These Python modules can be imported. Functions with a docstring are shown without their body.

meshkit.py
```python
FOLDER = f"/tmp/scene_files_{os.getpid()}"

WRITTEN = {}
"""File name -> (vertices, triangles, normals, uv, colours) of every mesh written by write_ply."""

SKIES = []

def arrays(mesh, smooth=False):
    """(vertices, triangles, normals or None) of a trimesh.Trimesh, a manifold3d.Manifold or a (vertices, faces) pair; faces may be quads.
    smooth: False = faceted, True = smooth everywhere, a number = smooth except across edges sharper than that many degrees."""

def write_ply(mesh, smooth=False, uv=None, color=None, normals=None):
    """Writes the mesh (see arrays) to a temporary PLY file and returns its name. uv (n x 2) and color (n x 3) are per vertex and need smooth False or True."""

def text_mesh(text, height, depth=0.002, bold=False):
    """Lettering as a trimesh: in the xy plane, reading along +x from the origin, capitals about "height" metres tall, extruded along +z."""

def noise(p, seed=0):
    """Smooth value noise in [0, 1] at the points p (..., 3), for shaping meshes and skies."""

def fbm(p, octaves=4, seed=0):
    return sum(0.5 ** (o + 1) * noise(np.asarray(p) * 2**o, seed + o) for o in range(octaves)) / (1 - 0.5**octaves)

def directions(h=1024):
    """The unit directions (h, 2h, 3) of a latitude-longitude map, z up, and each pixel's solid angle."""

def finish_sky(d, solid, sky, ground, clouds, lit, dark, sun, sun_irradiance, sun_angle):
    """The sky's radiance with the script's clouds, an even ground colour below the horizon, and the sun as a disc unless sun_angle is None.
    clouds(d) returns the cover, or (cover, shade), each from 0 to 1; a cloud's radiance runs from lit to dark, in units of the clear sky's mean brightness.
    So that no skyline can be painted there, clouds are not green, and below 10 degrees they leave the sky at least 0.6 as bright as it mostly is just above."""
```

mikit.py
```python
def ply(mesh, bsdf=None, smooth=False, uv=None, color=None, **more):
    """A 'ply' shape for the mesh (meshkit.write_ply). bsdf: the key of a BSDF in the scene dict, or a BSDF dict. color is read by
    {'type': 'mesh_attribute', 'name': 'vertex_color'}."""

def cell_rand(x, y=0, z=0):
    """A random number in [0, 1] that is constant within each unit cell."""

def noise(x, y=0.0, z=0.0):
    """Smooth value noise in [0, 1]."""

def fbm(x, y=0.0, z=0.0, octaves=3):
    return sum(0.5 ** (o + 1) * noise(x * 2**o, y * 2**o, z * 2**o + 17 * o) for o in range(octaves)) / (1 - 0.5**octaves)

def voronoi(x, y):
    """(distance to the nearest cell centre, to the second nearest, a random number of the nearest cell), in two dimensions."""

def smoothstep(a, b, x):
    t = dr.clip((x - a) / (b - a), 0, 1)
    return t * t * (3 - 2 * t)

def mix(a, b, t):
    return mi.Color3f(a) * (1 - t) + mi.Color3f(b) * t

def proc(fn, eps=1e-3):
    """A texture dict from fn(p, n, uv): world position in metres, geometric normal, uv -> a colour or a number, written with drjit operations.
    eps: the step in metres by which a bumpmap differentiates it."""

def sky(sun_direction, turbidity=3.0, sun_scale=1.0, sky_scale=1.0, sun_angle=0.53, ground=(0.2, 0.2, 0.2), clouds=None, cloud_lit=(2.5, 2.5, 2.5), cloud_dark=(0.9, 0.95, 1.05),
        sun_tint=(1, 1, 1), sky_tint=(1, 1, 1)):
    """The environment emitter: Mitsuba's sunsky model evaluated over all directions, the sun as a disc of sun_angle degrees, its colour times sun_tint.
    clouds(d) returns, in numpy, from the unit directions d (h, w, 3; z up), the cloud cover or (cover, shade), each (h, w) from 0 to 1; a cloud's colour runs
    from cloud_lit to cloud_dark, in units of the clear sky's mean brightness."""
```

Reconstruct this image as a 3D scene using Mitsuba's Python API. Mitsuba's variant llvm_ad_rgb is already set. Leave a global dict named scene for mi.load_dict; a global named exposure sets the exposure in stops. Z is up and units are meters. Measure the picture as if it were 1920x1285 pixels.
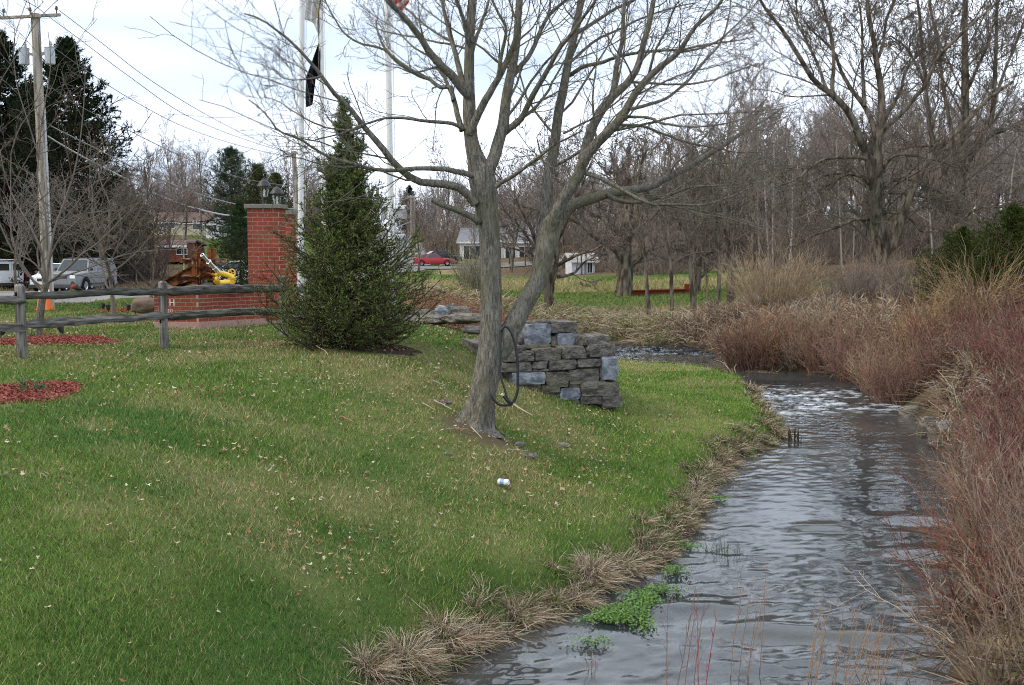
import math
import numpy as np, trimesh, manifold3d
import mitsuba as mi, drjit as dr
import mikit, meshkit
from scipy.interpolate import RBFInterpolator, RegularGridInterpolator
import shapely
from shapely.geometry import Polygon, LineString

T = mi.ScalarTransform4f
scene, labels = {}, {}

# ------------------------------------------------------------------ camera, sky, exposure
EYE = np.array([0.0, 0.0, 3.2])
PITCH = math.radians(5.065)
FOV = 50.0
FPX = 960 / math.tan(math.radians(FOV / 2))
fwd = np.array([0, math.cos(PITCH), -math.sin(PITCH)])
upv = np.array([0, math.sin(PITCH), math.cos(PITCH)])
scene['camera'] = {'type': 'perspective', 'fov': FOV, 'fov_axis': 'x', 'near_clip': 0.1, 'far_clip': 5000.0,
                   'to_world': T().look_at(origin=EYE.tolist(), target=(EYE + fwd).tolist(), up=[0, 0, 1])}


def overcast(d):
    """high thin overcast: bright veil with soft darker bands, some pale blue-grey sheets low down"""
    p = d / np.maximum(d[..., 2:3], 0.06)
    n = meshkit.fbm(np.stack([p[..., 0] * 0.35 + 3.1, p[..., 1] * 0.5 + 1.7, p[..., 2] * 0], -1), 5, 4)
    m = meshkit.fbm(np.stack([d[..., 0] * 2.2, d[..., 1] * 2.2, d[..., 2] * 11], -1), 4, 9)
    low = 1 - np.clip((d[..., 2] - 0.05) / 0.55, 0, 1)
    shade = np.clip((n - 0.46) * 2.2, 0, 1) * 0.36 + low * np.clip((m - 0.30) * 2.4, 0, 1) * 0.75
    cover = np.clip(1.0 - 0.3 * low * np.clip((m - 0.5) * 4, 0, 1), 0, 1)
    return cover, np.clip(shade, 0, 1)


scene['sky'] = mikit.sky((-0.72, -0.22, 0.66), turbidity=3, sun_scale=0.42, sun_angle=14, clouds=overcast,
                         cloud_lit=(5.4, 5.9, 6.6), cloud_dark=(2.35, 2.95, 3.9), ground=(0.12, 0.13, 0.09))
exposure = 1.66


# ------------------------------------------------------------------ helpers
def at(u, v, Y):
    """the point that stands Y metres ahead on the photograph's sight line (u, v)"""
    u, v, Y = np.broadcast_arrays(np.asarray(u, float), np.asarray(v, float), np.asarray(Y, float))
    d = fwd + ((u - 960) / FPX)[..., None] * np.array([1.0, 0, 0]) + ((642.5 - v) / FPX)[..., None] * upv
    return EYE + d * (Y / d[..., 1])[..., None]


def at_z(u, v, z):
    d = fwd + (u - 960) / FPX * np.array([1.0, 0, 0]) + (642.5 - v) / FPX * upv
    return EYE + d * ((z - EYE[2]) / d[2])


def bsdf(key, d):
    scene[key] = d
    return key


def rgb(*c):
    return {'type': 'rgb', 'value': list(c)}


VC = {'type': 'mesh_attribute', 'name': 'vertex_color'}
COUNT = {}


def numbered(name):
    k = COUNT.get(name, 0)
    COUNT[name] = k + 1
    return name if k == 0 else f'{name}_{k:03d}'


def tag(key, label=None, cat=None, group=None, kind=None):
    d = {}
    if label: d['label'] = label
    if cat: d['category'] = cat
    if group: d['group'] = group
    if kind: d['kind'] = kind
    labels.setdefault(key, {}).update(d)
    return key


def thing(name, label, cat, group=None):
    return tag(numbered(name), label, cat, group)


def V(mesh):
    if hasattr(mesh, 'to_mesh'):
        m = mesh.to_mesh()
        return np.array(m.vert_properties[:, :3], float), np.array(m.tri_verts, int)
    if isinstance(mesh, (tuple, list)):
        v, f = np.asarray(mesh[0], float), np.asarray(mesh[1], int)
        if f.shape[1] == 4:
            f = np.vstack([f[:, [0, 1, 2]], f[:, [0, 2, 3]]])
        return v, f
    return np.array(mesh.vertices), np.array(mesh.faces)


def cat(*meshes):
    vs, fs, n = [], [], 0
    for m in meshes:
        v, f = V(m)
        vs.append(v); fs.append(f + n); n += len(v)
    return np.vstack(vs), np.vstack(fs)


def put(key, mesh, mat, color=None, smooth=False, to_world=None):
    """ONE entry of the scene. color: one rgb, or one row per vertex"""
    v, f = V(mesh)
    more = {}
    if to_world is not None:
        more['to_world'] = to_world
    if color is not None:
        color = np.asarray(color, float)
        if smooth not in (False, True):
            tm = trimesh.Trimesh(v, f, process=False)
            if color.ndim == 1:
                tm = trimesh.graph.smooth_shade(tm, angle=np.radians(smooth), facet_minarea=None)
                v, f = np.array(tm.vertices), np.array(tm.faces)
            smooth = True
        if color.ndim == 1:
            color = np.tile(color, (len(v), 1))
    scene[key] = mikit.ply((v, f), mat, smooth=smooth, color=color, **more)
    return key


def part(parent, name, mesh, mat, color=None, smooth=False, label=None):
    key = numbered(parent + '__' + name)
    put(key, mesh, mat, color, smooth)
    if label:
        tag(key, label)
    return key


def rotz(a):
    c, s = math.cos(a), math.sin(a)
    return np.array([[c, -s, 0], [s, c, 0], [0, 0, 1.0]])


def xf(mesh, R=None, t=(0, 0, 0), s=1.0):
    v, f = V(mesh)
    v = v * np.asarray(s)
    if R is not None:
        v = v @ np.asarray(R).T
    return v + np.asarray(t), f


def box(x0, x1, y0, y1, z0, z1):
    v = np.array([[x, y, z] for x in (x0, x1) for y in (y0, y1) for z in (z0, z1)], float)
    f = np.array([[0, 1, 3], [0, 3, 2], [4, 6, 7], [4, 7, 5], [0, 4, 5], [0, 5, 1], [2, 3, 7], [2, 7, 6], [0, 2, 6], [0, 6, 4], [1, 5, 7], [1, 7, 3]])
    return v, f


def rbox(x0, x1, y0, y1, z0, z1, c=0.01):
    """box with chamfered edges"""
    pts = []
    for i, x in enumerate((x0, x1)):
        for j, y in enumerate((y0, y1)):
            for k, z in enumerate((z0, z1)):
                sx, sy, sz = (c if i == 0 else -c), (c if j == 0 else -c), (c if k == 0 else -c)
                pts += [[x + sx, y + sy, z], [x + sx, y, z + sz], [x, y + sy, z + sz]]
    return V(manifold3d.Manifold.hull_points(np.array(pts, float)))


def beam(p, q, w, h, up=(0, 0, 1), c=0.0):
    """bar of section w x h from p to q"""
    p, q = np.asarray(p, float), np.asarray(q, float)
    L = np.linalg.norm(q - p)
    t = (q - p) / L
    s = np.cross(t, up); s /= np.linalg.norm(s)
    n = np.cross(s, t)
    b = rbox(0, L, -w / 2, w / 2, -h / 2, h / 2, c) if c else box(0, L, -w / 2, w / 2, -h / 2, h / 2)
    return xf(b, np.stack([t, s, n], 1), p)


def tubes(P, R, s=5, cap=False):
    """polylines P (N,n,3) with radii R (N,n) as tubes"""
    P, R = np.asarray(P, float), np.asarray(R, float)
    if P.ndim == 2:
        P, R = P[None], np.broadcast_to(R, (len(P),))[None]
    N, n = P.shape[:2]
    t = np.gradient(P, axis=1)
    t /= np.linalg.norm(t, axis=2, keepdims=True) + 1e-12
    mean = t.mean(1)
    ref = np.where(np.abs(mean[:, 2:3]) < 0.8, [[0, 0, 1.0]], [[1.0, 0.13, 0]])[:, None]
    a = np.cross(t, ref); a /= np.linalg.norm(a, axis=2, keepdims=True) + 1e-12
    b = np.cross(t, a)
    ang = np.arange(s) * 2 * np.pi / s
    v = P[:, :, None] + R[:, :, None, None] * (np.cos(ang)[:, None] * a[:, :, None] + np.sin(ang)[:, None] * b[:, :, None])
    i, j = np.meshgrid(np.arange(n - 1), np.arange(s), indexing='ij')
    q = np.stack([i * s + j, i * s + (j + 1) % s, (i + 1) * s + (j + 1) % s, (i + 1) * s + j], -1).reshape(-1, 4)
    tri = np.vstack([q[:, [0, 2, 1]], q[:, [0, 3, 2]]])
    f = (tri[None] + (np.arange(N) * n * s)[:, None, None]).reshape(-1, 3)
    v = v.reshape(-1, 3)
    if cap:
        ends = []
        for k in range(N):
            for e in (0, n - 1):
                base = k * n * s + e * s
                ids = base + np.arange(s)
                fan = np.stack([np.full(s - 2, ids[0]), ids[1:-1], ids[2:]], 1)
                ends.append(fan if e == 0 else fan[:, ::-1])
        f = np.vstack([f] + ends)
    return v, f


def smooth_line(pts, n, cols=None):
    """resample control points (k,m) to n points along a Catmull-like spline"""
    from scipy.interpolate import PchipInterpolator, CubicSpline
    pts = np.asarray(pts, float)
    d = np.r_[0, np.cumsum(np.linalg.norm(np.diff(pts[:, :2], axis=0), axis=1) + 1e-9)]
    return PchipInterpolator(d, pts, axis=0)(np.linspace(0, d[-1], n))


def lathe(profile, s=20, p=(0, 0, 0)):
    r, z = np.array(profile, float).T
    ang = np.arange(s) * 2 * np.pi / s
    v = np.stack([r[:, None] * np.cos(ang), r[:, None] * np.sin(ang), np.broadcast_to(z[:, None], (len(z), s))], -1)
    n = len(z)
    i, j = np.meshgrid(np.arange(n - 1), np.arange(s), indexing='ij')
    q = np.stack([i * s + j, i * s + (j + 1) % s, (i + 1) * s + (j + 1) % s, (i + 1) * s + j], -1).reshape(-1, 4)
    return v.reshape(-1, 3) + np.asarray(p), np.vstack([q[:, [0, 1, 2]], q[:, [0, 2, 3]]])


def prism(poly, y0, y1):
    """polygon in (x,z) extruded along y"""
    m = trimesh.creation.extrude_polygon(Polygon(poly).buffer(0), y1 - y0, engine='earcut')
    v, f = V(m)
    return np.stack([v[:, 0], y1 - v[:, 2], v[:, 1]], 1), f


def grow(P, R, k, rng, t0=0.2, t1=1.0, ang=45, asd=10, lenf=0.6, lsd=0.25, n=5, wander=0.25, up=0.1, rf=0.5, tip=0.004, flat=0.0, minlen=0.05, maxlen=99.0, fall=0.5):
    """k children on each parent polyline; returns (P, R)"""
    N, m = P.shape[:2]
    L = np.linalg.norm(np.diff(P, axis=1), axis=2).sum(1)
    t = (np.arange(k)[None] + rng.random((N, k))) / k * (t1 - t0) + t0
    t = np.clip(t, 0, 0.999)
    x = t * (m - 1); i = x.astype(int); fr = (x - i)[..., None]
    ar = np.arange(N)[:, None]
    pos = P[ar, i] * (1 - fr) + P[ar, i + 1] * fr
    tan = P[ar, i + 1] - P[ar, i]
    tan /= np.linalg.norm(tan, axis=2, keepdims=True) + 1e-12
    rad = R[ar, i] * (1 - fr[..., 0]) + R[ar, i + 1] * fr[..., 0]
    rnd = rng.normal(size=(N, k, 3))
    rnd[..., 2] *= 1 - flat
    per = rnd - (rnd * tan).sum(-1, keepdims=True) * tan
    per /= np.linalg.norm(per, axis=2, keepdims=True) + 1e-12
    a = np.radians(rng.normal(ang, asd, (N, k)))[..., None]
    d = np.cos(a) * tan + np.sin(a) * per
    ln = np.clip(L[:, None] * lenf * (1 - fall * t) * np.exp(rng.normal(0, lsd, (N, k))), minlen, maxlen)
    pos, d, ln, rad = pos.reshape(-1, 3), d.reshape(-1, 3), ln.reshape(-1), rad.reshape(-1)
    M = len(pos)
    out = np.zeros((M, n, 3)); out[:, 0] = pos
    for j in range(1, n):
        d = d + rng.normal(0, wander, (M, 3)) + np.array([0, 0, up])
        d /= np.linalg.norm(d, axis=1, keepdims=True)
        out[:, j] = out[:, j - 1] + d * (ln / (n - 1))[:, None]
    r0 = np.maximum(rad * rf, tip)
    return out, r0[:, None] * (1 - np.linspace(0, 1, n)) + tip * np.linspace(0, 1, n)


def mixc(a, b, t):
    t = np.asarray(t)[..., None]
    return np.asarray(a) * (1 - t) + np.asarray(b) * t


def sstep(a, b, x):
    t = np.clip((x - a) / (b - a), 0, 1)
    return t * t * (3 - 2 * t)


def fb(x, y, s, o=3, seed=0):
    return meshkit.fbm(np.stack([np.asarray(x) * s, np.asarray(y) * s, np.zeros_like(np.asarray(x, float)) + 0.37], -1), o, seed)


# ------------------------------------------------------------------ materials
bsdf('m_vc', {'type': 'twosided', 'b': {'type': 'diffuse', 'reflectance': VC}})
bsdf('m_leafy', {'type': 'twosided', 'b': {'type': 'principled', 'base_color': VC, 'roughness': 0.55, 'specular': 0.25}})
bsdf('m_paint', {'type': 'twosided', 'b': {'type': 'principled', 'base_color': VC, 'roughness': 0.32, 'specular': 0.5, 'clearcoat': 0.6, 'clearcoat_gloss': 0.9}})
bsdf('m_satin', {'type': 'twosided', 'b': {'type': 'principled', 'base_color': VC, 'roughness': 0.45, 'specular': 0.5}})
bsdf('m_metal', {'type': 'twosided', 'b': {'type': 'principled', 'base_color': VC, 'roughness': 0.28, 'metallic': 1.0}})
bsdf('m_darkglass', {'type': 'twosided', 'b': {'type': 'principled', 'base_color': rgb(0.02, 0.025, 0.03), 'roughness': 0.06, 'specular': 0.7}})
bsdf('m_glass', {'type': 'thindielectric'})


def f_bark(p, n, uv):
    a = 0.62 * mikit.fbm(p.x * 60, p.y * 60, p.z * 9, 3) + 0.38 * mikit.fbm(p.x * 150, p.y * 150, p.z * 48, 3)
    b = mikit.fbm(p.x * 3 + 5, p.y * 3, p.z * 2.2, 3)
    c = mikit.mix((0.085, 0.077, 0.065), (0.245, 0.228, 0.195), mikit.smoothstep(0.3, 0.72, a))
    c = mikit.mix(c, mi.Color3f(0.135, 0.128, 0.072), 0.5 * mikit.smoothstep(0.45, 0.65, b))
    return mikit.mix(c, mi.Color3f(0.17, 0.18, 0.16), 0.25 * mikit.smoothstep(0.5, 0.7, mikit.fbm(p.x * 9, p.y * 9 + 4, p.z * 7, 3)))


def f_barkh(p, n, uv):
    return 0.016 * mikit.fbm(p.x * 60, p.y * 60, p.z * 9, 3) + 0.004 * mikit.noise(p.x * 90, p.y * 90, p.z * 25)


bsdf('m_bark', {'type': 'twosided', 'b': {'type': 'bumpmap', 'arbitrary': mikit.proc(f_barkh, 0.004), 'scale': 1.6,
     'bsdf': {'type': 'diffuse', 'reflectance': mikit.proc(f_bark)}}})


def f_barkfar(p, n, uv):
    a = mikit.fbm(p.x * 9, p.y * 9, p.z * 2, 3)
    return mikit.mix((0.055, 0.045, 0.035), (0.19, 0.165, 0.13), mikit.smoothstep(0.3, 0.7, a))


bsdf('m_barkfar', {'type': 'twosided', 'b': {'type': 'diffuse', 'reflectance': mikit.proc(f_barkfar)}})


def f_wood(p, n, uv):
    a = mikit.fbm(p.x * 5 + p.y * 5, p.z * 60, p.y * 3, 4)
    b = mikit.fbm(p.x * 2.2, p.y * 2.2, p.z * 2.2, 3)
    c = mikit.mix((0.055, 0.052, 0.05), (0.20, 0.19, 0.175), mikit.smoothstep(0.3, 0.7, a * 0.7 + b * 0.3))
    return mikit.mix(c, mi.Color3f(0.15, 0.165, 0.12), 0.4 * mikit.smoothstep(0.55, 0.7, b))


def f_woodh(p, n, uv):
    return 0.006 * mikit.fbm(p.x * 5 + p.y * 5, p.z * 60, p.y * 3, 4)


bsdf('m_wood', {'type': 'twosided', 'b': {'type': 'bumpmap', 'arbitrary': mikit.proc(f_woodh, 0.003), 'scale': 1.0,
     'bsdf': {'type': 'diffuse', 'reflectance': mikit.proc(f_wood)}}})


def f_post(p, n, uv):
    a = mikit.fbm(p.x * 34, p.y * 34, p.z * 3.0, 4)
    b = mikit.fbm(p.x * 3, p.y * 3, p.z * 3, 3)
    return mikit.mix((0.075, 0.07, 0.066), (0.255, 0.24, 0.222), mikit.smoothstep(0.3, 0.7, a * 0.7 + b * 0.3))


bsdf('m_postwood', {'type': 'twosided', 'b': {'type': 'diffuse', 'reflectance': mikit.proc(f_post)}})

# ------------------------------------------------------------------ terrain
CP = []  # control points (x, y, z) of the land, without the stream's cut


def gp(u, v, z):
    p = at_z(u, v, z); CP.append((p[0], p[1], z))


def gd(u, v, D):
    p = at(u, v, D); CP.append((p[0], p[1], p[2]))


for u, v, z in [(42, 672, 1.62), (308, 651, 1.62), (530, 628, 1.62), (350, 617, 1.62), (50, 740, 1.6), (0, 900, 1.45), (0, 1285, 1.02), (300, 1285, .82), (600, 1285, .46),
                (300, 900, 1.33), (300, 1100, 1.0), (600, 900, .98), (600, 1100, .62), (934, 913, .62), (890, 800, 1.04), (640, 650, 1.62), (640, 760, 1.3), (810, 640, 1.55), (820, 608, 1.5),
                (980, 745, .93), (1080, 790, .62), (1000, 860, .58), (1200, 850, .4), (760, 760, 1.22), (945, 700, 1.16), (1165, 765, .46), (1250, 760, .4), (1300, 700, .34),
                (1380, 725, .3), (1200, 1000, .3), (1000, 1100, .34), (700, 1200, .4), (1100, 980, .38), (1400, 800, .3), (870, 640, 1.5), (780, 700, 1.42),
                (1180, 668, .16), (1250, 682, .16), (1210, 712, .26), (1160, 700, .36), (1330, 700, .22), (1225, 740, .36),
                (100, 577, 1.2), (0, 585, 1.1), (150, 550, .62), (0, 550, .7), (300, 560, .95), (480, 600, 1.55)]:
    gp(u, v, z)
for u, v, D in [(820, 562, 38), (700, 540, 50), (850, 540, 60), (850, 512, 95), (815, 501, 120), (740, 470, 170), (728, 440, 230), (400, 470, 130), (390, 440, 152), (300, 440, 152), (200, 440, 150),
                (0, 544, 77), (60, 543, 79), (-150, 545, 77), (0, 470, 140), (600, 420, 200), (480, 430, 190), (720, 375, 330), (850, 360, 360), (500, 350, 330), (200, 340, 330), (950, 400, 340), (1000, 520, 100), (1000, 470, 150),
                (1250, 605, 37.5), (1340, 600, 36.5), (1100, 605, 37.5), (1000, 590, 40), (1200, 555, 49), (1100, 545, 58), (1300, 548, 52), (1250, 522, 75), (1100, 520, 78),
                (1150, 500, 105), (1400, 500, 95), (1400, 598, 32.5), (1500, 592, 32), (1600, 585, 31), (1690, 590, 29), (1450, 580, 36), (1560, 565, 37), (1480, 530, 55), (1650, 520, 48), (1600, 480, 100), (1800, 480, 90), (1920, 470, 110),
                (1300, 440, 200), (1700, 430, 200), (1920, 425, 220), (1300, 395, 330), (1700, 395, 330),
                (1700, 620, 28), (1850, 590, 27), (1920, 600, 24), (1760, 700, 21.5), (1920, 720, 18), (1880, 860, 14.5), (1920, 1000, 11), (1900, 1200, 7.5), (2100, 1200, 7.5), (2200, 800, 14),
                (2400, 600, 26), (-300, 640, 18), (-600, 700, 14), (-500, 1200, 6), (-400, 540, 50), (-300, 470, 120), (2300, 480, 90)]:
    gd(u, v, D)
CP += [(4.2, 31.5, .2), (2.6, 33.5, .2), (0, 35.5, .25), (3, 35, .2), (-6, 0, 1.3), (-2, 1, .9), (2, 0, .6), (6, 1, 1.3), (-14, 0, 1.6), (14, 0, 1.6), (-30, 5, 1.7), (30, 5, 1.7), (-60, 20, 1.5), (60, 30, 1.8), (-90, 60, 1.6), (90, 70, 2.2)]
for a in np.linspace(-80, 80, 9):
    for D, z in ((500, 22), (900, 30)):
        CP.append((D * math.sin(math.radians(a)), D * math.cos(math.radians(a)), z))
CP = np.array(CP)


def warp(x, y):
    yy = np.maximum(y, -4) + 9
    return np.stack([np.clip(x / yy, -6, 6) * 1.6, np.log(yy)], -1)


RBF = RBFInterpolator(warp(CP[:, 0], CP[:, 1]), CP[:, 2], kernel='thin_plate_spline', smoothing=0.002)

# the stream: left edge (near to far), then right edge (far to near)
LEFT = [(1.2, -6), (-0.6, 2), (-1.05, 7.0), (-0.25, 8.5), (0.85, 9.9), (1.85, 11.9), (2.55, 14.2), (3.5, 16.5), (4.4, 18.0), (4.75, 20.0), (5.15, 23.0), (5.35, 25.0), (4.9, 27.2), (3.2, 29.4), (0.0, 32.8), (-6, 37.5), (-16, 42), (-40, 52)]
RIGHT = [(-38, 56), (-15, 46), (-5, 41), (0.5, 38.0), (3.2, 36.2), (5.8, 34.2), (6.2, 31.5), (5.9, 28.7), (7.4, 27.6), (8.3, 26.0), (8.0, 22.5), (7.15, 18.8), (6.3, 15.5), (5.0, 12.0), (4.0, 9.5), (3.1, 7.0), (3.0, 2), (5.0, -6)]
STREAM = Polygon([(a, b) for a, b in smooth_line(LEFT, 120)] + [(a, b) for a, b in smooth_line(RIGHT, 120)]).buffer(0)
_edge = STREAM.exterior
shapely.prepare(STREAM)


def sdist(x, y):
    """signed distance to the water's edge, positive on land (only near the stream)"""
    x, y = np.asarray(x, float), np.asarray(y, float)
    out = np.full(x.shape, 9.0)
    near = (y < 60) & (y > -8) & (np.abs(x) < 45)
    pts = shapely.points(x[near], y[near])
    d = shapely.distance(pts, _edge)
    d[shapely.contains(STREAM, pts)] *= -1
    out[near] = np.minimum(d, 9)
    return out


def height_exact(x, y):
    shp = x.shape
    z = RBF(warp(x.ravel(), y.ravel())).reshape(shp)
    z = np.maximum(z, 0.09 + 0.07 * sstep(29, 25, y))
    s = sdist(x.ravel(), y.ravel()).reshape(shp)
    s = s + (fb(x, y, 1.7, 3, 5) - 0.5) * 0.34 * sstep(1.2, 0.1, np.abs(s))
    land = np.minimum(z, 0.02 + np.maximum(s, 0) * np.where(x > 5.2 + 0 * y, 0.85, 0.75) + 0.06 * (fb(x, y, 2.4, 2, 8) - .5))
    bed = np.maximum(-0.34, s * 0.5 + 0.02)
    z = np.where(s > 0, land, bed)
    amp = 0.015 + 0.05 * sstep(25, 60, y) + 0.5 * sstep(120, 250, y)
    z = z + (fb(x, y, 0.9, 3, 2) - 0.5) * 2 * amp * sstep(0.1, 1.0, s)
    return z


def axis(fine, step, far, growth, lo=None):
    a = list(np.arange(fine[0], fine[1] + 1e-6, step))
    s = step
    while a[-1] < far:
        s *= growth; a.append(a[-1] + s)
    s = step
    lo = -far if lo is None else lo
    while a[0] > lo:
        s *= growth; a.insert(0, a[0] - s)
    return np.array(a)


XS = axis((-12, 10), 0.17, 1500, 1.06)
YS = axis((4.5, 26), 0.17, 2600, 1.04, -12)
GX, GY = np.meshgrid(XS, YS, indexing='ij')
GZ = height_exact(GX, GY)
GS = sdist(GX.ravel(), GY.ravel()).reshape(GX.shape)
_hi = RegularGridInterpolator((XS, YS), GZ, bounds_error=False, fill_value=None)
_si = RegularGridInterpolator((XS, YS), GS, bounds_error=False, fill_value=None)


def H(x, y):
    x, y = np.broadcast_arrays(np.asarray(x, float), np.asarray(y, float))
    return _hi(np.stack([x.ravel(), y.ravel()], -1)).reshape(x.shape)


def SD(x, y):
    x, y = np.broadcast_arrays(np.asarray(x, float), np.asarray(y, float))
    return _si(np.stack([x.ravel(), y.ravel()], -1)).reshape(x.shape)


def onland(u, v, D0=3.0, D1=400.0):
    """where the photograph's sight line (u, v) meets the land"""
    D = np.geomspace(D0, D1, 3000)
    p = at(np.full(D.shape, float(u)), np.full(D.shape, float(v)), D)
    below = p[:, 2] < H(p[:, 0], p[:, 1])
    i = int(np.argmax(below)) if below.any() else len(D) - 1
    q = p[i].copy(); q[2] = H(q[0], q[1])
    return q


def foot(x, y, dz=0.0):
    return np.array([x, y, float(H(x, y)) + dz])


# which ground is what
LAWN_R = LineString([(4.2, -6), (3.0, 2), (2.5, 7)])


def kind_masks(x, y):
    left = np.zeros(x.shape, bool)
    # left of the stream and this side of its upper reach
    ya = np.array([p[1] for p in LEFT[:14]]); xa = np.array([p[0] for p in LEFT[:14]])
    left = (x < np.interp(y, ya, xa)) & (y < 33)
    return left


def ground_color(x, y):
    """colours of the soil and sward, by what grows where, plus contact shade at the maple"""
    s = SD(x, y)
    left = kind_masks(x, y)
    n1, n2, n3 = fb(x, y, 0.35, 4, 1), fb(x, y, 1.3, 4, 3), fb(x, y, 6.0, 3, 6)
    green = mixc((0.046, 0.085, 0.020), (0.080, 0.118, 0.032), sstep(.3, .7, n2))
    tan = mixc((0.15, 0.125, 0.06), (0.24, 0.195, 0.11), n3)
    dry = sstep(0.42, 0.66, n1 * 0.6 + n2 * 0.4) * 0.75
    brow = sstep(2.6, 0.5, np.abs(np.hypot((x - -1.5) / 1.6, (y - 16.3))))  # thin turf on the brow round the spruce
    lawn = mixc(green, tan, np.clip(dry * 0.55 + brow * 0.35 * n2, 0, 0.8))
    # lawns beyond, dead hay field, woods floor
    hay = mixc(mixc((0.20, 0.165, 0.085), (0.30, 0.25, 0.14), n2), (0.085, 0.125, 0.035), .45 * sstep(.4, .62, n1))
    litter = mixc((0.085, 0.06, 0.042), (0.15, 0.108, 0.075), n3)
    c = lawn.copy()
    far = ~left & (y < 1e9)
    band = y + 3 * (n1 - .5) * 4
    right = x > 1.0
    strip = sstep(42, 45, band) * sstep(57, 53, band)       # mown strip before the rusty beams
    strip2 = sstep(70, 73, band) * sstep(92, 86, band)
    mid = mixc(hay, green * 1.15, np.clip(strip * 0.85 + strip2, 0, 1))
    woods = np.maximum(sstep(88, 97, band) * sstep(-8, 2, x), sstep(.19, .23, x / np.maximum(y, 1)) * sstep(40, 50, y) * .9)
    mid = mixc(mid, litter, woods)
    rb = (x > 5.5) & (y < 38.5)
    mid = np.where(rb[..., None], mixc(hay * 0.62, litter, sstep(.4, .6, n1)), mid)
    leftfar = (x < -2 - 0.05 * y) & (y > 24)
    lf = mixc(green, tan, np.clip(dry * 0.7, 0, .7))
    lf = mixc(lf, litter, np.maximum(sstep(165, 185, y), sstep(66, 72, y) * sstep(-.285, -.305, x / np.maximum(y, 1))))
    mid = np.where(leftfar[..., None], lf, mid)
    c = np.where(left[..., None] & (y < 26)[..., None], lawn, mid)
    mud = mixc((0.045, 0.035, 0.025), (0.10, 0.08, 0.055), n3)
    c = mixc(c, mud, sstep(0.30, 0.02, s))
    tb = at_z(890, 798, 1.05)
    c = mixc(c, mixc((0.07, 0.055, 0.04), (0.15, 0.115, 0.075), n3), .85 * sstep(.62, .3, np.hypot(x - tb[0], y - tb[1] - .1)))  # bare soil ring, coloured dark to give the trunk its contact shade
    return np.clip(c, 0, 1)


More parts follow.
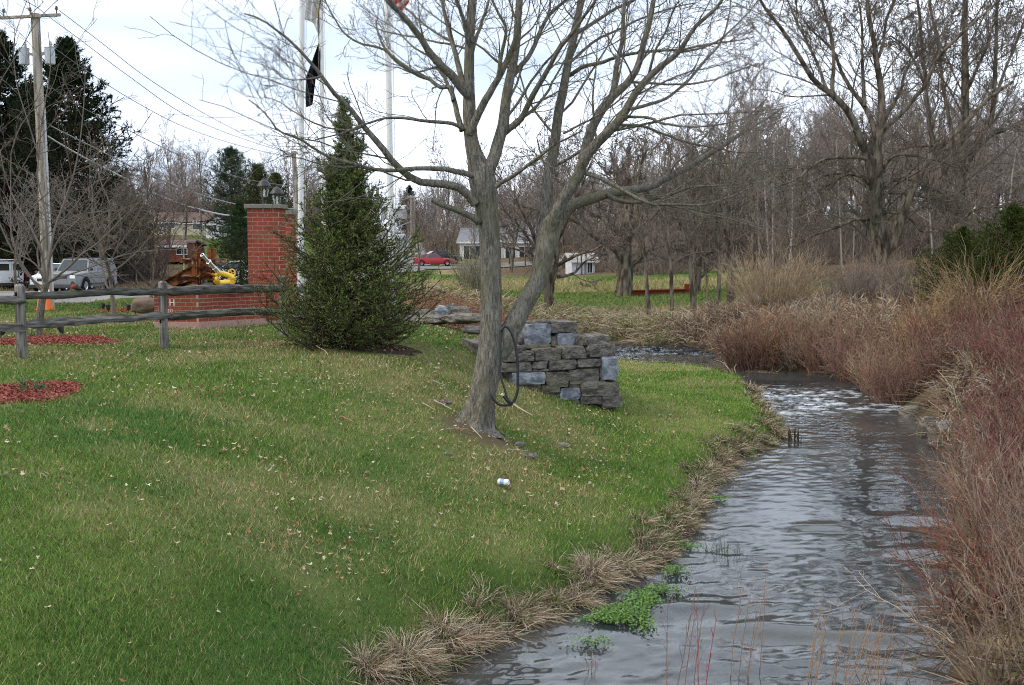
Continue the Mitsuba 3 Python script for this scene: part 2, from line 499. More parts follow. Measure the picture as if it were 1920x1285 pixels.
i, j = np.meshgrid(np.arange(len(XS) - 1), np.arange(len(YS) - 1), indexing='ij')
w = len(YS)
q = np.stack([i * w + j, (i + 1) * w + j, (i + 1) * w + j + 1, i * w + j + 1], -1).reshape(-1, 4)
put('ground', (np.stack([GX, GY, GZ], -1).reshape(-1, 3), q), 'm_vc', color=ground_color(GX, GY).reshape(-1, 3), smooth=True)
tag('ground', 'grassy land sloping from the lawn plateau down to the stream', kind='structure')


# ------------------------------------------------------------------ water
def f_water(p, n, uv):
    b = mikit.fbm(p.x * 0.9, p.y * 0.9, 3.0, 3)
    return mikit.mix((0.018, 0.016, 0.010), (0.045, 0.036, 0.02), mikit.smoothstep(0.35, 0.7, b))


bsdf('m_water', {'type': 'principled', 'base_color': VC, 'roughness': 0.05, 'specular': 0.5})
wx, wy = np.meshgrid(np.arange(-3, 9.6, 0.045), np.r_[np.arange(2, 30, 0.05), np.arange(30, 42, 0.09)], indexing='ij')
ws = sdist(wx.ravel(), wy.ravel()).reshape(wx.shape)


def ripple(x, y):
    # gentle glide near, broken riffle about 20-27 m, quiet pool at the bend
    rif = np.exp(-((y - 22.5) / 3.2) ** 2) + 1.5 * np.exp(-((y - 33.5) / 2.4) ** 2)
    pool = np.exp(-((y - 28.2) / 1.3) ** 2)
    near = sstep(12, 9, y)
    def wv(sx, sy, o, seed):
        return fb(x * sx + 0.25 * y, y * sy, 1.0, o, seed) - .5
    z = 0.010 * wv(1.4, 2.2, 3, 11) + 0.018 * wv(3.6, 7.5, 3, 12) + 0.013 * wv(9, 15, 3, 13) + 0.009 * wv(16, 21, 2, 14)
    z = z * (0.75 + 1.9 * rif + 0.55 * near) * (1 - 0.85 * np.clip(pool, 0, 1)) * (1 + .8 * sstep(30, 31.5, y)) * (.5 + 1.0 * sstep(.36, .62, fb(x * .9, y * .45, 1.0, 3, 41)))
    ridge = np.abs(fb(x * 2.6 + .3 * y, y * 3.2, 1.0, 3, 15) - .5)
    z += (0.035 * rif + 0.02 * near) * (0.2 - ridge) * 2
    for cx, cy, r, a in ((3.55, 12.35, .38, .024), (4.75, 12.7, .5, .05), (4.55, 17.0, .3, .04), (2.2, 9.0, .5, .045), (2.9, 8.8, .4, .04), (1.6, 9.5, .5, .035), (4.3, 11.3, .5, .035)):
        dx, dy = (x - cx) / r, (y - cy) / (r * .38)
        z += .6 * a * np.exp(-dx ** 2 - dy ** 2) - 0.4 * a * np.exp(-dx ** 2 - (dy + 1.9) ** 2)
    return z, rif


wz, rif = ripple(wx, wy)
foam = sstep(0.012, 0.036, wz) * sstep(0.35, 0.8, rif) * sstep(.46, .58, fb(wx * 5.0, wy * 8, 1.0, 4, 21))
foam = np.maximum(foam, sstep(.53, .62, fb(wx * 4.2, wy * 8, 1.0, 4, 25)) * sstep(.55, .95, rif) * 0.85)
deep = fb(wx, wy, .8, 3, 31)
wc = mixc((0.018, 0.022, 0.024), (0.046, 0.047, 0.044), sstep(.35, .7, deep) * .6 + .7 * sstep(-.6, -.05, ws))
foam = foam * sstep(28, 26, wy)
wc = mixc(wc, (0.55, 0.60, 0.64), np.clip(foam * .85, 0, 1))
m, k = wx.shape
i, j = np.meshgrid(np.arange(m - 1), np.arange(k - 1), indexing='ij')
q = np.stack([i * k + j, (i + 1) * k + j, (i + 1) * k + j + 1, i * k + j + 1], -1)
keep = (ws[:-1, :-1] < 0.35)
q = q[keep]
wv_, wf_ = np.stack([wx, wy, wz], -1).reshape(-1, 3), q.reshape(-1, 4)
used, inv = np.unique(wf_, return_inverse=True)
put('stream', (wv_[used], inv.reshape(-1, 4)), 'm_water', color=wc.reshape(-1, 3)[used], smooth=True)
tag('stream', 'shallow stream with rippled grey water curving round the lawn', kind='structure')

# ------------------------------------------------------------------ grass, leaves, bank tussocks
def fan(n, D0, D1, rng, half=33, power=1.0):
    """n places around the lawn, denser near the camera's side (level of detail by distance)"""
    t = rng.random(n)
    if power == 1.0:
        D = D0 * (D1 / D0) ** t
    else:
        e = 1 - power
        D = (D0 ** e + t * (D1 ** e - D0 ** e)) ** (1 / e)
    return D * np.tan(np.radians(half)) * rng.uniform(-1, 1, n), D


def blades(x, y, z, h, w, lean, rng):
    n = len(x)
    a = rng.uniform(0, 2 * np.pi, n)
    b = rng.uniform(0, 2 * np.pi, n)
    base = np.stack([x, y, z - 0.006], -1)
    side = np.stack([np.cos(a), np.sin(a), 0 * a], -1) * (w / 2)[:, None]
    tip = base + np.stack([np.cos(b) * lean * h, np.sin(b) * lean * h, h], -1)
    v = np.stack([base - side, base + side, tip], 1).reshape(-1, 3)
    return v, np.arange(3 * n).reshape(-1, 3)


def sward_color(x, y, rng):
    n1, n2 = fb(x, y, 0.35, 4, 1), fb(x, y, 1.3, 4, 3)
    n4 = fb(x, y, 0.8, 3, 44)
    r = rng.random(x.shape)
    g = mixc((0.090, 0.162, 0.038), (0.200, 0.278, 0.068), np.clip(0.5 * r + 0.9 * (n2 - .25), 0, 1))
    g = mixc(g, (0.060, 0.155, 0.045), sstep(.52, .68, n4) * .6)
    t = mixc((0.24, 0.20, 0.09), (0.44, 0.37, 0.21), rng.random(x.shape))
    brow = sstep(3.2, 0.5, np.hypot((x + 1.3) / 1.7, (y - 16.3))) * .45 + sstep(1.6, .4, np.hypot(x - .1, y - 15.2)) * .35
    pd = np.clip(0.10 + 0.62 * sstep(0.42, 0.64, n1 * 0.55 + n2 * 0.45) + brow, 0, .88)
    fresh = sstep(-.5, 3.0, x) * sstep(27, 10, y * .6)
    pd = pd * (1 - .55 * fresh)
    g = mixc(g, (0.165, 0.305, 0.045), .55 * fresh)
    return np.where((rng.random(x.shape) < pd)[..., None], t, g), pd


rng = np.random.default_rng(7)
x, y = fan(640000, 4.6, 32, rng, 33, 1.0)
s = SD(x, y)
keep = kind_masks(x, y) & (s > 0.12) & (np.abs(x) < 26)
x, y, s = x[keep], y[keep], s[keep]
c, pd = sward_color(x, y, rng)
# bare patch of needles under the small spruce, mulch rings
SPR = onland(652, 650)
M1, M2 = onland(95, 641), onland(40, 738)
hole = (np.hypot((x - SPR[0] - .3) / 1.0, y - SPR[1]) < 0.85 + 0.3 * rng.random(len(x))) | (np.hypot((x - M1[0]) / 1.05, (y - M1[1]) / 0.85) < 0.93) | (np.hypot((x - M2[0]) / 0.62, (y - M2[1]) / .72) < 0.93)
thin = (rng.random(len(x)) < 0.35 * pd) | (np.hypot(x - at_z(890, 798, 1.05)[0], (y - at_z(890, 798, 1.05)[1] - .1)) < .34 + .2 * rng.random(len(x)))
ok = ~hole & ~thin
x, y, s, c = x[ok], y[ok], s[ok], c[ok]
tuft = sstep(.55, .75, fb(x, y, 2.6, 3, 17))
h = (0.026 + 0.026 * rng.random(len(x)) + 0.05 * tuft * rng.random(len(x))) * (1 + 0.5 * sstep(.6, .15, s)) * (1 + 0.012 * y)
wdt = 0.0035 + 0.00052 * y
v, f = blades(x, y, H(x, y), h, wdt, rng.uniform(0.2, 1.1, len(x)), rng)
put('grass', (v, f), 'm_vc', color=np.repeat(c, 3, 0))
tag('grass', 'short green lawn grass mixed with dry straw-coloured blades', 'grass', kind='stuff')

# far lawn left of the plateau, up to the road, and across the stream (coarser)
x, y = fan(170000, 24, 75, rng, 31, 1.0)
s = SD(x, y)
near_left = kind_masks(x, y)
gc = ground_color(x, y)
grn = gc[:, 1] > gc[:, 0] * 1.05
keep = ~((x < -12) & (y > 42) & (y < 61.5)) & ~((np.abs(x + 15.5) < 6) & (y > 58)) & (s > .2) & ~(near_left & (y < 31)) & ~((x > 5.5) & (y < 38)) & (H(x, y) > .1)
x, y, gc, grn = x[keep], y[keep], gc[keep], grn[keep]
c = np.clip(gc * rng.uniform(1.1, 1.75, (len(x), 1)), 0, 1)
h = np.where(grn, 0.07, 0.16 + 0.25 * rng.random(len(x)) ** 2) * rng.uniform(.6, 1.3, len(x))
v, f = blades(x, y, H(x, y), h, 0.0012 * y * np.where(grn, 1, .7), rng.uniform(0.2, 1.2, len(x)), rng)
put('meadow_grass', (v, f), 'm_vc', color=np.repeat(c, 3, 0))
tag('meadow_grass', 'straw-coloured field grass with mown green strips beyond the stream', 'grass', kind='stuff')


# ---- fallen leaves
def leaf_shapes(n, size, rng):
    """lobed, curled dry leaves: (n,12,3) vertices and shared faces"""
    k = 11
    a = np.linspace(0, 2 * np.pi, k, endpoint=False)
    lob = np.where(np.arange(k) % 2 == 0, 1.0, 0.55)
    r = lob[None] * rng.uniform(.75, 1.15, (n, k))
    px, py = r * np.cos(a) * 0.62, r * np.sin(a)
    cu = rng.uniform(-.9, .9, (n, 1)); cv = rng.uniform(.1, .8, (n, 1))
    pz = cu * px * px + cv * py * py + rng.normal(0, .08, (n, k))
    v = np.stack([px, py, pz], -1)
    v = np.concatenate([v, np.zeros((n, 1, 3))], 1) * size[:, None, None]
    ang = rng.uniform(0, 2 * np.pi, n); tl = rng.normal(0, .5, n)
    ca, sa, ct, st = np.cos(ang), np.sin(ang), np.cos(tl), np.sin(tl)
    X, Y, Z = v[..., 0], v[..., 1], v[..., 2]
    Y, Z = Y * ct[:, None] - Z * st[:, None], Y * st[:, None] + Z * ct[:, None]
    X, Y = X * ca[:, None] - Y * sa[:, None], X * sa[:, None] + Y * ca[:, None]
    fcs = np.stack([np.full(k, k), np.arange(k), (np.arange(k) + 1) % k], 1)
    return np.stack([X, Y, Z], -1), fcs


LEAFC = np.array([(0.46, 0.34, 0.20), (0.56, 0.46, 0.33), (0.36, 0.22, 0.12), (0.50, 0.40, 0.27), (0.28, 0.15, 0.08), (0.60, 0.52, 0.40), (0.42, 0.22, 0.13)])
rng = np.random.default_rng(21)
x, y = fan(19000, 5.2, 26, rng, 29, -0.3)
s = SD(x, y)
dens = 0.12 + 0.88 * sstep(.44, .62, fb(x, y, .8, 3, 61)) + .6 * sstep(2.6, .8, np.hypot(x + .3, y - 13.5))
dens = dens * np.where(x > 2.0, .25, 1.0) * sstep(.3, 1.2, s)
keep = kind_masks(x, y) & (rng.random(len(x)) < dens) & (s > .2)
x, y = x[keep], y[keep]
size = rng.uniform(0.011, 0.026, len(x)) * (1 + .03 * y)
order = np.argsort(-size / y)
x, y, size = x[order], y[order], size[order]
lv, lf_ = leaf_shapes(len(x), size, rng)
lv = lv + np.stack([x, y, H(x, y) + 0.028 + .3 * size], -1)[:, None]
li = rng.integers(0, len(LEAFC), len(x))
lc = LEAFC[li] * rng.uniform(.6, .95, (len(x), 1))
LN = ['tan', 'pale', 'brown', 'tan', 'dark brown', 'pale', 'reddish brown']
NL = 300
for i in range(min(NL, len(x))):
    wh = 'on the open lawn before the fence' if x[i] < -2.2 else 'on the slope round the maple' if y[i] > 11 else 'on the lower lawn by the stream bank'
    k = thing('fallen_leaf', f'curled {LN[li[i]]} dry leaf lying {wh}', 'leaf', f'{LN[li[i]]} leaves {wh}')
    put(k, (lv[i], lf_), 'm_vc', color=lc[i])
rest = lv[NL:]
fr = (lf_[None] + (np.arange(len(rest)) * 12)[:, None, None]).reshape(-1, 3)
put('leaf_litter', (rest.reshape(-1, 3), fr), 'm_vc', color=np.repeat(lc[NL:], 12, 0))
tag('leaf_litter', 'small pale and brown dry leaves scattered thinly over the lawn', 'leaves', kind='stuff')


# ---- ribbons: arching dead grass
def ribbons(P, W, rng, twist=None):
    N, n = P.shape[:2]
    t = P[:, -1] - P[:, 0]
    side = np.cross(t, rng.normal(size=(N, 3)))
    side /= np.linalg.norm(side, axis=1, keepdims=True) + 1e-9
    o = side[:, None] * W[..., None] / 2
    v = np.stack([P - o, P + o], 2).reshape(-1, 3)
    i = np.arange(n - 1)
    q = np.stack([2 * i, 2 * i + 1, 2 * i + 3, 2 * i + 2], 1)
    q = (q[None] + (np.arange(N) * 2 * n)[:, None, None]).reshape(-1, 4)
    return v, np.vstack([q[:, [0, 1, 2]], q[:, [0, 2, 3]]])


def tussock(cx, cy, r, h, n, rng, out=1.0, dirv=None, w=0.006, npt=5):
    """arching straws: polyline points (n,npt,3) and widths"""
    a = rng.uniform(0, 2 * np.pi, n)
    rr = r * np.sqrt(rng.random(n)) * .5
    b = np.stack([cx + rr * np.cos(a), cy + rr * np.sin(a)], -1)
    z = H(b[:, 0], b[:, 1]) - 0.02
    reach = out * r * rng.uniform(.3, 1.4, n)
    dx, dy = np.cos(a) * reach, np.sin(a) * reach
    if dirv is not None:
        dx += dirv[0] * rng.uniform(.2, 1.2, n) * r; dy += dirv[1] * rng.uniform(.2, 1.2, n) * r
    hh = h * rng.uniform(.45, 1.15, n)
    t = np.linspace(0, 1, npt)
    arch = (2.2 * t - 1.55 * t * t * rng.uniform(.4, 1.3, (n, 1)))
    P = np.stack([b[:, :1] + dx[:, None] * t ** 1.4, b[:, 1:] + dy[:, None] * t ** 1.4, z[:, None] + hh[:, None] * arch], -1)
    P[:, 1:] += rng.normal(0, .05 * h, (n, npt - 1, 3))
    g = H(P[..., 0], P[..., 1])
    P[..., 2] = np.maximum(P[..., 2], np.maximum(g, 0.0) + .012)
    return P, np.broadcast_to(w * (1 - .75 * t), (n, npt)).copy()


def straw(n, rng, dark=0.0, red=0.0):
    c = mixc((0.27, 0.215, 0.15), (0.56, 0.48, 0.365), rng.random(n))
    c = mixc(c, (0.16, 0.105, 0.07), (rng.random(n) < .25 + dark) * .75)
    return mixc(c, (0.33, 0.19, 0.10), (rng.random(n) < red) * .8)


rng = np.random.default_rng(33)
la = smooth_line([p for p in LEFT if 6 < p[1] < 24], 400)
# the tussocks one can tell apart along the lawn's edge
spots = [(1110, 1085, .42, .36, 520), (1085, 1130, .3, .22, 260), (840, 1200, .42, .26, 420), (760, 1235, .4, .26, 420), (900, 1195, .3, .2, 260), (1175, 1065, .34, .2, 280), (1230, 1040, .3, .2, 240),
         (1300, 950, .28, .26, 240), (1340, 895, .36, .3, 320), (1360, 870, .3, .24, 220), (1310, 920, .3, .26, 240), (1385, 845, .26, .2, 180), (1408, 735, .4, .3, 220), (1280, 985, .3, .2, 240), (690, 1255, .35, .22, 320), (980, 1160, .34, .22, 320)]
names = ['tall pale grass tussock drooping over the bank like a mop', 'low straw tussock left of the mop-like pale tussock', 'matted brown grass tussock in the lower middle of the bank', 'matted pale grass tussock second from the lower end of the bank',
         'small brown tussock between two matted tussocks on the lower bank', 'brown flattened tussock just right of the mop-like pale tussock', 'brown tussock above the bright green water plants',
         'straw tussock on the bank below the tallest upper tussock', 'tallest straw tussock on the upper bank beside the lawn', 'straw tussock just beyond the tallest upper bank tussock', 'straw tussock leaning over mud at the middle of the bank', 'small straw tussock nearest the dark stump in the water',
         'straw tussock at the lawn corner where the stream bends away', 'brown tussock above the bare mud of the bank', 'pale tussock at the lowest end of the bank in the picture', 'thin brown tussock half way along the lower bank']
for (u, vv, r, h, n), nm in zip(spots, names):
    p = onland(u, vv)
    P, W = tussock(p[0], p[1], r * .5, h * .5, n, rng, 1.0, (.5, -.4), w=0.0035 + .00045 * p[1])
    k = thing('grass_tussock', nm, 'grass tussock', 'dry tussocks along the lawn bank')
    col = straw(n, rng, .1)
    v, f = ribbons(P, W, rng)
    put(k, (v, f), 'm_vc', color=np.repeat(col, 2 * P.shape[1], 0))
# the rest of the dead fringe, left bank and far bank
Ps, Ws, Cs = [], [], []
for i in range(230):
    p = la[rng.integers(0, len(la))]
    d = rng.uniform(-.04, .2) if rng.random() < .8 else rng.uniform(.1, .4)
    nrm = np.array([-.8, .5])
    c0 = p + nrm * d
    n = 70
    P, W = tussock(c0[0], c0[1], rng.uniform(.08, .17), rng.uniform(.05, .13), n, rng, 1.1, (.4, -.25), w=0.004 + .0005 * c0[1])
    Ps.append(P); Ws.append(W); Cs.append(mixc(straw(n, rng, .25), (0.075, 0.12, .03), (rng.random(n) < .3) * 1.0))
fb_pts = smooth_line([(-4, 40.6), (0.5, 38.25), (3.2, 36.4), (5.8, 34.5)], 200)
for i in range(330):
    p = fb_pts[rng.integers(0, len(fb_pts))]
    t = rng.random() ** 1.2
    c0 = np.array([p[0] + rng.normal(0, .3), p[1] + .1 + 4.0 * t])
    n = 46
    P, W = tussock(c0[0], c0[1], rng.uniform(.35, .6), rng.uniform(.12, .34), n, rng, 1.0, (0, -.4), w=0.026)
    Ps.append(P); Ws.append(W); Cs.append(mixc(straw(n, rng, -.1, .2 if rng.random() < .4 else .04), (0.12, 0.17, 0.045), (rng.random(n) < (.55 if rng.random() < .3 else .08)) * 1.0))
P, W, C = np.concatenate(Ps), np.concatenate(Ws), np.concatenate(Cs)
v, f = ribbons(P, W, rng)
put('bank_grass', (v, f), 'm_vc', color=np.repeat(C, 2 * P.shape[1], 0))
tag('bank_grass', 'matted dead grass fringing both banks of the stream', 'grass', kind='stuff')


# ---- green water plants by the bank, small leaves
def leaflets(pts, size, rng):
    n = len(pts)
    a = rng.normal(size=(n, 3)); a[:, 2] *= .4; a /= np.linalg.norm(a, axis=1, keepdims=True)
    b = np.cross(a, rng.normal(size=(n, 3)) * np.array([.35, .35, 1]) + np.array([0, 0, 1.0])); b /= np.linalg.norm(b, axis=1, keepdims=True) + 1e-9
    s = (size * rng.uniform(.6, 1.3, n))[:, None]
    v = np.stack([pts - a * s, pts + b * s * .6, pts + a * s, pts - b * s * .6], 1).reshape(-1, 3)
    i = np.arange(n)[:, None] * 4
    return v, np.vstack([i + [0, 1, 2], i + [0, 2, 3]])


pts = []
for (u, vv, rx, ry, n) in [(1180, 1150, .36, .5, 2800), (1135, 1160, .3, .2, 900), (1265, 1072, .22, .14, 500), (1240, 1108, .3, .12, 700), (1205, 1120, .3, .3, 1200), (1290, 1025, .25, .15, 400), (1440, 828, .3, .25, 500), (1400, 850, .3, .2, 400), (1345, 935, .25, .2, 400), (1110, 1205, .3, .1, 300)]:
    p = at_z(u, vv, 0.03)
    n = int(n * .7); rx *= .8; ry *= .8
    a = rng.uniform(0, 2 * np.pi, n); r = np.sqrt(rng.random(n)) * (.45 + .55 * rng.random(n)) * (1 + .35 * np.sin(a * 3 + u))
    X, Y = p[0] + rx * r * np.cos(a), p[1] + ry * r * np.sin(a)
    pts.append(np.stack([X, Y, np.maximum(H(X, Y), 0) + .015 + .055 * rng.random(n) * fb(X, Y, 5, 2, 3) * 2], -1))
pts = np.concatenate(pts)
v, f = leaflets(pts, 0.013, rng)
put('water_plants', (v, f), 'm_leafy', color=np.repeat(mixc((0.05, 0.12, 0.02), (0.14, 0.25, 0.05), rng.random(len(pts))), 4, 0))
tag('water_plants', 'bright green leafy water plants floating in mats beside the bank', 'water plants', kind='stuff')

for nm, uu, vv, n, hh, col, name in [('green reed shoots standing in the water off the mud bank', 1368, 1040, 9, .17, (0.06, 0.11, 0.03), 'reed_clump'),
                               ('few thin green shoots in the water left of the reed shoots', 1335, 1035, 4, .13, (0.08, 0.10, 0.04), 'reed_clump'),
                               ('dark broken stump with twigs standing in the stream by the lawn', 1490, 828, 12, .2, (0.05, 0.04, 0.03), 'water_stump')]:
    p = at_z(uu, vv, 0.0)
    b = np.stack([p[0] + rng.normal(0, .07, n), p[1] + rng.normal(0, .05, n), np.full(n, -.12)], -1)
    tip = b + np.stack([rng.normal(0, .05, n), rng.normal(0, .03, n), .12 + hh * rng.uniform(.5, 1.2, n)], -1)
    P = np.stack([b, (b + tip) / 2 + rng.normal(0, .008, (n, 3)), tip], 1)
    k = thing(name, nm, 'reeds' if name == 'reed_clump' else 'stump')
    put(k, tubes(P, np.full((n, 3), .004 if name == 'reed_clump' else .011) * np.array([1, .9, .4]), 4), 'm_vc', color=col)

# ------------------------------------------------------------------ the leaning two-stemmed tree in the middle
def px_limb(pts, n, D0, d0, d1, r0, r1):
    """limb traced in the photograph, standing D0 + (d0 .. d1) metres ahead; radii in photograph pixels at that distance"""
    s = smooth_line(np.array(pts, float), n)
    t = np.linspace(0, 1, n)
    D = D0 + d0 + (d1 - d0) * t
    return at(s[:, 0], s[:, 1], D), (r0 + (r1 - r0) * t ** .85) / FPX * D


TB = onland(890, 798)
TD = TB[1]
k = tag('maple_tree', 'bare grey two-stemmed tree leaning on the lawn slope, black hose hanging in its fork', 'tree')
rng = np.random.default_rng(11)


def stem(pts, n=60):
    """pts: (u, v, radius px, depth offset)"""
    s = smooth_line(np.array(pts, float), n)
    D = TD + s[:, 3]
    return at(s[:, 0], s[:, 1], D), s[:, 2] / FPX * D


def wobbly(P, R, s, amp, seed):
    """tube with uneven girth"""
    v, f = tubes(P, R, s)
    c = np.repeat(P, s, 0)
    n = meshkit.fbm(v * np.array([9, 9, 3.0]), 3, seed) - .5
    return c + (v - c) * (1 + amp * n[:, None]), f


main = [(888, 815, 50, 0), (889, 800, 36, 0), (893, 785, 30, 0), (899, 760, 27.5, 0), (906, 730, 26, 0), (913, 700, 25.5, 0), (918, 670, 25, 0), (920, 640, 22, 0), (921, 600, 20.5, .02), (921, 560, 20, .04), (920, 500, 20, .06), (918, 450, 19.5, .1), (914, 400, 20, .1), (910, 370, 23, .1), (903, 335, 24, .1),
        (893, 300, 17, .1), (886, 275, 14, .1), (882, 250, 12.5, .12), (879.5, 200, 11.5, .15), (879.5, 150, 9.5, .2), (880, 100, 9.2, .2), (882, 50, 8.5, .2), (886, 0, 8, .25), (889, -60, 7, .3), (896, -150, 5, .3), (900, -240, 3, .2)]
P, R = stem(main, 90)
v, f = wobbly(P, R, 22, .22, 3)
# root flare: buttresses near the ground
c = np.repeat(P, 22, 0)
hgt = v[:, 2] - TB[2]
ang = np.arctan2(v[:, 1] - c[:, 1], v[:, 0] - c[:, 0])
fl = 1 + 0.22 * sstep(.45, 0, hgt) * np.cos(ang * 5 + .7)
v = c + (v - c) * fl[:, None]
part('maple_tree', 'trunk', (v, f), 'm_bark', smooth=True)
for i, (a, L_) in enumerate([(-2.6, .24), (-1.9, .28), (-1.2, .26), (-.5, .24), (.3, .22), (2.9, .26)]):
    t = np.linspace(0, 1, 8)
    x, y = TB[0] + .10 * math.cos(a) + L_ * t * math.cos(a + .3 * math.sin(i)), TB[1] + .12 + .10 * math.sin(a) + L_ * t * math.sin(a + .3 * math.cos(i))
    z = H(x, y) + .11 * (1 - t) ** 1.6 - .02 - .05 * t
    part('maple_tree', 'root', wobbly(np.stack([x, y, z], -1), .075 * (1 - .72 * t), 9, .3, i), 'm_bark', smooth=True)
second = [(935, 668, 17, .03), (946, 645, 20, .03), (957, 620, 19, .05), (970, 598, 18, .06), (981.6, 575, 17.5, .08), (996, 550, 17, .1), (1009, 526, 17, .12), (1015, 500, 18, .15), (1021, 475, 18.5, .15), (1027, 450, 20, .18), (1033, 425, 19, .2), (1040, 405, 12, .2)]
P2, R2 = stem(second, 44)
part('maple_tree', 'second_trunk', wobbly(P2, R2, 18, .22, 8), 'm_bark', smooth=True)
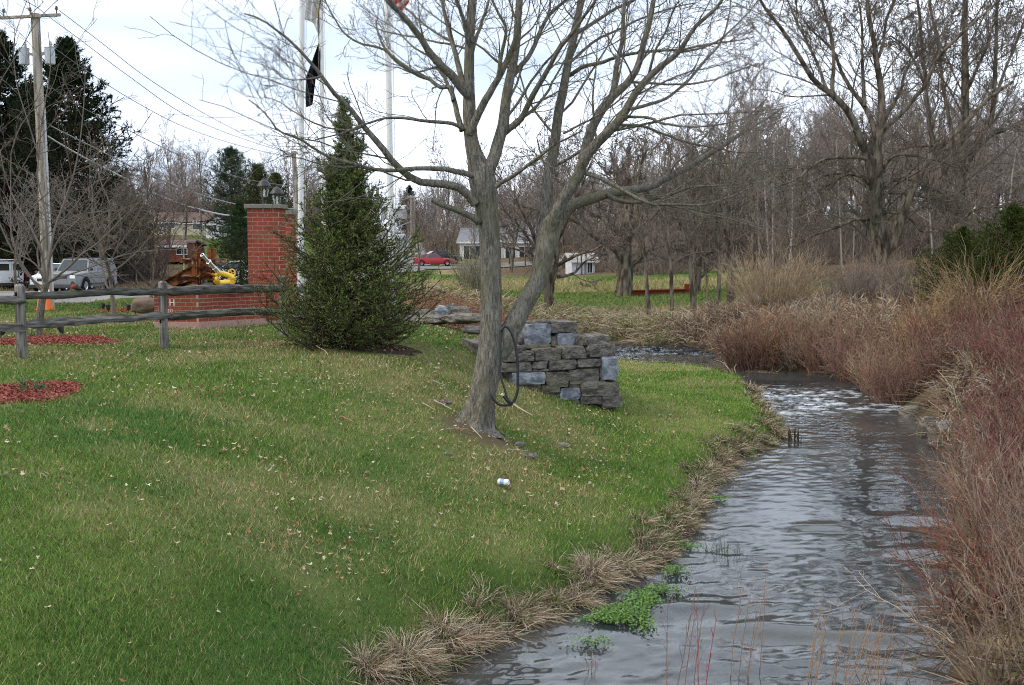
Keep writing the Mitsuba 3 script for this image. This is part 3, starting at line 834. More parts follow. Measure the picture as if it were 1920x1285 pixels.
LIMBS = [
    # pts, depth offset start/end, radius px start/end
    ([(1028, 440), (1025, 400), (1026, 350), (1031, 320), (1040, 275), (1047, 225), (1051, 200), (1060, 155), (1070, 100), (1080, 62), (1090, 0), (1098, -90), (1108, -200)], .3, .9, 13, 3),
    ([(1030, 435), (1042, 400), (1062, 362), (1085, 325), (1091, 305), (1110, 277), (1130, 257), (1150, 239), (1175, 205), (1190, 175), (1215, 147), (1245, 120), (1270, 100), (1287, 72), (1302, 50), (1337, 20), (1352, 0), (1380, -40)], .15, -.9, 14, 1.6),
    ([(1094, 300), (1103, 262), (1112, 237), (1130, 205), (1150, 180), (1175, 157), (1195, 125), (1207, 82), (1217, 45), (1225, 0), (1232, -80)], .1, .4, 10.5, 3),
    ([(1148, 182), (1153, 150), (1155, 120), (1165, 70), (1166, 30), (1168, 0), (1172, -60)], .2, .7, 6, 2.2),
    ([(1034, 430), (1042, 415), (1057, 397), (1080, 380), (1107, 372), (1140, 362), (1175, 357), (1215, 350), (1250, 332), (1282, 317), (1312, 297), (1350, 275), (1380, 255), (1425, 227), (1465, 202)], .3, 1.1, 13, 1.8),
    ([(1087, 323), (1120, 332), (1150, 347), (1175, 362), (1200, 375), (1230, 384), (1270, 385), (1312, 385), (1350, 375), (1400, 355)], -.05, -1.0, 5, 1.2),
    ([(1138, 364), (1162, 377), (1190, 381), (1225, 375), (1262, 365), (1300, 352), (1345, 350), (1400, 345)], .45, .2, 5, 1.2),
    ([(1182, 205), (1212, 197), (1245, 187), (1275, 165), (1300, 142), (1325, 112), (1350, 85), (1360, 60), (1370, 0)], -.4, -.1, 3.6, 1.3),
    ([(1160, 232), (1172, 219), (1212, 220), (1250, 232), (1300, 236), (1350, 232), (1400, 220), (1437, 200)], -.2, -1.3, 3.2, 1),
    ([(1140, 246), (1162, 234), (1200, 237), (1237, 250), (1287, 267), (1337, 277), (1387, 287), (1430, 285)], -.2, .7, 3.4, 1),
    ([(1068, 142), (1075, 137), (1095, 125), (1130, 116), (1160, 106), (1187, 100), (1225, 96), (1275, 94), (1325, 85), (1362, 80), (1412, 70)], .7, -.3, 4.2, 1.1),
    ([(1165, 160), (1185, 155), (1212, 157), (1250, 160), (1295, 161), (1337, 155), (1375, 140), (1425, 122)], .2, 1.4, 2.8, 1),
    ([(1082, 62), (1092, 57), (1125, 37), (1155, 17), (1180, 5), (1230, -20)], .8, 1.2, 4, 1.8),
    ([(1070, 115), (1077, 110), (1100, 90), (1125, 72), (1162, 55), (1200, 35), (1250, 17), (1300, 5)], .7, 1.5, 3, 1),
    ([(1215, 146), (1222, 118), (1230, 90), (1248, 60), (1262, 25), (1275, 0)], -.3, -.8, 3, 1.2),
    ([(1275, 98), (1310, 92), (1345, 78), (1380, 50), (1410, 20), (1430, -10)], -.6, -1.1, 2.4, 1),
    # from the straight stem
    ([(912, 330), (920, 310), (928, 290), (935, 262), (942, 237), (946, 205), (950, 175), (957, 140), (965, 100), (969, 60), (971, 0), (975, -80), (985, -170)], .05, .5, 13, 3),
    ([(880, 252), (885, 240), (897, 215), (915, 182), (935, 150), (955, 107), (967, 70), (976, 15), (980, -30), (990, -90)], .05, -.5, 8, 2.4),
    ([(934, 152), (937, 125), (944, 90), (950, 55), (937, 30), (922, 0), (915, -30)], -.2, -.5, 4.2, 1.8),
    ([(962, 142), (975, 125), (990, 107), (1001, 85), (1010, 62), (1030, 27), (1060, 0), (1090, -40)], .25, .9, 5, 2.2),
    ([(1024, 38), (1030, 18), (1034, 0), (1040, -40)], .6, .8, 2.5, 1.4),
    ([(945, 250), (960, 238), (977, 225), (987, 205), (997, 185), (1025, 135), (1052, 87), (1075, 60), (1102, 22), (1117, 0), (1140, -50)], .2, -.9, 6.5, 2.2),
    ([(955, 240), (972, 226), (1000, 205), (1025, 175), (1040, 147), (1060, 110)], .25, .6, 4.5, 1.2),
    ([(878, 178), (866, 165), (850, 145), (835, 130), (812, 105), (790, 72), (775, 52), (760, 32), (735, 2), (715, -30), (690, -80)], .1, -.8, 9.5, 2.6),
    ([(866, 245), (857, 215), (850, 190), (840, 162), (828, 165), (800, 147), (775, 135), (745, 115), (717, 87), (705, 60), (700, 37)], .1, .8, 5.5, 1.4),
    ([(850, 190), (843, 165), (832, 143), (822, 130)], .2, .5, 4, 3),
    ([(806, 148), (790, 143), (774, 135), (740, 112), (720, 92), (680, 83), (650, 66), (625, 30), (610, 0)], .5, 1.3, 3.2, 1.2),
    ([(870, 165), (866, 147), (857, 112), (847, 75), (841, 50), (835, 30), (827, 0), (820, -50)], .15, .7, 6, 2.4),
    ([(868, 242), (860, 237), (842, 231), (820, 230), (777, 225), (732, 221), (685, 232), (640, 250), (590, 262)], .05, -.9, 4, 1.1),
    ([(888, 330), (880, 327), (855, 322), (830, 317), (780, 316), (730, 320), (680, 315), (657, 307), (620, 297), (582, 275), (560, 260), (520, 245), (502, 220), (462, 185)], 0, -1.4, 5.6, 1.0),
    ([(892, 382), (882, 370), (872, 357), (850, 347), (817, 344), (787, 340), (762, 325), (740, 305), (715, 272), (682, 235), (660, 205), (625, 170), (605, 142), (580, 112), (555, 85), (520, 55), (482, 30), (457, 22)], 0, -1.0, 9, 1.2),
    ([(930, 350), (935, 345), (960, 332), (992, 310), (1025, 285), (1037, 275), (1060, 262), (1090, 245)], -.1, -.9, 4.5, 1.4),
    ([(1057, 250), (1085, 235), (1120, 217), (1155, 195), (1185, 172), (1215, 160)], -.5, -1.2, 2.4, 1),
    ([(880, 100), (876, 65), (868, 30), (858, 0), (845, -50)], .2, -.2, 5.5, 2.4),
    ([(886, 95), (892, 70), (903, 40), (914, 0), (922, -40)], .2, .6, 4, 1.8),
    ([(846, 76), (815, 60), (790, 42), (765, 20), (745, 0)], .5, 1.2, 2.4, 1.2),
    ([(872, 92), (850, 85), (812, 78), (770, 70), (725, 62), (690, 45)], .3, 1.2, 2.2, 1.0),
    ([(702, 322), (680, 315), (640, 318), (600, 312), (560, 300), (525, 295)], -.5, -.9, 2.2, .9),
    ([(682, 235), (655, 243), (620, 240), (585, 228), (550, 210), (520, 190), (495, 180)], -.5, -.3, 2.2, .9),
    ([(605, 142), (585, 148), (555, 150), (530, 145), (515, 125)], -.8, -1.2, 1.8, .8),
]
TW, limbP, limbR = [], [], []
for pts, d0, d1, r0, r1 in LIMBS:
    n = 26
    P, R = px_limb(pts, n, TD, d0, d1, r0, r1)
    P = P + np.cumsum(rng.normal(0, .0025, P.shape), 0)
    limbP.append(P); limbR.append(R)
    part('maple_tree', 'limb', wobbly(P, R, 10 if r0 > 5 else 7, .16, int(r0 * 7)), 'm_bark', smooth=True)
part('maple_tree', 'broken_limb', tubes(*[a[None] for a in px_limb([(898, 418), (890, 410), (875, 402), (850, 392), (830, 385), (810, 375)], 14, TD, 0, -.25, 7, 4.2)], 9, cap=True), 'm_bark', smooth=True, label='snapped-off dead stub on the left of the trunk')
LP, LR = np.stack(limbP), np.stack(limbR)
B1, B1R = grow(LP, LR * .8, 10, rng, .18, 1, 38, 12, .50, .35, 9, .12, .035, .36, .0035, flat=.15, minlen=.4, maxlen=2.3)
B2, B2R = grow(B1, B1R, 5, rng, .2, 1, 42, 13, .5, .35, 6, .2, .04, .6, .0028, minlen=.14, maxlen=.7)
B3, B3R = grow(B2, B2R, 2, rng, .25, 1, 45, 14, .5, .3, 4, .2, .06, .7, .0023, minlen=.06, maxlen=.3)
part('maple_tree', 'branches', tubes(B1, B1R, 5), 'm_bark', smooth=True)
part('maple_tree', 'twigs', cat(tubes(B2, B2R, 3), tubes(B3, B3R, 3)), 'm_vc', color=(0.15, 0.132, 0.115))
tag('maple_tree__twigs', kind='stuff'); tag('maple_tree__branches', kind='stuff')


# ------------------------------------------------------------------ bare trees, grown
def bare_tree(seed, h=12.0, r=.2, fork=.35, n1=9, ang=38, upg=.08, twig=.012, spread=.55, k2=6, k3=5, k4=4, lean=0.0, bole=.3):
    """(trunk mesh, crown mesh) of a leafless tree at the origin"""
    g = np.random.default_rng(seed)
    n = 12
    d = np.array([lean, 0, 1.0]); P = np.zeros((1, n, 3))
    for j in range(1, n):
        d = d + g.normal(0, .05, 3); d[2] = max(d[2], .8); d /= np.linalg.norm(d)
        P[0, j] = P[0, j - 1] + d * h * .8 / (n - 1)
    t = np.linspace(0, 1, n)
    R = (r * (1 - .85 * t) + r * .35 * np.exp(-t * 25))[None]
    P[0, 0, 2] = -.3
    tr = tubes(P, R, 9)
    A, AR = grow(P, R, n1, g, bole, .98, ang, 10, spread, .2, 9, .12, upg, .62, twig * 1.6, fall=.45)
    B, BR = grow(A, AR, k2, g, .18, 1, 40, 12, .48, .3, 6, .16, upg * .7, .6, twig * 1.2)
    C, CR = grow(B, BR, k3, g, .15, 1, 42, 14, .5, .3, 4, .2, .05, .6, twig)
    parts_ = [tubes(A, AR, 6), tubes(B, BR, 4), tubes(C, CR, 3)]
    if k4:
        E, ER = grow(C, CR, k4, g, .2, 1, 45, 14, .55, .3, 3, .2, .05, .7, twig * .8)
        parts_.append(tubes(E, ER, 3))
    return tr, cat(*parts_)


def plant_tree(name, label, group, x, y, mesh, s=1.0, rz=0.0, tcol=None, ccol=(0.13, 0.11, 0.09), cats='tree', dz=0.0):
    k = thing(name, label, cats, group)
    base = foot(x, y, dz)
    tr, cr = mesh
    R = rotz(rz)
    if tcol is None:
        put(k + '__trunk', xf(tr, R, base, s), 'm_barkfar', smooth=True)
    else:
        put(k + '__trunk', xf(tr, R, base, s), 'm_vc', color=tcol, smooth=True)
    put(k + '__crown', xf(cr, R, base, s), 'm_vc', color=ccol)
    return k


def tgroup(key, mesh, ccol):
    """a kind of tree whose copies are instances: entries trunk and crown"""
    tr, cr = mesh
    scene[key] = {'type': 'shapegroup', 'trunk': mikit.ply(tr, 'm_barkfar', smooth=True), 'crown': mikit.ply(cr, 'm_vc', color=np.tile(ccol, (len(cr[0]), 1)))}


WOODC = [(0.215, 0.192, 0.172), (0.19, 0.172, 0.155), (0.225, 0.19, 0.168), (0.21, 0.18, 0.165), (0.24, 0.214, 0.19), (0.215, 0.172, 0.152)]
for i in range(6):
    tgroup(f'wood_kind_{i}', bare_tree(100 + i, 12.5, .17, n1=11, ang=34 if i % 2 else 42, upg=.14, twig=.0145, spread=.54, k2=6, k3=5, k4=3, bole=.22 + .04 * (i % 3)), WOODC[i])


def inst(k, group, x, y, s, rz, sz=1.0, dz=0.0):
    b = foot(x, y, dz)
    scene[k] = {'type': 'instance', 'to_world': T().translate(b.tolist()).rotate([0, 0, 1], math.degrees(rz)).scale([s, s, s * sz]), 'g': {'type': 'ref', 'id': group}}


rng = np.random.default_rng(5)
used = []


def free(x, y, dmin):
    for a, b in used:
        if (a - x) ** 2 + (b - y) ** 2 < dmin * dmin:
            return False
    used.append((x, y)); return True


n = 0
# woods right of the field, two zones
for tries in range(4000):
    if n >= 145: break
    D = rng.uniform(84, 150)
    u = rng.uniform(830, 2080)
    if D < 97 and u < 1180: continue
    x = (u - 960) / FPX * D
    if not free(x, D, 2.4): continue
    if 840 < u < 1165 and (D < 100 or (D < 142 and rng.random() < .55)): continue
    wh = 'behind the white shed' if u < 1180 else 'behind the row of slender trees' if u < 1420 else 'behind the fan-shaped tan shrub' if u < 1560 else 'behind the spreading tree' if u < 1750 else 'behind the evergreens on the right'
    wh = ('bare grey tree at the front of the wood ' if D < 105 else 'bare brown tree deep in the wood ') + wh
    k = thing('woodland_tree', wh, 'tree', wh.replace('tree', 'trees', 1).replace('bare ', ''))
    inst(k, f'wood_kind_{rng.integers(6)}', x, D, rng.uniform(.78, 1.25) * (.90 if u < 1350 else 1.08), rng.uniform(0, 6.28), rng.uniform(.9, 1.1))
    n += 1
# hillside wood far behind, along the road and left
n = 0
for tries in range(4000):
    if n >= 285: break
    D = rng.uniform(185, 360)
    u = rng.uniform(-40, 2000)
    x = (u - 960) / FPX * D
    if 690 < u < 770 and D < 300: continue
    if not free(x, D, 4): continue
    wh = 'bare reddish tree on the far hill ' + ('behind the houses on the left' if u < 520 else 'above the far road' if u < 900 else 'behind the white farmhouse' if u < 1160 else 'beyond the wood')
    k = thing('distant_tree', wh, 'tree', wh.replace('tree', 'trees', 1))
    inst(k, f'wood_kind_{[2, 3, 5, 0][rng.integers(4)]}', x, D, rng.uniform(.85, 1.25), rng.uniform(0, 6.28), rng.uniform(.9, 1.15))
    n += 1


# ------------------------------------------------------------------ conifers
def conifer(seed, h, prof, nwh, nb, nlet, need, nlen, nwid, up0=35, up1=-8, sub=3, bole=.02, dark=(0.022, 0.042, 0.016), lite=(0.075, 0.105, 0.03), brown=0.0, curl=.25, wid2=.35, thin=0.0, zexp=.92, rag=(.72, 1.12)):
    """(trunk, branches, (needles, colours)) of a needle tree at the origin; prof(t): branch length at relative height t"""
    g = np.random.default_rng(seed)
    r = h * .0125
    P = np.stack([g.normal(0, .006 * h, 10) * np.linspace(0, 1, 10), g.normal(0, .006 * h, 10) * np.linspace(0, 1, 10), np.linspace(-.1, h, 10)], -1)
    trunk = tubes(P[None], (r * (1.15 - np.linspace(0, 1, 10)))[None] + .004, 8)
    zs = bole + (1 - bole) * np.linspace(0, .985, nwh) ** zexp
    t = np.repeat(zs, nb) + g.normal(0, .35 / nwh, nwh * nb)
    t = np.clip(t, bole, .99)
    L = np.array([prof(a) for a in t]) * g.uniform(*rag, len(t))
    az = np.tile(np.linspace(0, 2 * np.pi, nb, endpoint=False), nwh) + np.repeat(g.uniform(0, 6.28, nwh), nb) + g.normal(0, .25, len(t))
    el = np.radians(up1 + (up0 - up1) * t ** 1.5 + g.normal(0, 6, len(t)))
    kp = g.random(len(t)) > thin * sstep(.62, .9, t)
    t, L, az, el = t[kp], L[kp], az[kp], el[kp]
    n = 7
    s = np.linspace(0, 1, n)
    rad = L[:, None] * s * np.cos(el)[:, None]
    zz = t[:, None] * h + L[:, None] * (np.sin(el)[:, None] * s + curl * s ** 2.5 - .12 * np.sin(s * np.pi))
    B = np.stack([rad * np.cos(az)[:, None], rad * np.sin(az)[:, None], zz], -1)
    B[:, 1:] += g.normal(0, .012 * h / 4, (len(t), n - 1, 3))
    BR = (.0022 * h + .010 * L)[:, None] * (1 - .85 * s)
    # branchlets lie about in the plane of their branch
    A, AR = grow(B, BR, nlet, g, .12, .99, 48, 9, wid2, .2, 4, .08, .03, .5, .0012 * h, flat=.75, minlen=.02 * h, fall=.62)
    sets = [B[:, 2:], A]
    if sub:
        S, SR = grow(A, AR, sub, g, .2, .98, 45, 10, .48, .2, 3, .08, .02, .6, .001 * h, flat=.6, minlen=.012 * h)
        sets.append(S)
    vs, cs = [], []
    for k, Q in enumerate(sets):
        m = Q.shape[1]
        N = len(Q)
        ln = np.linalg.norm(np.diff(Q, axis=1), axis=2).sum(1)
        per = max(3, int(need * np.percentile(ln, 82) / nlen))
        x = g.random((N, per)) * (m - 1.001); i = x.astype(int); fr = (x - i)[..., None]
        ar = np.arange(N)[:, None]
        pos = Q[ar, i] * (1 - fr) + Q[ar, i + 1] * fr
        tan = Q[ar, i + 1] - Q[ar, i]; tan /= np.linalg.norm(tan, axis=2, keepdims=True) + 1e-9
        pr = g.normal(size=pos.shape); pr -= (pr * tan).sum(-1, keepdims=True) * tan
        pr /= np.linalg.norm(pr, axis=2, keepdims=True) + 1e-9
        d = tan * .75 + pr * .75 + np.array([0, 0, .12])
        tip = pos + d * (nlen * g.uniform(.6, 1.2, (N, per, 1)))
        sd = np.cross(d, g.normal(size=pos.shape)); sd /= np.linalg.norm(sd, axis=2, keepdims=True) + 1e-9
        sd *= nwid / 2
        vs.append(np.stack([pos - sd, pos + sd, tip], 2).reshape(-1, 3))
        tone = np.clip(g.random((N, 1)) * .75 + .35 * x / (m - 1) * (k == len(sets) - 1) + g.normal(0, .12, (N, per)), 0, 1)
        c = mixc(dark, lite, tone)
        if brown:
            c = mixc(c, (0.16, 0.085, 0.04), ((g.random((N, 1)) < brown) * np.ones((N, per))) * .85)
        cs.append(np.repeat(c.reshape(-1, 3), 3, 0))
    v = np.vstack(vs)
    return trunk, cat(tubes(B, BR, 4), tubes(A, AR, 3)), (v, np.arange(len(v)).reshape(-1, 3)), np.vstack(cs)


CONIFER_KINDS = {}


def plant_conifer(name, label, x, y, parts_, s=1.0, rz=0.0, group=None, dz=0.0, bark=(0.075, 0.055, 0.042)):
    """copies of one kind are instances of a group whose entries are trunk, branches and needles"""
    k = thing(name, label, 'tree', group)
    if id(parts_) not in CONIFER_KINDS:
        tr, br, nd, c = parts_
        gk = f'conifer_kind_{len(CONIFER_KINDS)}'
        CONIFER_KINDS[id(parts_)] = (gk, parts_)
        scene[gk] = {'type': 'shapegroup', 'trunk': mikit.ply(tr, 'm_vc', smooth=True, color=np.tile(bark, (len(tr[0]), 1))), 'branches': mikit.ply(br, 'm_vc', color=np.tile(bark, (len(br[0]), 1))), 'needles': mikit.ply(nd, 'm_vc', color=c)}
    inst(k, CONIFER_KINDS[id(parts_)][0], x, y, s, rz)
    return k


def pw(*pts):
    a = np.array(pts)
    return lambda t: float(np.interp(t, a[:, 0], a[:, 1]))


top = at(633, 186, SPR[1])
hs = top[2] - SPR[2]
c1 = conifer(51, hs, pw((0, .92), (.04, 1.26), (.12, 1.36), (.35, .95), (.6, .50), (.72, .33), (.8, .3), (.88, .16), (.93, .06), (1, .01)), 34, 10, 20, 1.6, .042, .0115, zexp=1.08, rag=(.5, 1.2), up0=46, up1=2, sub=3, dark=(0.050, 0.085, 0.031), lite=(0.195, 0.248, 0.076), brown=.02, thin=.8)
plant_conifer('spruce_tree', 'small green spruce with a bare pointed leader on the lawn beside the fence', SPR[0], SPR[1], c1)
# the thin bare leader shoots at its tip are part of the branches above

cd = conifer(52, 16.5, pw((0, 3.6), (.15, 4.9), (.4, 4.6), (.65, 3.3), (.85, 1.7), (.95, .7), (1, .15)), 22, 10, 15, 1.3, .24, .085, up0=34, up1=-16, sub=3, dark=(0.010, 0.019, 0.012), lite=(0.028, 0.044, 0.020), curl=.22, bole=.08)
p = at(140, 545, 78)
plant_conifer('dark_spruce', 'tall dark spruce right of the utility pole, its tip against the sky', p[0], p[1], cd, 1.04, 0.6)
p = at(12, 545, 82)
plant_conifer('dark_spruce', 'tall dark spruce at the left edge behind the utility pole', p[0], p[1], cd, 1.12, 2.9)
p = at(70, 545, 90)
plant_conifer('dark_spruce', 'dark spruce standing between and behind the two tall dark spruces', p[0], p[1], cd, .95, 4.4)
cp = conifer(53, 11.0, pw((0, 2.0), (.2, 3.6), (.5, 3.3), (.8, 2.1), (.95, 1.0), (1, .3)), 17, 7, 11, 1.5, .30, .05, up0=40, up1=0, sub=3, dark=(0.022, 0.047, 0.026), lite=(0.075, 0.115, 0.06), bole=.12)
p = at(437, 470, 112)
plant_conifer('pine_tree', 'blue-green pine rising behind the brick pillar and its lanterns', p[0], p[1], cp, 1.02, .3, dz=0)
co = conifer(54, 10.0, pw((0, 2.6), (.2, 3.3), (.5, 2.7), (.8, 1.5), (1, .2)), 21, 8, 10, 1.2, .24, .05, up0=35, up1=0, sub=3, dark=(0.035, 0.052, 0.02), lite=(0.10, 0.115, 0.045))
p = at(486, 470, 108)
plant_conifer('olive_evergreen', 'olive-green evergreen between the blue-green pine and the flagpoles', p[0], p[1], co, .98, 1.0)
p = at(520, 470, 118)
plant_conifer('olive_evergreen', 'olive-green evergreen half hidden behind the nearest flagpole', p[0], p[1], co, .92, 2.0)
p = at(452, 545, 58)
plant_conifer('blue_spruce', 'low bushy spruce directly left of the brick pillar', p[0], p[1], conifer(55, 4.6, pw((0, 1.2), (.2, 1.45), (.5, 1.1), (.8, .5), (1, .06)), 22, 8, 11, 1.2, .11, .024, sub=3, dark=(0.02, 0.042, 0.02), lite=(0.055, 0.09, 0.038)), 1, .4)
p = at(252, 520, 105)
plant_conifer('blue_spruce', 'rounded dark evergreen under the thick white cable, left of the cream house', p[0], p[1], cp, .62, 2.2)
p = at(768, 400, 300)
plant_conifer('distant_spruce', 'dark spruce on the distant hill between flagpole and maple', p[0], p[1], cd, .75, 1.2)
ce = conifer(56, 2.25, pw((0, 1.3), (.15, 1.5), (.45, 1.05), (.75, .5), (1, .02)), 22, 9, 13, 1.2, .06, .015, thin=.5, up0=50, up1=8, sub=3, dark=(0.016, 0.034, 0.010), lite=(0.062, 0.088, 0.020), brown=.05)
for u, v, D, s, r, nm in [(1800, 610, 28.5, .95, .2, 'bushy evergreen behind the tall beige grass on the right bank'), (1893, 610, 26.5, 1.12, 1.3, 'tallest bushy evergreen at the right edge above the red-stemmed shrubs'), (1850, 610, 25.0, .72, 2.2, 'low dark evergreen in front of its two taller neighbours'), (1960, 620, 25, 1.0, 3.2, 'evergreen cut off by the right edge of the picture')]:
    p = at(u, v, D)
    plant_conifer('bushy_evergreen', nm, p[0], p[1], ce, s, r)


# ------------------------------------------------------------------ big bare trees at the right and slender ones on the far bank
def traced(name, label, D, stems, seed, k=(9, 6, 5, 3), twig=.008, col=(0.135, 0.115, 0.098), spread=1.0, maxlen=2.6, catname='tree', up=.06):
    g = np.random.default_rng(seed)
    key = thing(name, label, catname)
    Ps, Rs, big = [], [], []
    for pts, d0, d1, r0, r1 in stems:
        n = 20
        P, R = px_limb(pts, n, D, d0, d1, r0, r1)
        P[1:] += np.cumsum(g.normal(0, .004 * D / 13, (n - 1, 3)), 0)
        Ps.append(P); Rs.append(R * (.84 if r0 < 10 else .95))
    Ps, Rs = np.stack(Ps), np.stack(Rs)
    nt = sum(1 for s in stems if s[3] >= 10)
    put(key + '__trunk', cat(*[wobbly(Ps[i], Rs[i], 10, .2, i) for i in range(nt)]), 'm_barkfar', smooth=True)
    for i in range(nt, len(stems)):
        part(key, 'limb', tubes(Ps[i][None], Rs[i][None], 7), 'm_barkfar', smooth=True)
    A, AR = grow(Ps, Rs * .8, k[0], g, .2, 1, 38, 12, .55 * spread, .35, 8, .13, up * .8, .36, twig * 1.6, minlen=.9, maxlen=maxlen * 1.5)
    B, BR = grow(A, AR, k[1], g, .2, 1, 42, 12, .5, .35, 5, .18, .04, .6, twig * 1.3, minlen=.3)
    C, CR = grow(B, BR, k[2], g, .2, 1, 44, 12, .5, .35, 4, .2, .05, .6, twig)
    E, ER = grow(C, CR, k[3], g, .2, 1, 44, 12, .55, .35, 3, .2, .05, .6, twig * .8)
    put(key + '__crown', cat(tubes(A, AR, 4), tubes(B, BR, 3), tubes(C, CR, 3), tubes(E, ER, 3)), 'm_vc', color=col)
    return key


S1 = [([(1652, 545), (1650, 520), (1643, 470), (1640, 430), (1640, 380), (1637, 340), (1636, 300)], 0, 0, 17, 13),
      ([(1672, 560), (1668, 520), (1660, 470), (1653, 420), (1650, 380), (1648, 340), (1646, 290), (1644, 255)], -.2, 0, 14, 10),
      ([(1676, 560), (1672, 500), (1682, 440), (1698, 390), (1718, 340), (1740, 300), (1770, 265), (1800, 240), (1850, 185), (1900, 150)], -.3, -1.5, 10, 2.5),
      ([(1636, 305), (1622, 285), (1608, 255), (1595, 222), (1575, 195), (1558, 180), (1530, 160), (1505, 125), (1480, 80), (1450, 40), (1425, 5), (1410, -40)], 0, -1.5, 9.5, 2.5),
      ([(1566, 188), (1562, 170), (1564, 110), (1556, 60), (1545, 25), (1538, 0), (1530, -50)], 0, .5, 5, 2.4),
      ([(1556, 180), (1545, 150), (1525, 100), (1505, 60), (1485, 20), (1470, -10)], 0, 1.4, 4, 1.8),
      ([(1644, 260), (1630, 212), (1600, 172), (1580, 140), (1565, 100), (1520, 55), (1500, 30)], 0, 1.5, 7, 1.6),
      ([(1646, 258), (1652, 210), (1650, 170), (1641, 115), (1636, 80), (1630, 45), (1625, 0), (1622, -60)], 0, .6, 9, 3.5),
      ([(1641, 120), (1655, 80), (1662, 40), (1675, 10), (1690, -30)], .3, 1.3, 4, 1.8),
      ([(1621, 200), (1618, 150), (1615, 100), (1612, 50), (1605, 0)], .2, 1.2, 4, 2),
      ([(1646, 262), (1660, 240), (1690, 215), (1712, 190), (1735, 165), (1755, 120), (1790, 80), (1850, 30), (1875, 5)], 0, -2, 6.5, 2.2),
      ([(1650, 245), (1665, 215), (1690, 170), (1700, 130), (1730, 95), (1760, 70)], .2, 1.4, 5, 1.6),
      ([(1640, 355), (1618, 335), (1595, 328), (1575, 335), (1550, 352), (1530, 362)], 0, -1.2, 6, 1.6),
      ([(1632, 300), (1600, 296), (1560, 297), (1530, 308), (1500, 335), (1460, 350)], 0, -1.8, 5, 1.4),
      ([(1638, 375), (1622, 345), (1605, 328), (1560, 330), (1510, 345), (1470, 350)], .2, 1.3, 5, 1.3),
      ([(1638, 410), (1610, 410), (1570, 425), (1530, 440), (1500, 455), (1460, 475), (1430, 482)], 0, -1.0, 4.4, 1.3),
      ([(1655, 350), (1675, 340), (1700, 336), (1730, 348), (1765, 365), (1800, 395)], 0, 1, 5, 1.4),
      ([(1656, 325), (1668, 300), (1690, 290), (1720, 292), (1760, 300), (1790, 310)], 0, -1, 4.6, 1.4),
      ([(1660, 398), (1690, 402), (1715, 420), (1730, 435), (1770, 436), (1810, 437)], 0, -1, 3.6, 1.2),
      ([(1650, 365), (1690, 362), (1730, 372), (1770, 378)], -.2, -1.2, 3.6, 1.2)]
traced('spreading_tree', 'largest spreading bare tree on the right bank, two twisted trunks', 44, S1, 3, k=(10, 6, 5, 2), twig=.0095)
S2 = [([(1800, 540), (1800, 480), (1798, 400), (1798, 330), (1803, 260), (1808, 200), (1806, 120), (1806, 40), (1808, -60)], 0, .5, 13, 4.5),
      ([(1790, 400), (1765, 310), (1745, 240), (1738, 150), (1730, 60), (1722, -20)], 0, -2, 7, 2.8),
      ([(1798, 320), (1780, 230), (1768, 160), (1760, 80), (1745, 20), (1740, -30)], 0, 2, 5.5, 2.5),
      ([(1800, 330), (1830, 270), (1858, 220), (1864, 130), (1864, 40), (1866, -40)], 0, 1, 6.5, 3),
      ([(1805, 340), (1840, 270), (1880, 245), (1920, 235), (1980, 225)], 0, -2, 6, 2.5),
      ([(1862, 200), (1880, 140), (1905, 70), (1925, 10)], 1, 2.5, 4, 1.8),
      ([(1806, 180), (1830, 130), (1850, 80), (1870, 20)], 0, -2, 4, 1.5),
      ([(1738, 170), (1720, 130), (1700, 90), (1670, 60)], -1, -2.5, 3.4, 1.3),
      ([(1795, 300), (1760, 280), (1720, 275), (1680, 285)], 0, 2, 4, 1.4),
      ([(1798, 420), (1840, 390), (1880, 385), (1930, 395)], 0, -1.5, 4, 1.4)]
traced('tall_tree', 'tall bare many-stemmed tree at the right edge behind the spreading tree', 58, S2, 4, k=(14, 6, 5, 2), twig=.012, maxlen=3.4)
S3 = [([(1166, 575), (1168, 556), (1170, 535), (1172, 505), (1173, 470), (1176, 430), (1180, 395)], 0, 0, 19, 9),
      ([(1173, 500), (1150, 470), (1120, 450), (1095, 425), (1060, 400), (1040, 370)], 0, -1.5, 7, 1.6),
      ([(1174, 510), (1200, 485), (1230, 465), (1270, 455), (1310, 450)], 0, 1.0, 6, 1.4),
      ([(1178, 420), (1165, 370), (1150, 320), (1140, 290)], 0, 1, 6, 1.6),
      ([(1180, 400), (1192, 350), (1200, 310), (1212, 275)], 0, -1, 6, 1.6),
      ([(1175, 450), (1215, 410), (1250, 380), (1280, 350)], 0, -1, 5, 1.4),
      ([(1176, 460), (1140, 420), (1100, 390), (1070, 350)], 0, 1.2, 5, 1.4),
      ([(1182, 396), (1180, 350), (1175, 300)], .2, .4, 6, 1.8)]
traced('field_tree', 'stout dark bare tree at the left end of the rusty beams', 49, S3, 6, k=(8, 6, 4, 3), twig=.012, col=(0.12, 0.098, 0.085))
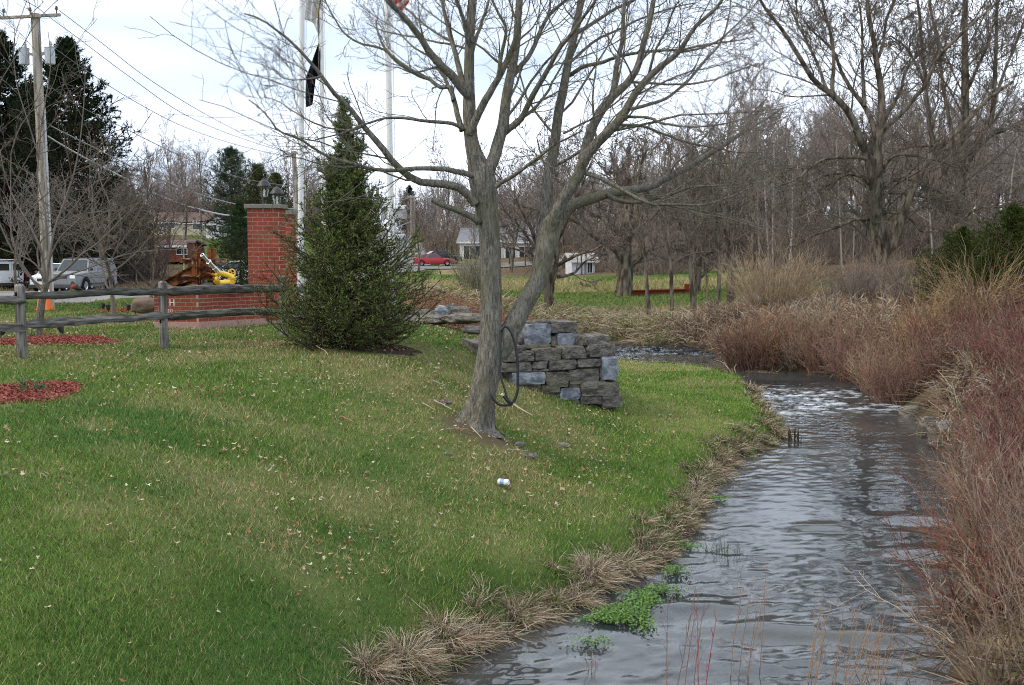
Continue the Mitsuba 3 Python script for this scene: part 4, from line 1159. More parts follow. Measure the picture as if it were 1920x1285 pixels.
S4 = [([(1031, 585), (1030, 560), (1033, 530), (1042, 500), (1046, 470), (1048, 440)], 0, 0, 10.5, 6),
      ([(1031, 570), (1026, 545), (1022, 520), (1014, 490), (1005, 450), (990, 410), (970, 370)], 0, -1.4, 10, 2),
      ([(1047, 450), (1052, 400), (1040, 350), (1020, 300), (1010, 260)], 0, 1, 5, 1.4),
      ([(1048, 445), (1070, 400), (1090, 350), (1110, 310)], 0, -1, 5, 1.4),
      ([(1043, 500), (1080, 480), (1120, 465), (1160, 440)], 0, -1, 4.5, 1.2),
      ([(1045, 520), (1070, 515), (1100, 490), (1140, 478)], 0, .8, 4, 1.2),
      ([(1012, 485), (985, 440), (950, 400), (925, 380)], -.8, -2, 4, 1.2),
      ([(1020, 510), (990, 480), (960, 465), (940, 440)], 0, 1, 4, 1.2)]
traced('field_tree', 'bare forked tree seen just right of the leaning maple trunk', 41, S4, 7, k=(7, 5, 4, 3), twig=.010, col=(0.13, 0.108, 0.092))
S5 = [([(1304, 560), (1305, 540), (1306, 515), (1308, 480), (1312, 440), (1318, 400)], 0, 0, 12, 6),
      ([(1308, 480), (1285, 440), (1265, 400), (1250, 360)], 0, 1, 4.5, 1.4), ([(1310, 460), (1340, 420), (1360, 380), (1375, 340)], 0, -1, 4.5, 1.4), ([(1316, 410), (1320, 360), (1318, 310)], 0, .5, 5, 1.5), ([(1308, 490), (1345, 470), (1390, 455)], 0, 1, 3.5, 1.2)]
traced('field_tree', 'dark bare tree at the right end of the rusty beams', 52, S5, 8, k=(9, 6, 5, 3), twig=.012, col=(0.12, 0.10, 0.085))
# slender trees on the far bank
SL = [(1216, 602, 1204, 440, 1196, 400, 5.0, 38.5), (1260, 597, 1255, 470, 1250, 380, 4.6, 38.8), (1299, 590, 1290, 470, 1270, 400, 4.6, 39.2), (1302, 585, 1301, 450, 1302, 360, 3.8, 40.5), (1346, 582, 1347, 460, 1340, 370, 4.4, 40.0), (1368, 580, 1365, 440, 1368, 330, 6.2, 40.0), (1377, 578, 1370, 480, 1352, 400, 3.2, 40.6), (1326, 580, 1322, 500, 1310, 440, 2.4, 40)]
NM = ['slender bare tree leftmost of the row on the far bank', 'slender bare tree second from the left in the far bank row', 'slender bare tree third from the left, leaning left on the far bank', 'thin straight tree tight beside the third slender tree', 'slender bare tree standing left of the thickest slender trunk', 'thickest of the slender trees on the far bank', 'thin bare tree leaning against the thickest slender trunk', 'thinnest sapling in the far bank row']
for (u0, v0, u1, v1, u2, v2, r, D), nm in zip(SL, NM):
    st = [([(u0, v0 + 12), (u0, v0), ((u0 + u1) / 2 + 1.5, (v0 + v1) / 2), (u1, v1), (u2, v2), (u2 - 4, v2 - 60), (u2 + 2, v2 - 110)], 0, .3, max(r, 10.01) if False else r, 1.4)]
    g = np.random.default_rng(int(u0))
    key = thing('slender_tree', nm, 'tree', 'slender trees on the far bank')
    P, R = px_limb(st[0][0], 20, D, 0, .3, r, 1.2)
    put(key + '__trunk', tubes(P[None], R[None], 7), 'm_barkfar', smooth=True)
    A, AR = grow(P[None], R[None], 13, g, .3, .98, 52, 12, .30, .3, 7, .15, .06, .5, .014, maxlen=2.6)
    B, BR = grow(A, AR, 6, g, .2, 1, 42, 12, .5, .3, 5, .18, .04, .6, .011)
    C, CR = grow(B, BR, 4, g, .2, 1, 42, 12, .5, .3, 3, .18, .04, .6, .009)
    put(key + '__crown', cat(tubes(A, AR, 4), tubes(B, BR, 3), tubes(C, CR, 3)), 'm_vc', color=(0.165, 0.135, 0.11))

# bare trees on the left: in the mulch ring, by the road, near the house
ST = onland(72, 632)
def left_tree(name, label, base, H_, r, seed, n1, ang, twig, spread, col, bole=.22, k=(6, 5, 3), s=1.0, dz=0.0):
    tr, cr = bare_tree(seed, H_, r, n1=n1, ang=ang, twig=twig, spread=spread, k2=k[0], k3=k[1], k4=k[2], bole=bole, upg=.05)
    return plant_tree(name, label, None, base[0], base[1], (tr, cr), s, 0.0, tcol=(0.17, 0.145, 0.12), ccol=col, dz=dz)
g = np.random.default_rng(77)
key = thing('young_tree', 'young bare tree in the red mulch ring behind the rail fence', 'tree')
D = ST[1]
LT = [([(72, 640), (72, 625), (76, 585), (82, 550), (88, 530)], 0, 0, 7.5, 6),
      ([(88, 532), (105, 520), (130, 500), (150, 480), (185, 455), (215, 425), (245, 395), (270, 372)], 0, -.6, 4.2, 1.2),
      ([(95, 528), (130, 515), (160, 505), (200, 490), (235, 478), (280, 470), (330, 468)], 0, .7, 3.2, .9),
      ([(86, 532), (92, 490), (100, 440), (120, 380), (140, 320), (152, 250), (158, 180), (160, 130)], 0, .3, 4.4, 1.0),
      ([(84, 535), (70, 500), (40, 480), (10, 470), (-40, 450)], 0, -.5, 3.8, 1.2),
      ([(85, 533), (80, 480), (60, 430), (30, 380), (10, 330), (0, 280)], 0, .6, 4, 1.2),
      ([(90, 500), (110, 450), (150, 410), (180, 370), (205, 330), (225, 280)], 0, -.8, 3.2, 1),
      ([(88, 470), (85, 400), (70, 330), (75, 260), (85, 190), (95, 120), (90, 60)], .1, .2, 3.4, .9),
      ([(75, 300), (50, 220), (30, 150), (25, 90), (40, 30), (60, -20)], .3, .6, 2.2, .8),
      ([(20, 360), (50, 300), (90, 240), (130, 200)], .3, -.3, 2.2, .8),
      ([(-60, 330), (-10, 280), (40, 230), (90, 180), (110, 120)], .5, .2, 2.4, .8),
      ([(-60, 200), (0, 150), (40, 90), (70, 40), (108, 0)], .5, .2, 2.2, .9),
      ([(-50, 420), (20, 400), (80, 370), (120, 340), (170, 310)], -.4, -.2, 2.4, .8),
      ([(-40, 480), (30, 450), (100, 420), (160, 400), (220, 395), (260, 380)], .4, .2, 2.4, .8)]
LT[10] = ([(78, 545), (20, 430), (20, 300), (45, 225), (90, 180), (110, 120)], .1, .4, 3, .8)
LT[11] = ([(76, 545), (0, 420), (-30, 300), (-10, 180), (40, 90), (70, 40), (108, 0)], 0, -.4, 3, .9)
LT[12] = ([(82, 540), (30, 470), (40, 420), (80, 370), (120, 340), (170, 310)], -.1, -.6, 3, .8)
LT[13] = ([(88, 528), (70, 470), (100, 430), (160, 400), (220, 395), (260, 380)], .1, .8, 3, .8)
Ps, Rs = [], []
for pts, d0, d1, r0, r1 in LT:
    P, R = px_limb(pts, 18, D, d0, d1, r0, r1)
    Ps.append(P); Rs.append(R)
Ps, Rs = np.stack(Ps), np.stack(Rs)
put(key + '__trunk', tubes(Ps[:1], Rs[:1], 10), 'm_bark', smooth=True)
for i in range(1, len(Ps)):
    part(key, 'limb', tubes(Ps[i:i + 1], Rs[i:i + 1] * .62, 6), 'm_vc', color=(0.175, 0.15, 0.13), smooth=True)
A, AR = grow(Ps[1:], Rs[1:] * .6, 7, g, .15, 1, 36, 11, .40, .3, 6, .12, .04, .55, .0042, maxlen=1.6)
B, BR = grow(A, AR, 5, g, .15, 1, 38, 11, .45, .3, 5, .14, .04, .6, .0036)
C, CR = grow(B, BR, 2, g, .2, 1, 40, 11, .45, .3, 3, .14, .04, .6, .003)
put(key + '__twigs', cat(tubes(A, AR, 4), tubes(B, BR, 3), tubes(C, CR, 3)), 'm_vc', color=(0.15, 0.125, 0.108))
left_tree('crabapple_tree', 'dense twiggy bare tree in the small planting bed by the brick sign', onland(213, 592), 3.4, .06, 301, 12, 50, .006, .85, (0.16, 0.13, 0.112), .16, k=(5, 4, 3))
left_tree('crabapple_tree', 'dense twiggy bare tree between the silver car and the brick sign', onland(285, 585), 3.3, .06, 302, 13, 52, .0075, .9, (0.125, 0.098, 0.085), .14)
for i, (u, v, D, s, nm) in enumerate([(30, 530, 72, .62, 'bare tree behind the white van at the left edge'), (110, 530, 74, .6, 'bare tree directly behind the utility pole'), (200, 530, 76, .6, 'bare tree behind the silver car'), (255, 500, 84, .55, 'bare tree left of the cream house'), (955, 500, 120, .5, 'small bare tree before the white farmhouse between the trunks'), (985, 500, 116, .5, 'small bare tree before the right end of the white farmhouse'), (893, 500, 122, .5, 'small bare tree before the left end of the white farmhouse'), (1090, 505, 93, .42, 'small bare tree in front of the white shed'), (345, 470, 118, .95, 'wide bare tree in front of the cream house'), (385, 445, 165, 1.1, 'bare tree rising behind the roof of the cream house'), (275, 445, 170, 1.1, 'bare tree behind the left end of the cream house'),
        (330, 445, 178, 1.25, 'tallest bare tree behind the cream house'), (785, 505, 104, .62, 'bare tree beside the red car on the far road'), (820, 490, 128, .6, 'bare tree right of the red car'), (845, 470, 140, .75, 'bare tree left of the straight maple trunk'), (560, 480, 150, .9, 'bare tree behind the two left flagpoles'), (880, 480, 150, .85, 'bare tree behind the white house and the maple'), (660, 470, 170, 1.0, 'bare tree behind the small spruce'), (925, 500, 110, .55, 'small bare tree in front of the white house'), (455, 420, 210, 1.2, 'bare tree behind the blue-green pine'), (160, 440, 170, 1.3, 'bare tree far behind the dark spruces'), (60, 440, 160, 1.3, 'bare tree in the gap left of the dark spruces')]):
    p = at(u, v, D)
    k = thing('bare_tree', nm, 'tree')
    inst(k, f'wood_kind_{i % 6}', p[0], p[1], s, i * 1.3)


# pale-barked thin trees at the front of the wood
for i, (u, vb, u1, v1, r, D) in enumerate([(1441, 505, 1432, 300, 2.0, 82), (1449, 505, 1452, 320, 1.6, 83), (1578, 505, 1571, 330, 2.0, 80), (1600, 500, 1603, 350, 1.6, 84), (1748, 480, 1742, 300, 1.8, 80), (1893, 420, 1905, 270, 2.2, 70), (1480, 510, 1486, 330, 2.4, 79), (1425, 508, 1420, 360, 1.5, 86)]):
    g = np.random.default_rng(900 + i)
    k = thing('pale_tree', 'thin pale-barked tree at the front of the wood', 'tree', 'thin pale-barked trees before the wood')
    P, R = px_limb([(u, vb + 30), (u, vb), ((u + u1) / 2 + g.normal(0, 2), (vb + v1) / 2), (u1, v1), (u1 - 3, v1 - 70)], 14, D, 0, .4, r, .7)
    put(k + '__trunk', tubes(P[None], R[None], 6), 'm_vc', color=(.27, .25, .225), smooth=True)
    A, AR = grow(P[None], R[None], 12, g, .3, .98, 45, 10, .25, .3, 6, .14, .06, .5, .018)
    B, BR = grow(A, AR, 6, g, .2, 1, 42, 12, .5, .3, 4, .18, .04, .6, .014)
    put(k + '__crown', cat(tubes(A, AR, 4), tubes(B, BR, 3)), 'm_vc', color=(.22, .20, .18))


# ------------------------------------------------------------------ shrubs
def shrub(name, label, cx, cy, h, r, n, seed, col, thick=.006, lean=.5, kids=4, curve=.12, group=None, catname='shrub', col2=None, kid=.38, k2=0):
    g = np.random.default_rng(seed)
    a = g.uniform(0, 2 * np.pi, n); rr = r * .45 * np.sqrt(g.random(n))
    b = np.stack([cx + rr * np.cos(a), cy + rr * np.sin(a)], -1)
    z = np.maximum(H(b[:, 0], b[:, 1]), -.05) - .04
    m = 7
    hh = h * g.uniform(.5, 1.1, n)
    d = np.stack([np.cos(a) * lean * g.uniform(.1, 1.2, n), np.sin(a) * lean * g.uniform(.1, 1.2, n), np.ones(n)], -1)
    d /= np.linalg.norm(d, axis=1, keepdims=True)
    P = np.zeros((n, m, 3)); P[:, 0] = np.c_[b, z]
    for j in range(1, m):
        d = d + g.normal(0, curve, (n, 3)); d[:, 2] += .02
        d /= np.linalg.norm(d, axis=1, keepdims=True)
        P[:, j] = P[:, j - 1] + d * (hh / (m - 1))[:, None]
    R = thick * g.uniform(.7, 1.3, (n, 1)) * (1 - .7 * np.linspace(0, 1, m))
    ms, cs = [tubes(P, R, 3)], [mixc(np.array(col) * .5, np.array(col) * 1.4, g.random(n))]
    cs[0] = np.repeat(cs[0], m * 3, 0)
    A, AR = grow(P, R, kids, g, .25, .98, 32, 12, kid, .3, 4, .12, .05, .7, thick * .4)
    c = mixc(np.array(col if col2 is None else col2) * .75, np.array(col if col2 is None else col2) * 1.25, g.random(len(A)))
    ms.append(tubes(A, AR, 3)); cs.append(np.repeat(c, 12, 0))
    if k2:
        B, BR = grow(A, AR, k2, g, .2, .98, 36, 12, .45, .3, 3, .15, .05, .7, thick * .35)
        c = mixc(np.array(col) * .75, np.array(col) * 1.25, g.random(len(B)))
        ms.append(tubes(B, BR, 3)); cs.append(np.repeat(c, 9, 0))
    k = thing(name, label, catname, group)
    put(k, cat(*ms), 'm_vc', color=np.vstack(cs))
    return k


RED, BRN, TAN, GRY = (0.175, 0.076, 0.062), (0.24, 0.175, 0.13), (0.33, 0.25, 0.165), (0.22, 0.18, 0.15)
ry = np.array([p[1] for p in RIGHT[::-1]][1:]); rx = np.array([p[0] for p in RIGHT[::-1]][1:])
def xr(y):
    return float(np.interp(y, ry[:11], rx[:11]))


rng = np.random.default_rng(91)
ys = [7.0, 8.0, 9.1, 10.2, 11.4, 12.6, 13.8, 15.0, 16.2, 17.4, 18.7, 20.2, 21.8, 23.6]
for i, yy in enumerate(ys):
    far = yy > 11.6
    nm = f'shrub on the right bank, {["nearest", "second", "third", "fourth", "fifth", "sixth", "seventh", "eighth", "ninth", "tenth", "eleventh", "twelfth", "thirteenth", "fourteenth"][i]} by the water from the bottom corner'
    nm = ('dark red ' if far else 'brown ') + nm
    shrub('red_twig_shrub' if far else 'brown_shrub', nm, xr(yy) + (.85 if far else .45) + rng.uniform(-.1, .3) + (.55 if 16 < yy < 21 else 0), yy, (1.25 if far else .98) * rng.uniform(.85, 1.15), .95, 78, 400 + i, RED if far else BRN, .0072 if far else .0062, .62, 4, .12, 'shrubs along the right bank', col2=(RED if far and i % 3 == 1 else BRN), k2=1)
for i, (yy, off, kk) in enumerate([(9.3, 2.0, 'b'), (11.2, 2.1, 'b'), (13.0, 2.3, 'r'), (14.8, 2.5, 'r'), (16.8, 2.6, 'r'), (19.0, 2.6, 'r'), (21.5, 2.4, 'r'), (24.0, 2.2, 'r'), (15.5, 4.2, 'r'), (18.5, 4.6, 'b')]):
    nm = ('dark red ' if kk == 'r' else 'brown ') + f'shrub in the second row up the right bank, {["first", "second", "third", "fourth", "fifth", "sixth", "seventh", "eighth", "ninth", "last"][i]} from the bottom corner'
    shrub('red_twig_shrub' if kk == 'r' else 'brown_shrub', nm, xr(yy) + off, yy, (1.35 if kk == 'r' else .9) * rng.uniform(.85, 1.1), 1.1, 78, 440 + i, RED if kk == 'r' else BRN, .0075, .55, 4, .11, 'shrubs behind the right bank', col2=BRN if i % 2 else None, k2=1)
EDGE = {1378: 697, 1410: 696, 1440: 697, 1500: 699, 1560: 706, 1620: 722, 1660: 742, 1690: 762}
for u, D, h, r, n, col, nm, nam in [(1378, 33.0, 1.35, 1.1, 170, (0.17, 0.10, 0.075), 'dark brown shrub overhanging the quiet pool at the bend', 'brown_shrub'), (1440, 33.0, 1.25, 1.0, 150, (0.31, 0.18, 0.115), 'rust-coloured shrub second from the bend on the far right bank', 'brown_shrub'), (1560, 31.5, 1.2, 1.1, 150, (0.27, 0.165, 0.12), 'reddish shrub over the bank right of the straw clump', 'brown_shrub'), (1620, 29.5, 1.35, 1.1, 150, (0.26, 0.155, 0.115), 'red-brown shrub on the bank above the riffle', 'red_twig_shrub'),
                         (1690, 26.5, 1.3, 1.1, 150, (0.26, 0.16, 0.12), 'red-brown shrub above the pale bank grass near the boulders', 'red_twig_shrub'), (1410, 31.5, 1.1, .9, 130, TAN, 'pale straw-coloured shrub between the two dark shrubs at the bend', 'tan_shrub'), (1500, 31.0, 1.1, .9, 150, TAN, 'straw-coloured bush over the pool left of the reddish shrub', 'tan_shrub'), (1660, 28.2, 1.1, .9, 140, TAN, 'straw-coloured bush between two red-brown bank shrubs', 'tan_shrub'), (1600, 34, 1.3, 1.2, 150, GRY, 'grey tangled shrub on top of the right bank', 'grey_shrub'), (1500, 37, .9, 1.2, 130, BRN, 'low brown shrub beside the hidden stone blocks', 'brown_shrub'), (1640, 36, 1.5, 1.3, 160, BRN, 'tall brown shrub below the spreading tree', 'brown_shrub'), (1720, 30, 1.3, 1.2, 150, GRY, 'grey-brown shrub left of the tall beige grass', 'grey_shrub')]:
    p = at(u, 600, D)
    if u in EDGE:
        p = at_z(u, EDGE[u], 0) + [.1 + .35 * (u == 1378), .55, 0]
    shrub(nam, nm, p[0], p[1], h, r, n, int(u), col, .010, .55, 4, .12, k2=1)
p = onland(1452, 588)
shrub('tan_shrub', 'fan-shaped pale tan shrub on the bank top below the wood', p[0], p[1], 2.1, 1.6, 260, 5, TAN, .010, .75, 4, .07)
p = at(1835, 640, 24.5)
g = np.random.default_rng(8)
P, W = tussock(p[0], p[1], 1.1, 1.3, 900, g, .8, None, w=.012, npt=6)
P2, W2 = tussock(p[0] - 1.1, p[1] + .4, .8, 1.0, 500, g, .8, None, w=.014, npt=6)
k = thing('plume_grass', 'tall beige plume grass clump in front of the evergreens', 'grass clump')
put(k, ribbons(np.concatenate([P, P2]), np.concatenate([W, W2]), g), 'm_vc', color=np.repeat(mixc((0.24, 0.155, 0.08), (0.42, 0.33, 0.20), g.random(1400)), 12, 0))
# red dogwood stems behind the ledge of stones
for i, (u, D, h, nm) in enumerate([(800, 29, .95, 'reddish thicket left of the maple, nearest the flagpole'), (835, 30, 1.05, 'reddish thicket behind the pale boulder'), (870, 29.5, 1.0, 'reddish thicket just left of the straight trunk'), (960, 31, .95, 'reddish thicket seen between the two maple trunks'), (985, 33, .7, 'rusty grass thicket right of the leaning trunk')]):
    p = at(u, 600, D)
    shrub('red_thicket', nm, p[0], p[1], h, 1.1, 170, 500 + i, (0.30, 0.14, 0.10), .007, .25, 2, .06, 'reddish thickets behind the stone ledge')
for i, (u, D, h, nm) in enumerate([(892, 46, 1.9, 'grey-green bush behind the straight trunk'), (905, 50, 2.0, 'grey bush in front of the white house')]):
    p = at(u, 530, D)
    shrub('grey_shrub', nm, p[0], p[1], h, 1.1, 80, 520 + i, (0.20, 0.185, 0.13), .014, .5, 4, .12, k2=1)
# brush behind the parked cars, and on the distant hill
def brush(name, label, n, ur, Dr, hr, rad, col, seed, keepf=None, R_=2.4):
    """uncountable leafless brush: instances of a few clumps"""
    g = np.random.default_rng(seed)
    m = 42
    for q in range(3):
        a = g.uniform(0, 2 * np.pi, m); r = R_ * np.sqrt(g.random(m))
        hh = g.uniform(*hr, m)
        b = np.stack([r * np.cos(a), r * np.sin(a), np.full(m, -.25)], -1)
        sp = hr[1] * .12
        mid = b + np.stack([g.normal(0, sp, m), g.normal(0, sp, m), hh * .55], -1)
        tip = mid + np.stack([g.normal(0, sp * 1.4, m), g.normal(0, sp * 1.4, m), hh * .5], -1)
        P = np.stack([b, mid, tip], 1)
        A, AR = grow(P, np.tile([rad * 2.2, rad * 1.6, rad], (m, 1)), 6, g, .15, .98, 42, 12, .5, .3, 4, .15, .05, .7, rad)
        mesh = cat(tubes(P, np.tile([rad * 2.2, rad * 1.6, rad], (m, 1)), 3), tubes(A, AR, 3))
        scene[f'{name}_clump_{q}'] = {'type': 'shapegroup', 'clump': mikit.ply(mesh, 'm_vc', color=np.tile(col, (len(mesh[0]), 1)))}
    y_ = g.uniform(*Dr, n // m); u_ = g.uniform(*ur, n // m)
    if keepf is not None:
        kk_ = keepf(u_, y_); y_, u_ = y_[kk_], u_[kk_]
    for i, (u, y) in enumerate(zip(u_, y_)):
        inst(f'{name}__{i + 1:03d}', f'{name}_clump_{i % 3}', (u - 960) / FPX * y, y, g.uniform(.75, 1.2), g.uniform(0, 6.28))
    tag(name, label, 'undergrowth', kind='stuff')


brush('undergrowth', 'low leafless undergrowth filling the foot of the wood', 9000, (800, 2060), (85, 165), (1.0, 4.4), .013, (0.19, 0.158, 0.132), 15, lambda u, y: ~((u < 1180) & (y < 99)) & ~((u < 1140) & (y < 140)), 2.8)
brush('tangled_brush', 'dark tangled leafless brush behind the parked cars and shrubs', 2600, (-60, 262), (85, 97), (1.0, 4.6), .010, (0.10, 0.08, 0.07), 31)
brush('distant_brush', 'leafless reddish-brown brush covering the distant hill', 5200, (-60, 1500), (178, 340), (2.0, 7.5), .034, (0.15, 0.115, 0.10), 32, lambda u, y: ~((u > 680) & (u < 785) & (y < 300)) & ~((u > 280) & (u < 450) & (y < 172)), 5.0)
g = np.random.default_rng(16)
# dead grass and herbs clothing the right bank
Ps, Ws, Cs = [], [], []
for i in range(760):
    yy = 6.2 + 33 * g.random() ** 1.1
    x0 = xr(min(yy, 27.6)) if yy < 27.6 else 6.0
    if 16.0 < yy < 25.5 and g.random() < .6: x0 += .95
    xx = x0 + (.12 + 5.5 * g.random() ** 1.6 if yy < 27.6 else g.uniform(.2, 9))
    yy = yy + .7 if yy > 28 else yy
    if yy > 28 and SD(np.array([xx]), np.array([yy]))[0] < .1: continue
    m = 34 if yy > 12.5 else 16
    P, W = tussock(xx, yy, g.uniform(.25, .45), g.uniform(.16, .42), m, g, .9, (-.1, -.1), w=.006 + .0008 * yy, npt=4)
    Ps.append(P); Ws.append(W)
    near = np.clip((12 - yy) / 6, 0, 1)
    Cs.append(mixc(straw(m, g, .12, .3), (0.17, 0.10, 0.07), (g.random(m) < .25 + .35 * near) * .9) * g.uniform(.75, 1.1))
for i in range(330):
    near = i < 200
    yy = g.uniform(5.5, 12.5) if near else g.uniform(18, 26.5)
    xx = xr(yy) + (g.uniform(-.05, 3.2) if near else g.uniform(.3, 3.0))
    m = 36
    P, W = tussock(xx, yy, g.uniform(.25, .5), g.uniform(.07, .2), m, g, 1.2, None, w=.007 + .0008 * yy, npt=4)
    Ps.append(P); Ws.append(W)
    Cs.append(mixc(straw(m, g, .3, .3), (0.13, 0.085, 0.06), (g.random(m) < .45) * .9) * g.uniform(.6, 1.0))
m = 36
cand = np.stack([g.uniform(5.0, 10.5, 4000), g.uniform(24.5, 36.5, 4000)], -1)
sd_ = SD(cand[:, 0], cand[:, 1])
cand = cand[(sd_ > .03) & (sd_ < 3.0) & ~kind_masks(cand[:, 0], cand[:, 1])][:400]
for xx, yy in cand:
    P, W = tussock(xx, yy, g.uniform(.3, .55), g.uniform(.2, .5), m, g, .9, (-.15, -.35), w=.026, npt=4)
    Ps.append(P); Ws.append(W)
    Cs.append(mixc(straw(m, g, .1, .3), (0.17, 0.10, 0.07), (g.random(m) < .22) * .9) * g.uniform(.8, 1.15))
P, W, C = np.concatenate(Ps), np.concatenate(Ws), np.concatenate(Cs)
C = C * np.array([.95, 1.0, 1.07])
put('right_bank_grass', ribbons(P, W, g), 'm_vc', color=np.repeat(C, 8, 0))
tag('right_bank_grass', 'tangled dead grass and herbs covering the right bank', 'grass', kind='stuff')
# distinct arching canes and bleached dead twigs over the near right bank
for i, (yy, off, n, h, th, col, nm) in enumerate([(8.4, .25, 26, 1.25, .0062, (0.17, 0.07, 0.055), 'dark red canes arching over the water at the bottom right'), (9.8, .35, 26, 1.3, .006, (0.20, 0.10, 0.075), 'brown canes arching over the water above the bottom right corner'), (11.0, .3, 24, 1.3, .006, (0.17, 0.075, 0.06), 'dark canes hanging over the water half way up the right edge'), (8.9, .1, 5, 1.1, .0055, (0.50, 0.43, 0.35), 'bleached dead twigs reaching over the water at the lower right'), (10.4, .9, 8, 1.4, .006, (0.47, 0.40, 0.32), 'pale dead canes among the brown shrubs at the right edge'), (7.6, .5, 20, 1.0, .006, (0.24, 0.16, 0.11), 'brown broken canes in the bottom right corner')]):
    shrub('arching_canes', nm, xr(yy) + off, yy, h, .7, n, 700 + i, col, th, 1.0, 6, .17, catname='canes', k2=2)
# stalks standing in the shallows nearest the camera
g = np.random.default_rng(61)
for i, (u0, u1, v1, n, sp, col, nm) in enumerate([(1328, 1332, 1130, 2, .01, (0.30, 0.045, 0.05), 'bright red bare stem rising from the water at the bottom'), (1275, 1300, 1080, 4, .08, (0.24, 0.14, 0.11), 'thin brownish stems left of the bright red stem'), (1400, 1420, 1060, 5, .10, (0.26, 0.17, 0.13), 'thin branching stems right of the bright red stem'), (1570, 1590, 1130, 12, .16, (0.30, 0.20, 0.13), 'clump of brown seed stalks at the bottom of the stream'), (1640, 1665, 1150, 12, .16, (0.28, 0.18, 0.12), 'second clump of brown seed stalks towards the right bank'), (1120, 1105, 1230, 3, .05, (0.24, 0.10, 0.09), 'short reddish stems near the lower bank')]):
    D = 7.5 + .25 * (i % 3)
    b0 = at_z(u0, 1300 if D < 8 else 1285, 0)
    tp = at(u1, v1, D)
    b = np.stack([(u0 - 960) / FPX * D + g.normal(0, sp, n), D + g.normal(0, sp, n), np.full(n, -.2)], -1)
    tip = b + np.stack([g.normal(tp[0] - b[:, 0].mean(), .05, n), g.normal(0, .05, n), .2 + max(tp[2], .1) * g.uniform(.65, 1.05, n)], -1)
    t = np.linspace(0, 1, 6)[None, :, None]
    P = b[:, None] * (1 - t) + tip[:, None] * t + np.cumsum(g.normal(0, .006, (n, 6, 3)), 1)
    R = np.full((n, 6), .0042) * (1 - .6 * np.linspace(0, 1, 6))
    A, AR = grow(P, R, 7, g, .35, .99, 30, 10, .16, .3, 4, .1, .05, .6, .0016)
    k = thing('water_stalks', nm, 'stalks')
    put(k, cat(tubes(P, R, 5), tubes(A, AR, 3)), 'm_vc', color=col)


# ------------------------------------------------------------------ stones
def f_stone(p, n, uv):
    a = mikit.fbm(p.x * 9, p.y * 9, p.z * 14, 4)
    b = mikit.fbm(p.x * 38, p.y * 38, p.z * 60, 3)
    c = mikit.mix((0.062, 0.056, 0.05), (0.235, 0.218, 0.195), mikit.smoothstep(0.3, 0.72, a * 0.55 + b * 0.45))
    return mikit.mix(c, mi.Color3f(0.19, 0.175, 0.09), 0.35 * mikit.smoothstep(0.55, 0.72, mikit.fbm(p.x * 4, p.y * 4, p.z * 5, 3)))


def f_blue(p, n, uv):
    a = mikit.fbm(p.x * 12, p.y * 12, p.z * 12, 4)
    c = mikit.mix((0.135, 0.15, 0.172), (0.31, 0.332, 0.365), mikit.smoothstep(0.3, 0.7, a))
    return mikit.mix(c, mi.Color3f(0.10, 0.105, 0.11), 0.7 * mikit.smoothstep(0.6, 0.75, mikit.fbm(p.x * 30, p.y * 30, p.z * 30, 3)))


def f_stoneh(p, n, uv):
    return 0.02 * mikit.fbm(p.x * 14, p.y * 14, p.z * 34, 4)


for nm, fn in (('m_stone', f_stone), ('m_bluestone', f_blue)):
    bsdf(nm, {'type': 'twosided', 'b': {'type': 'bumpmap', 'arbitrary': mikit.proc(f_stoneh, 0.004), 'scale': 1.0, 'bsdf': {'type': 'diffuse', 'reflectance': mikit.proc(fn)}}})


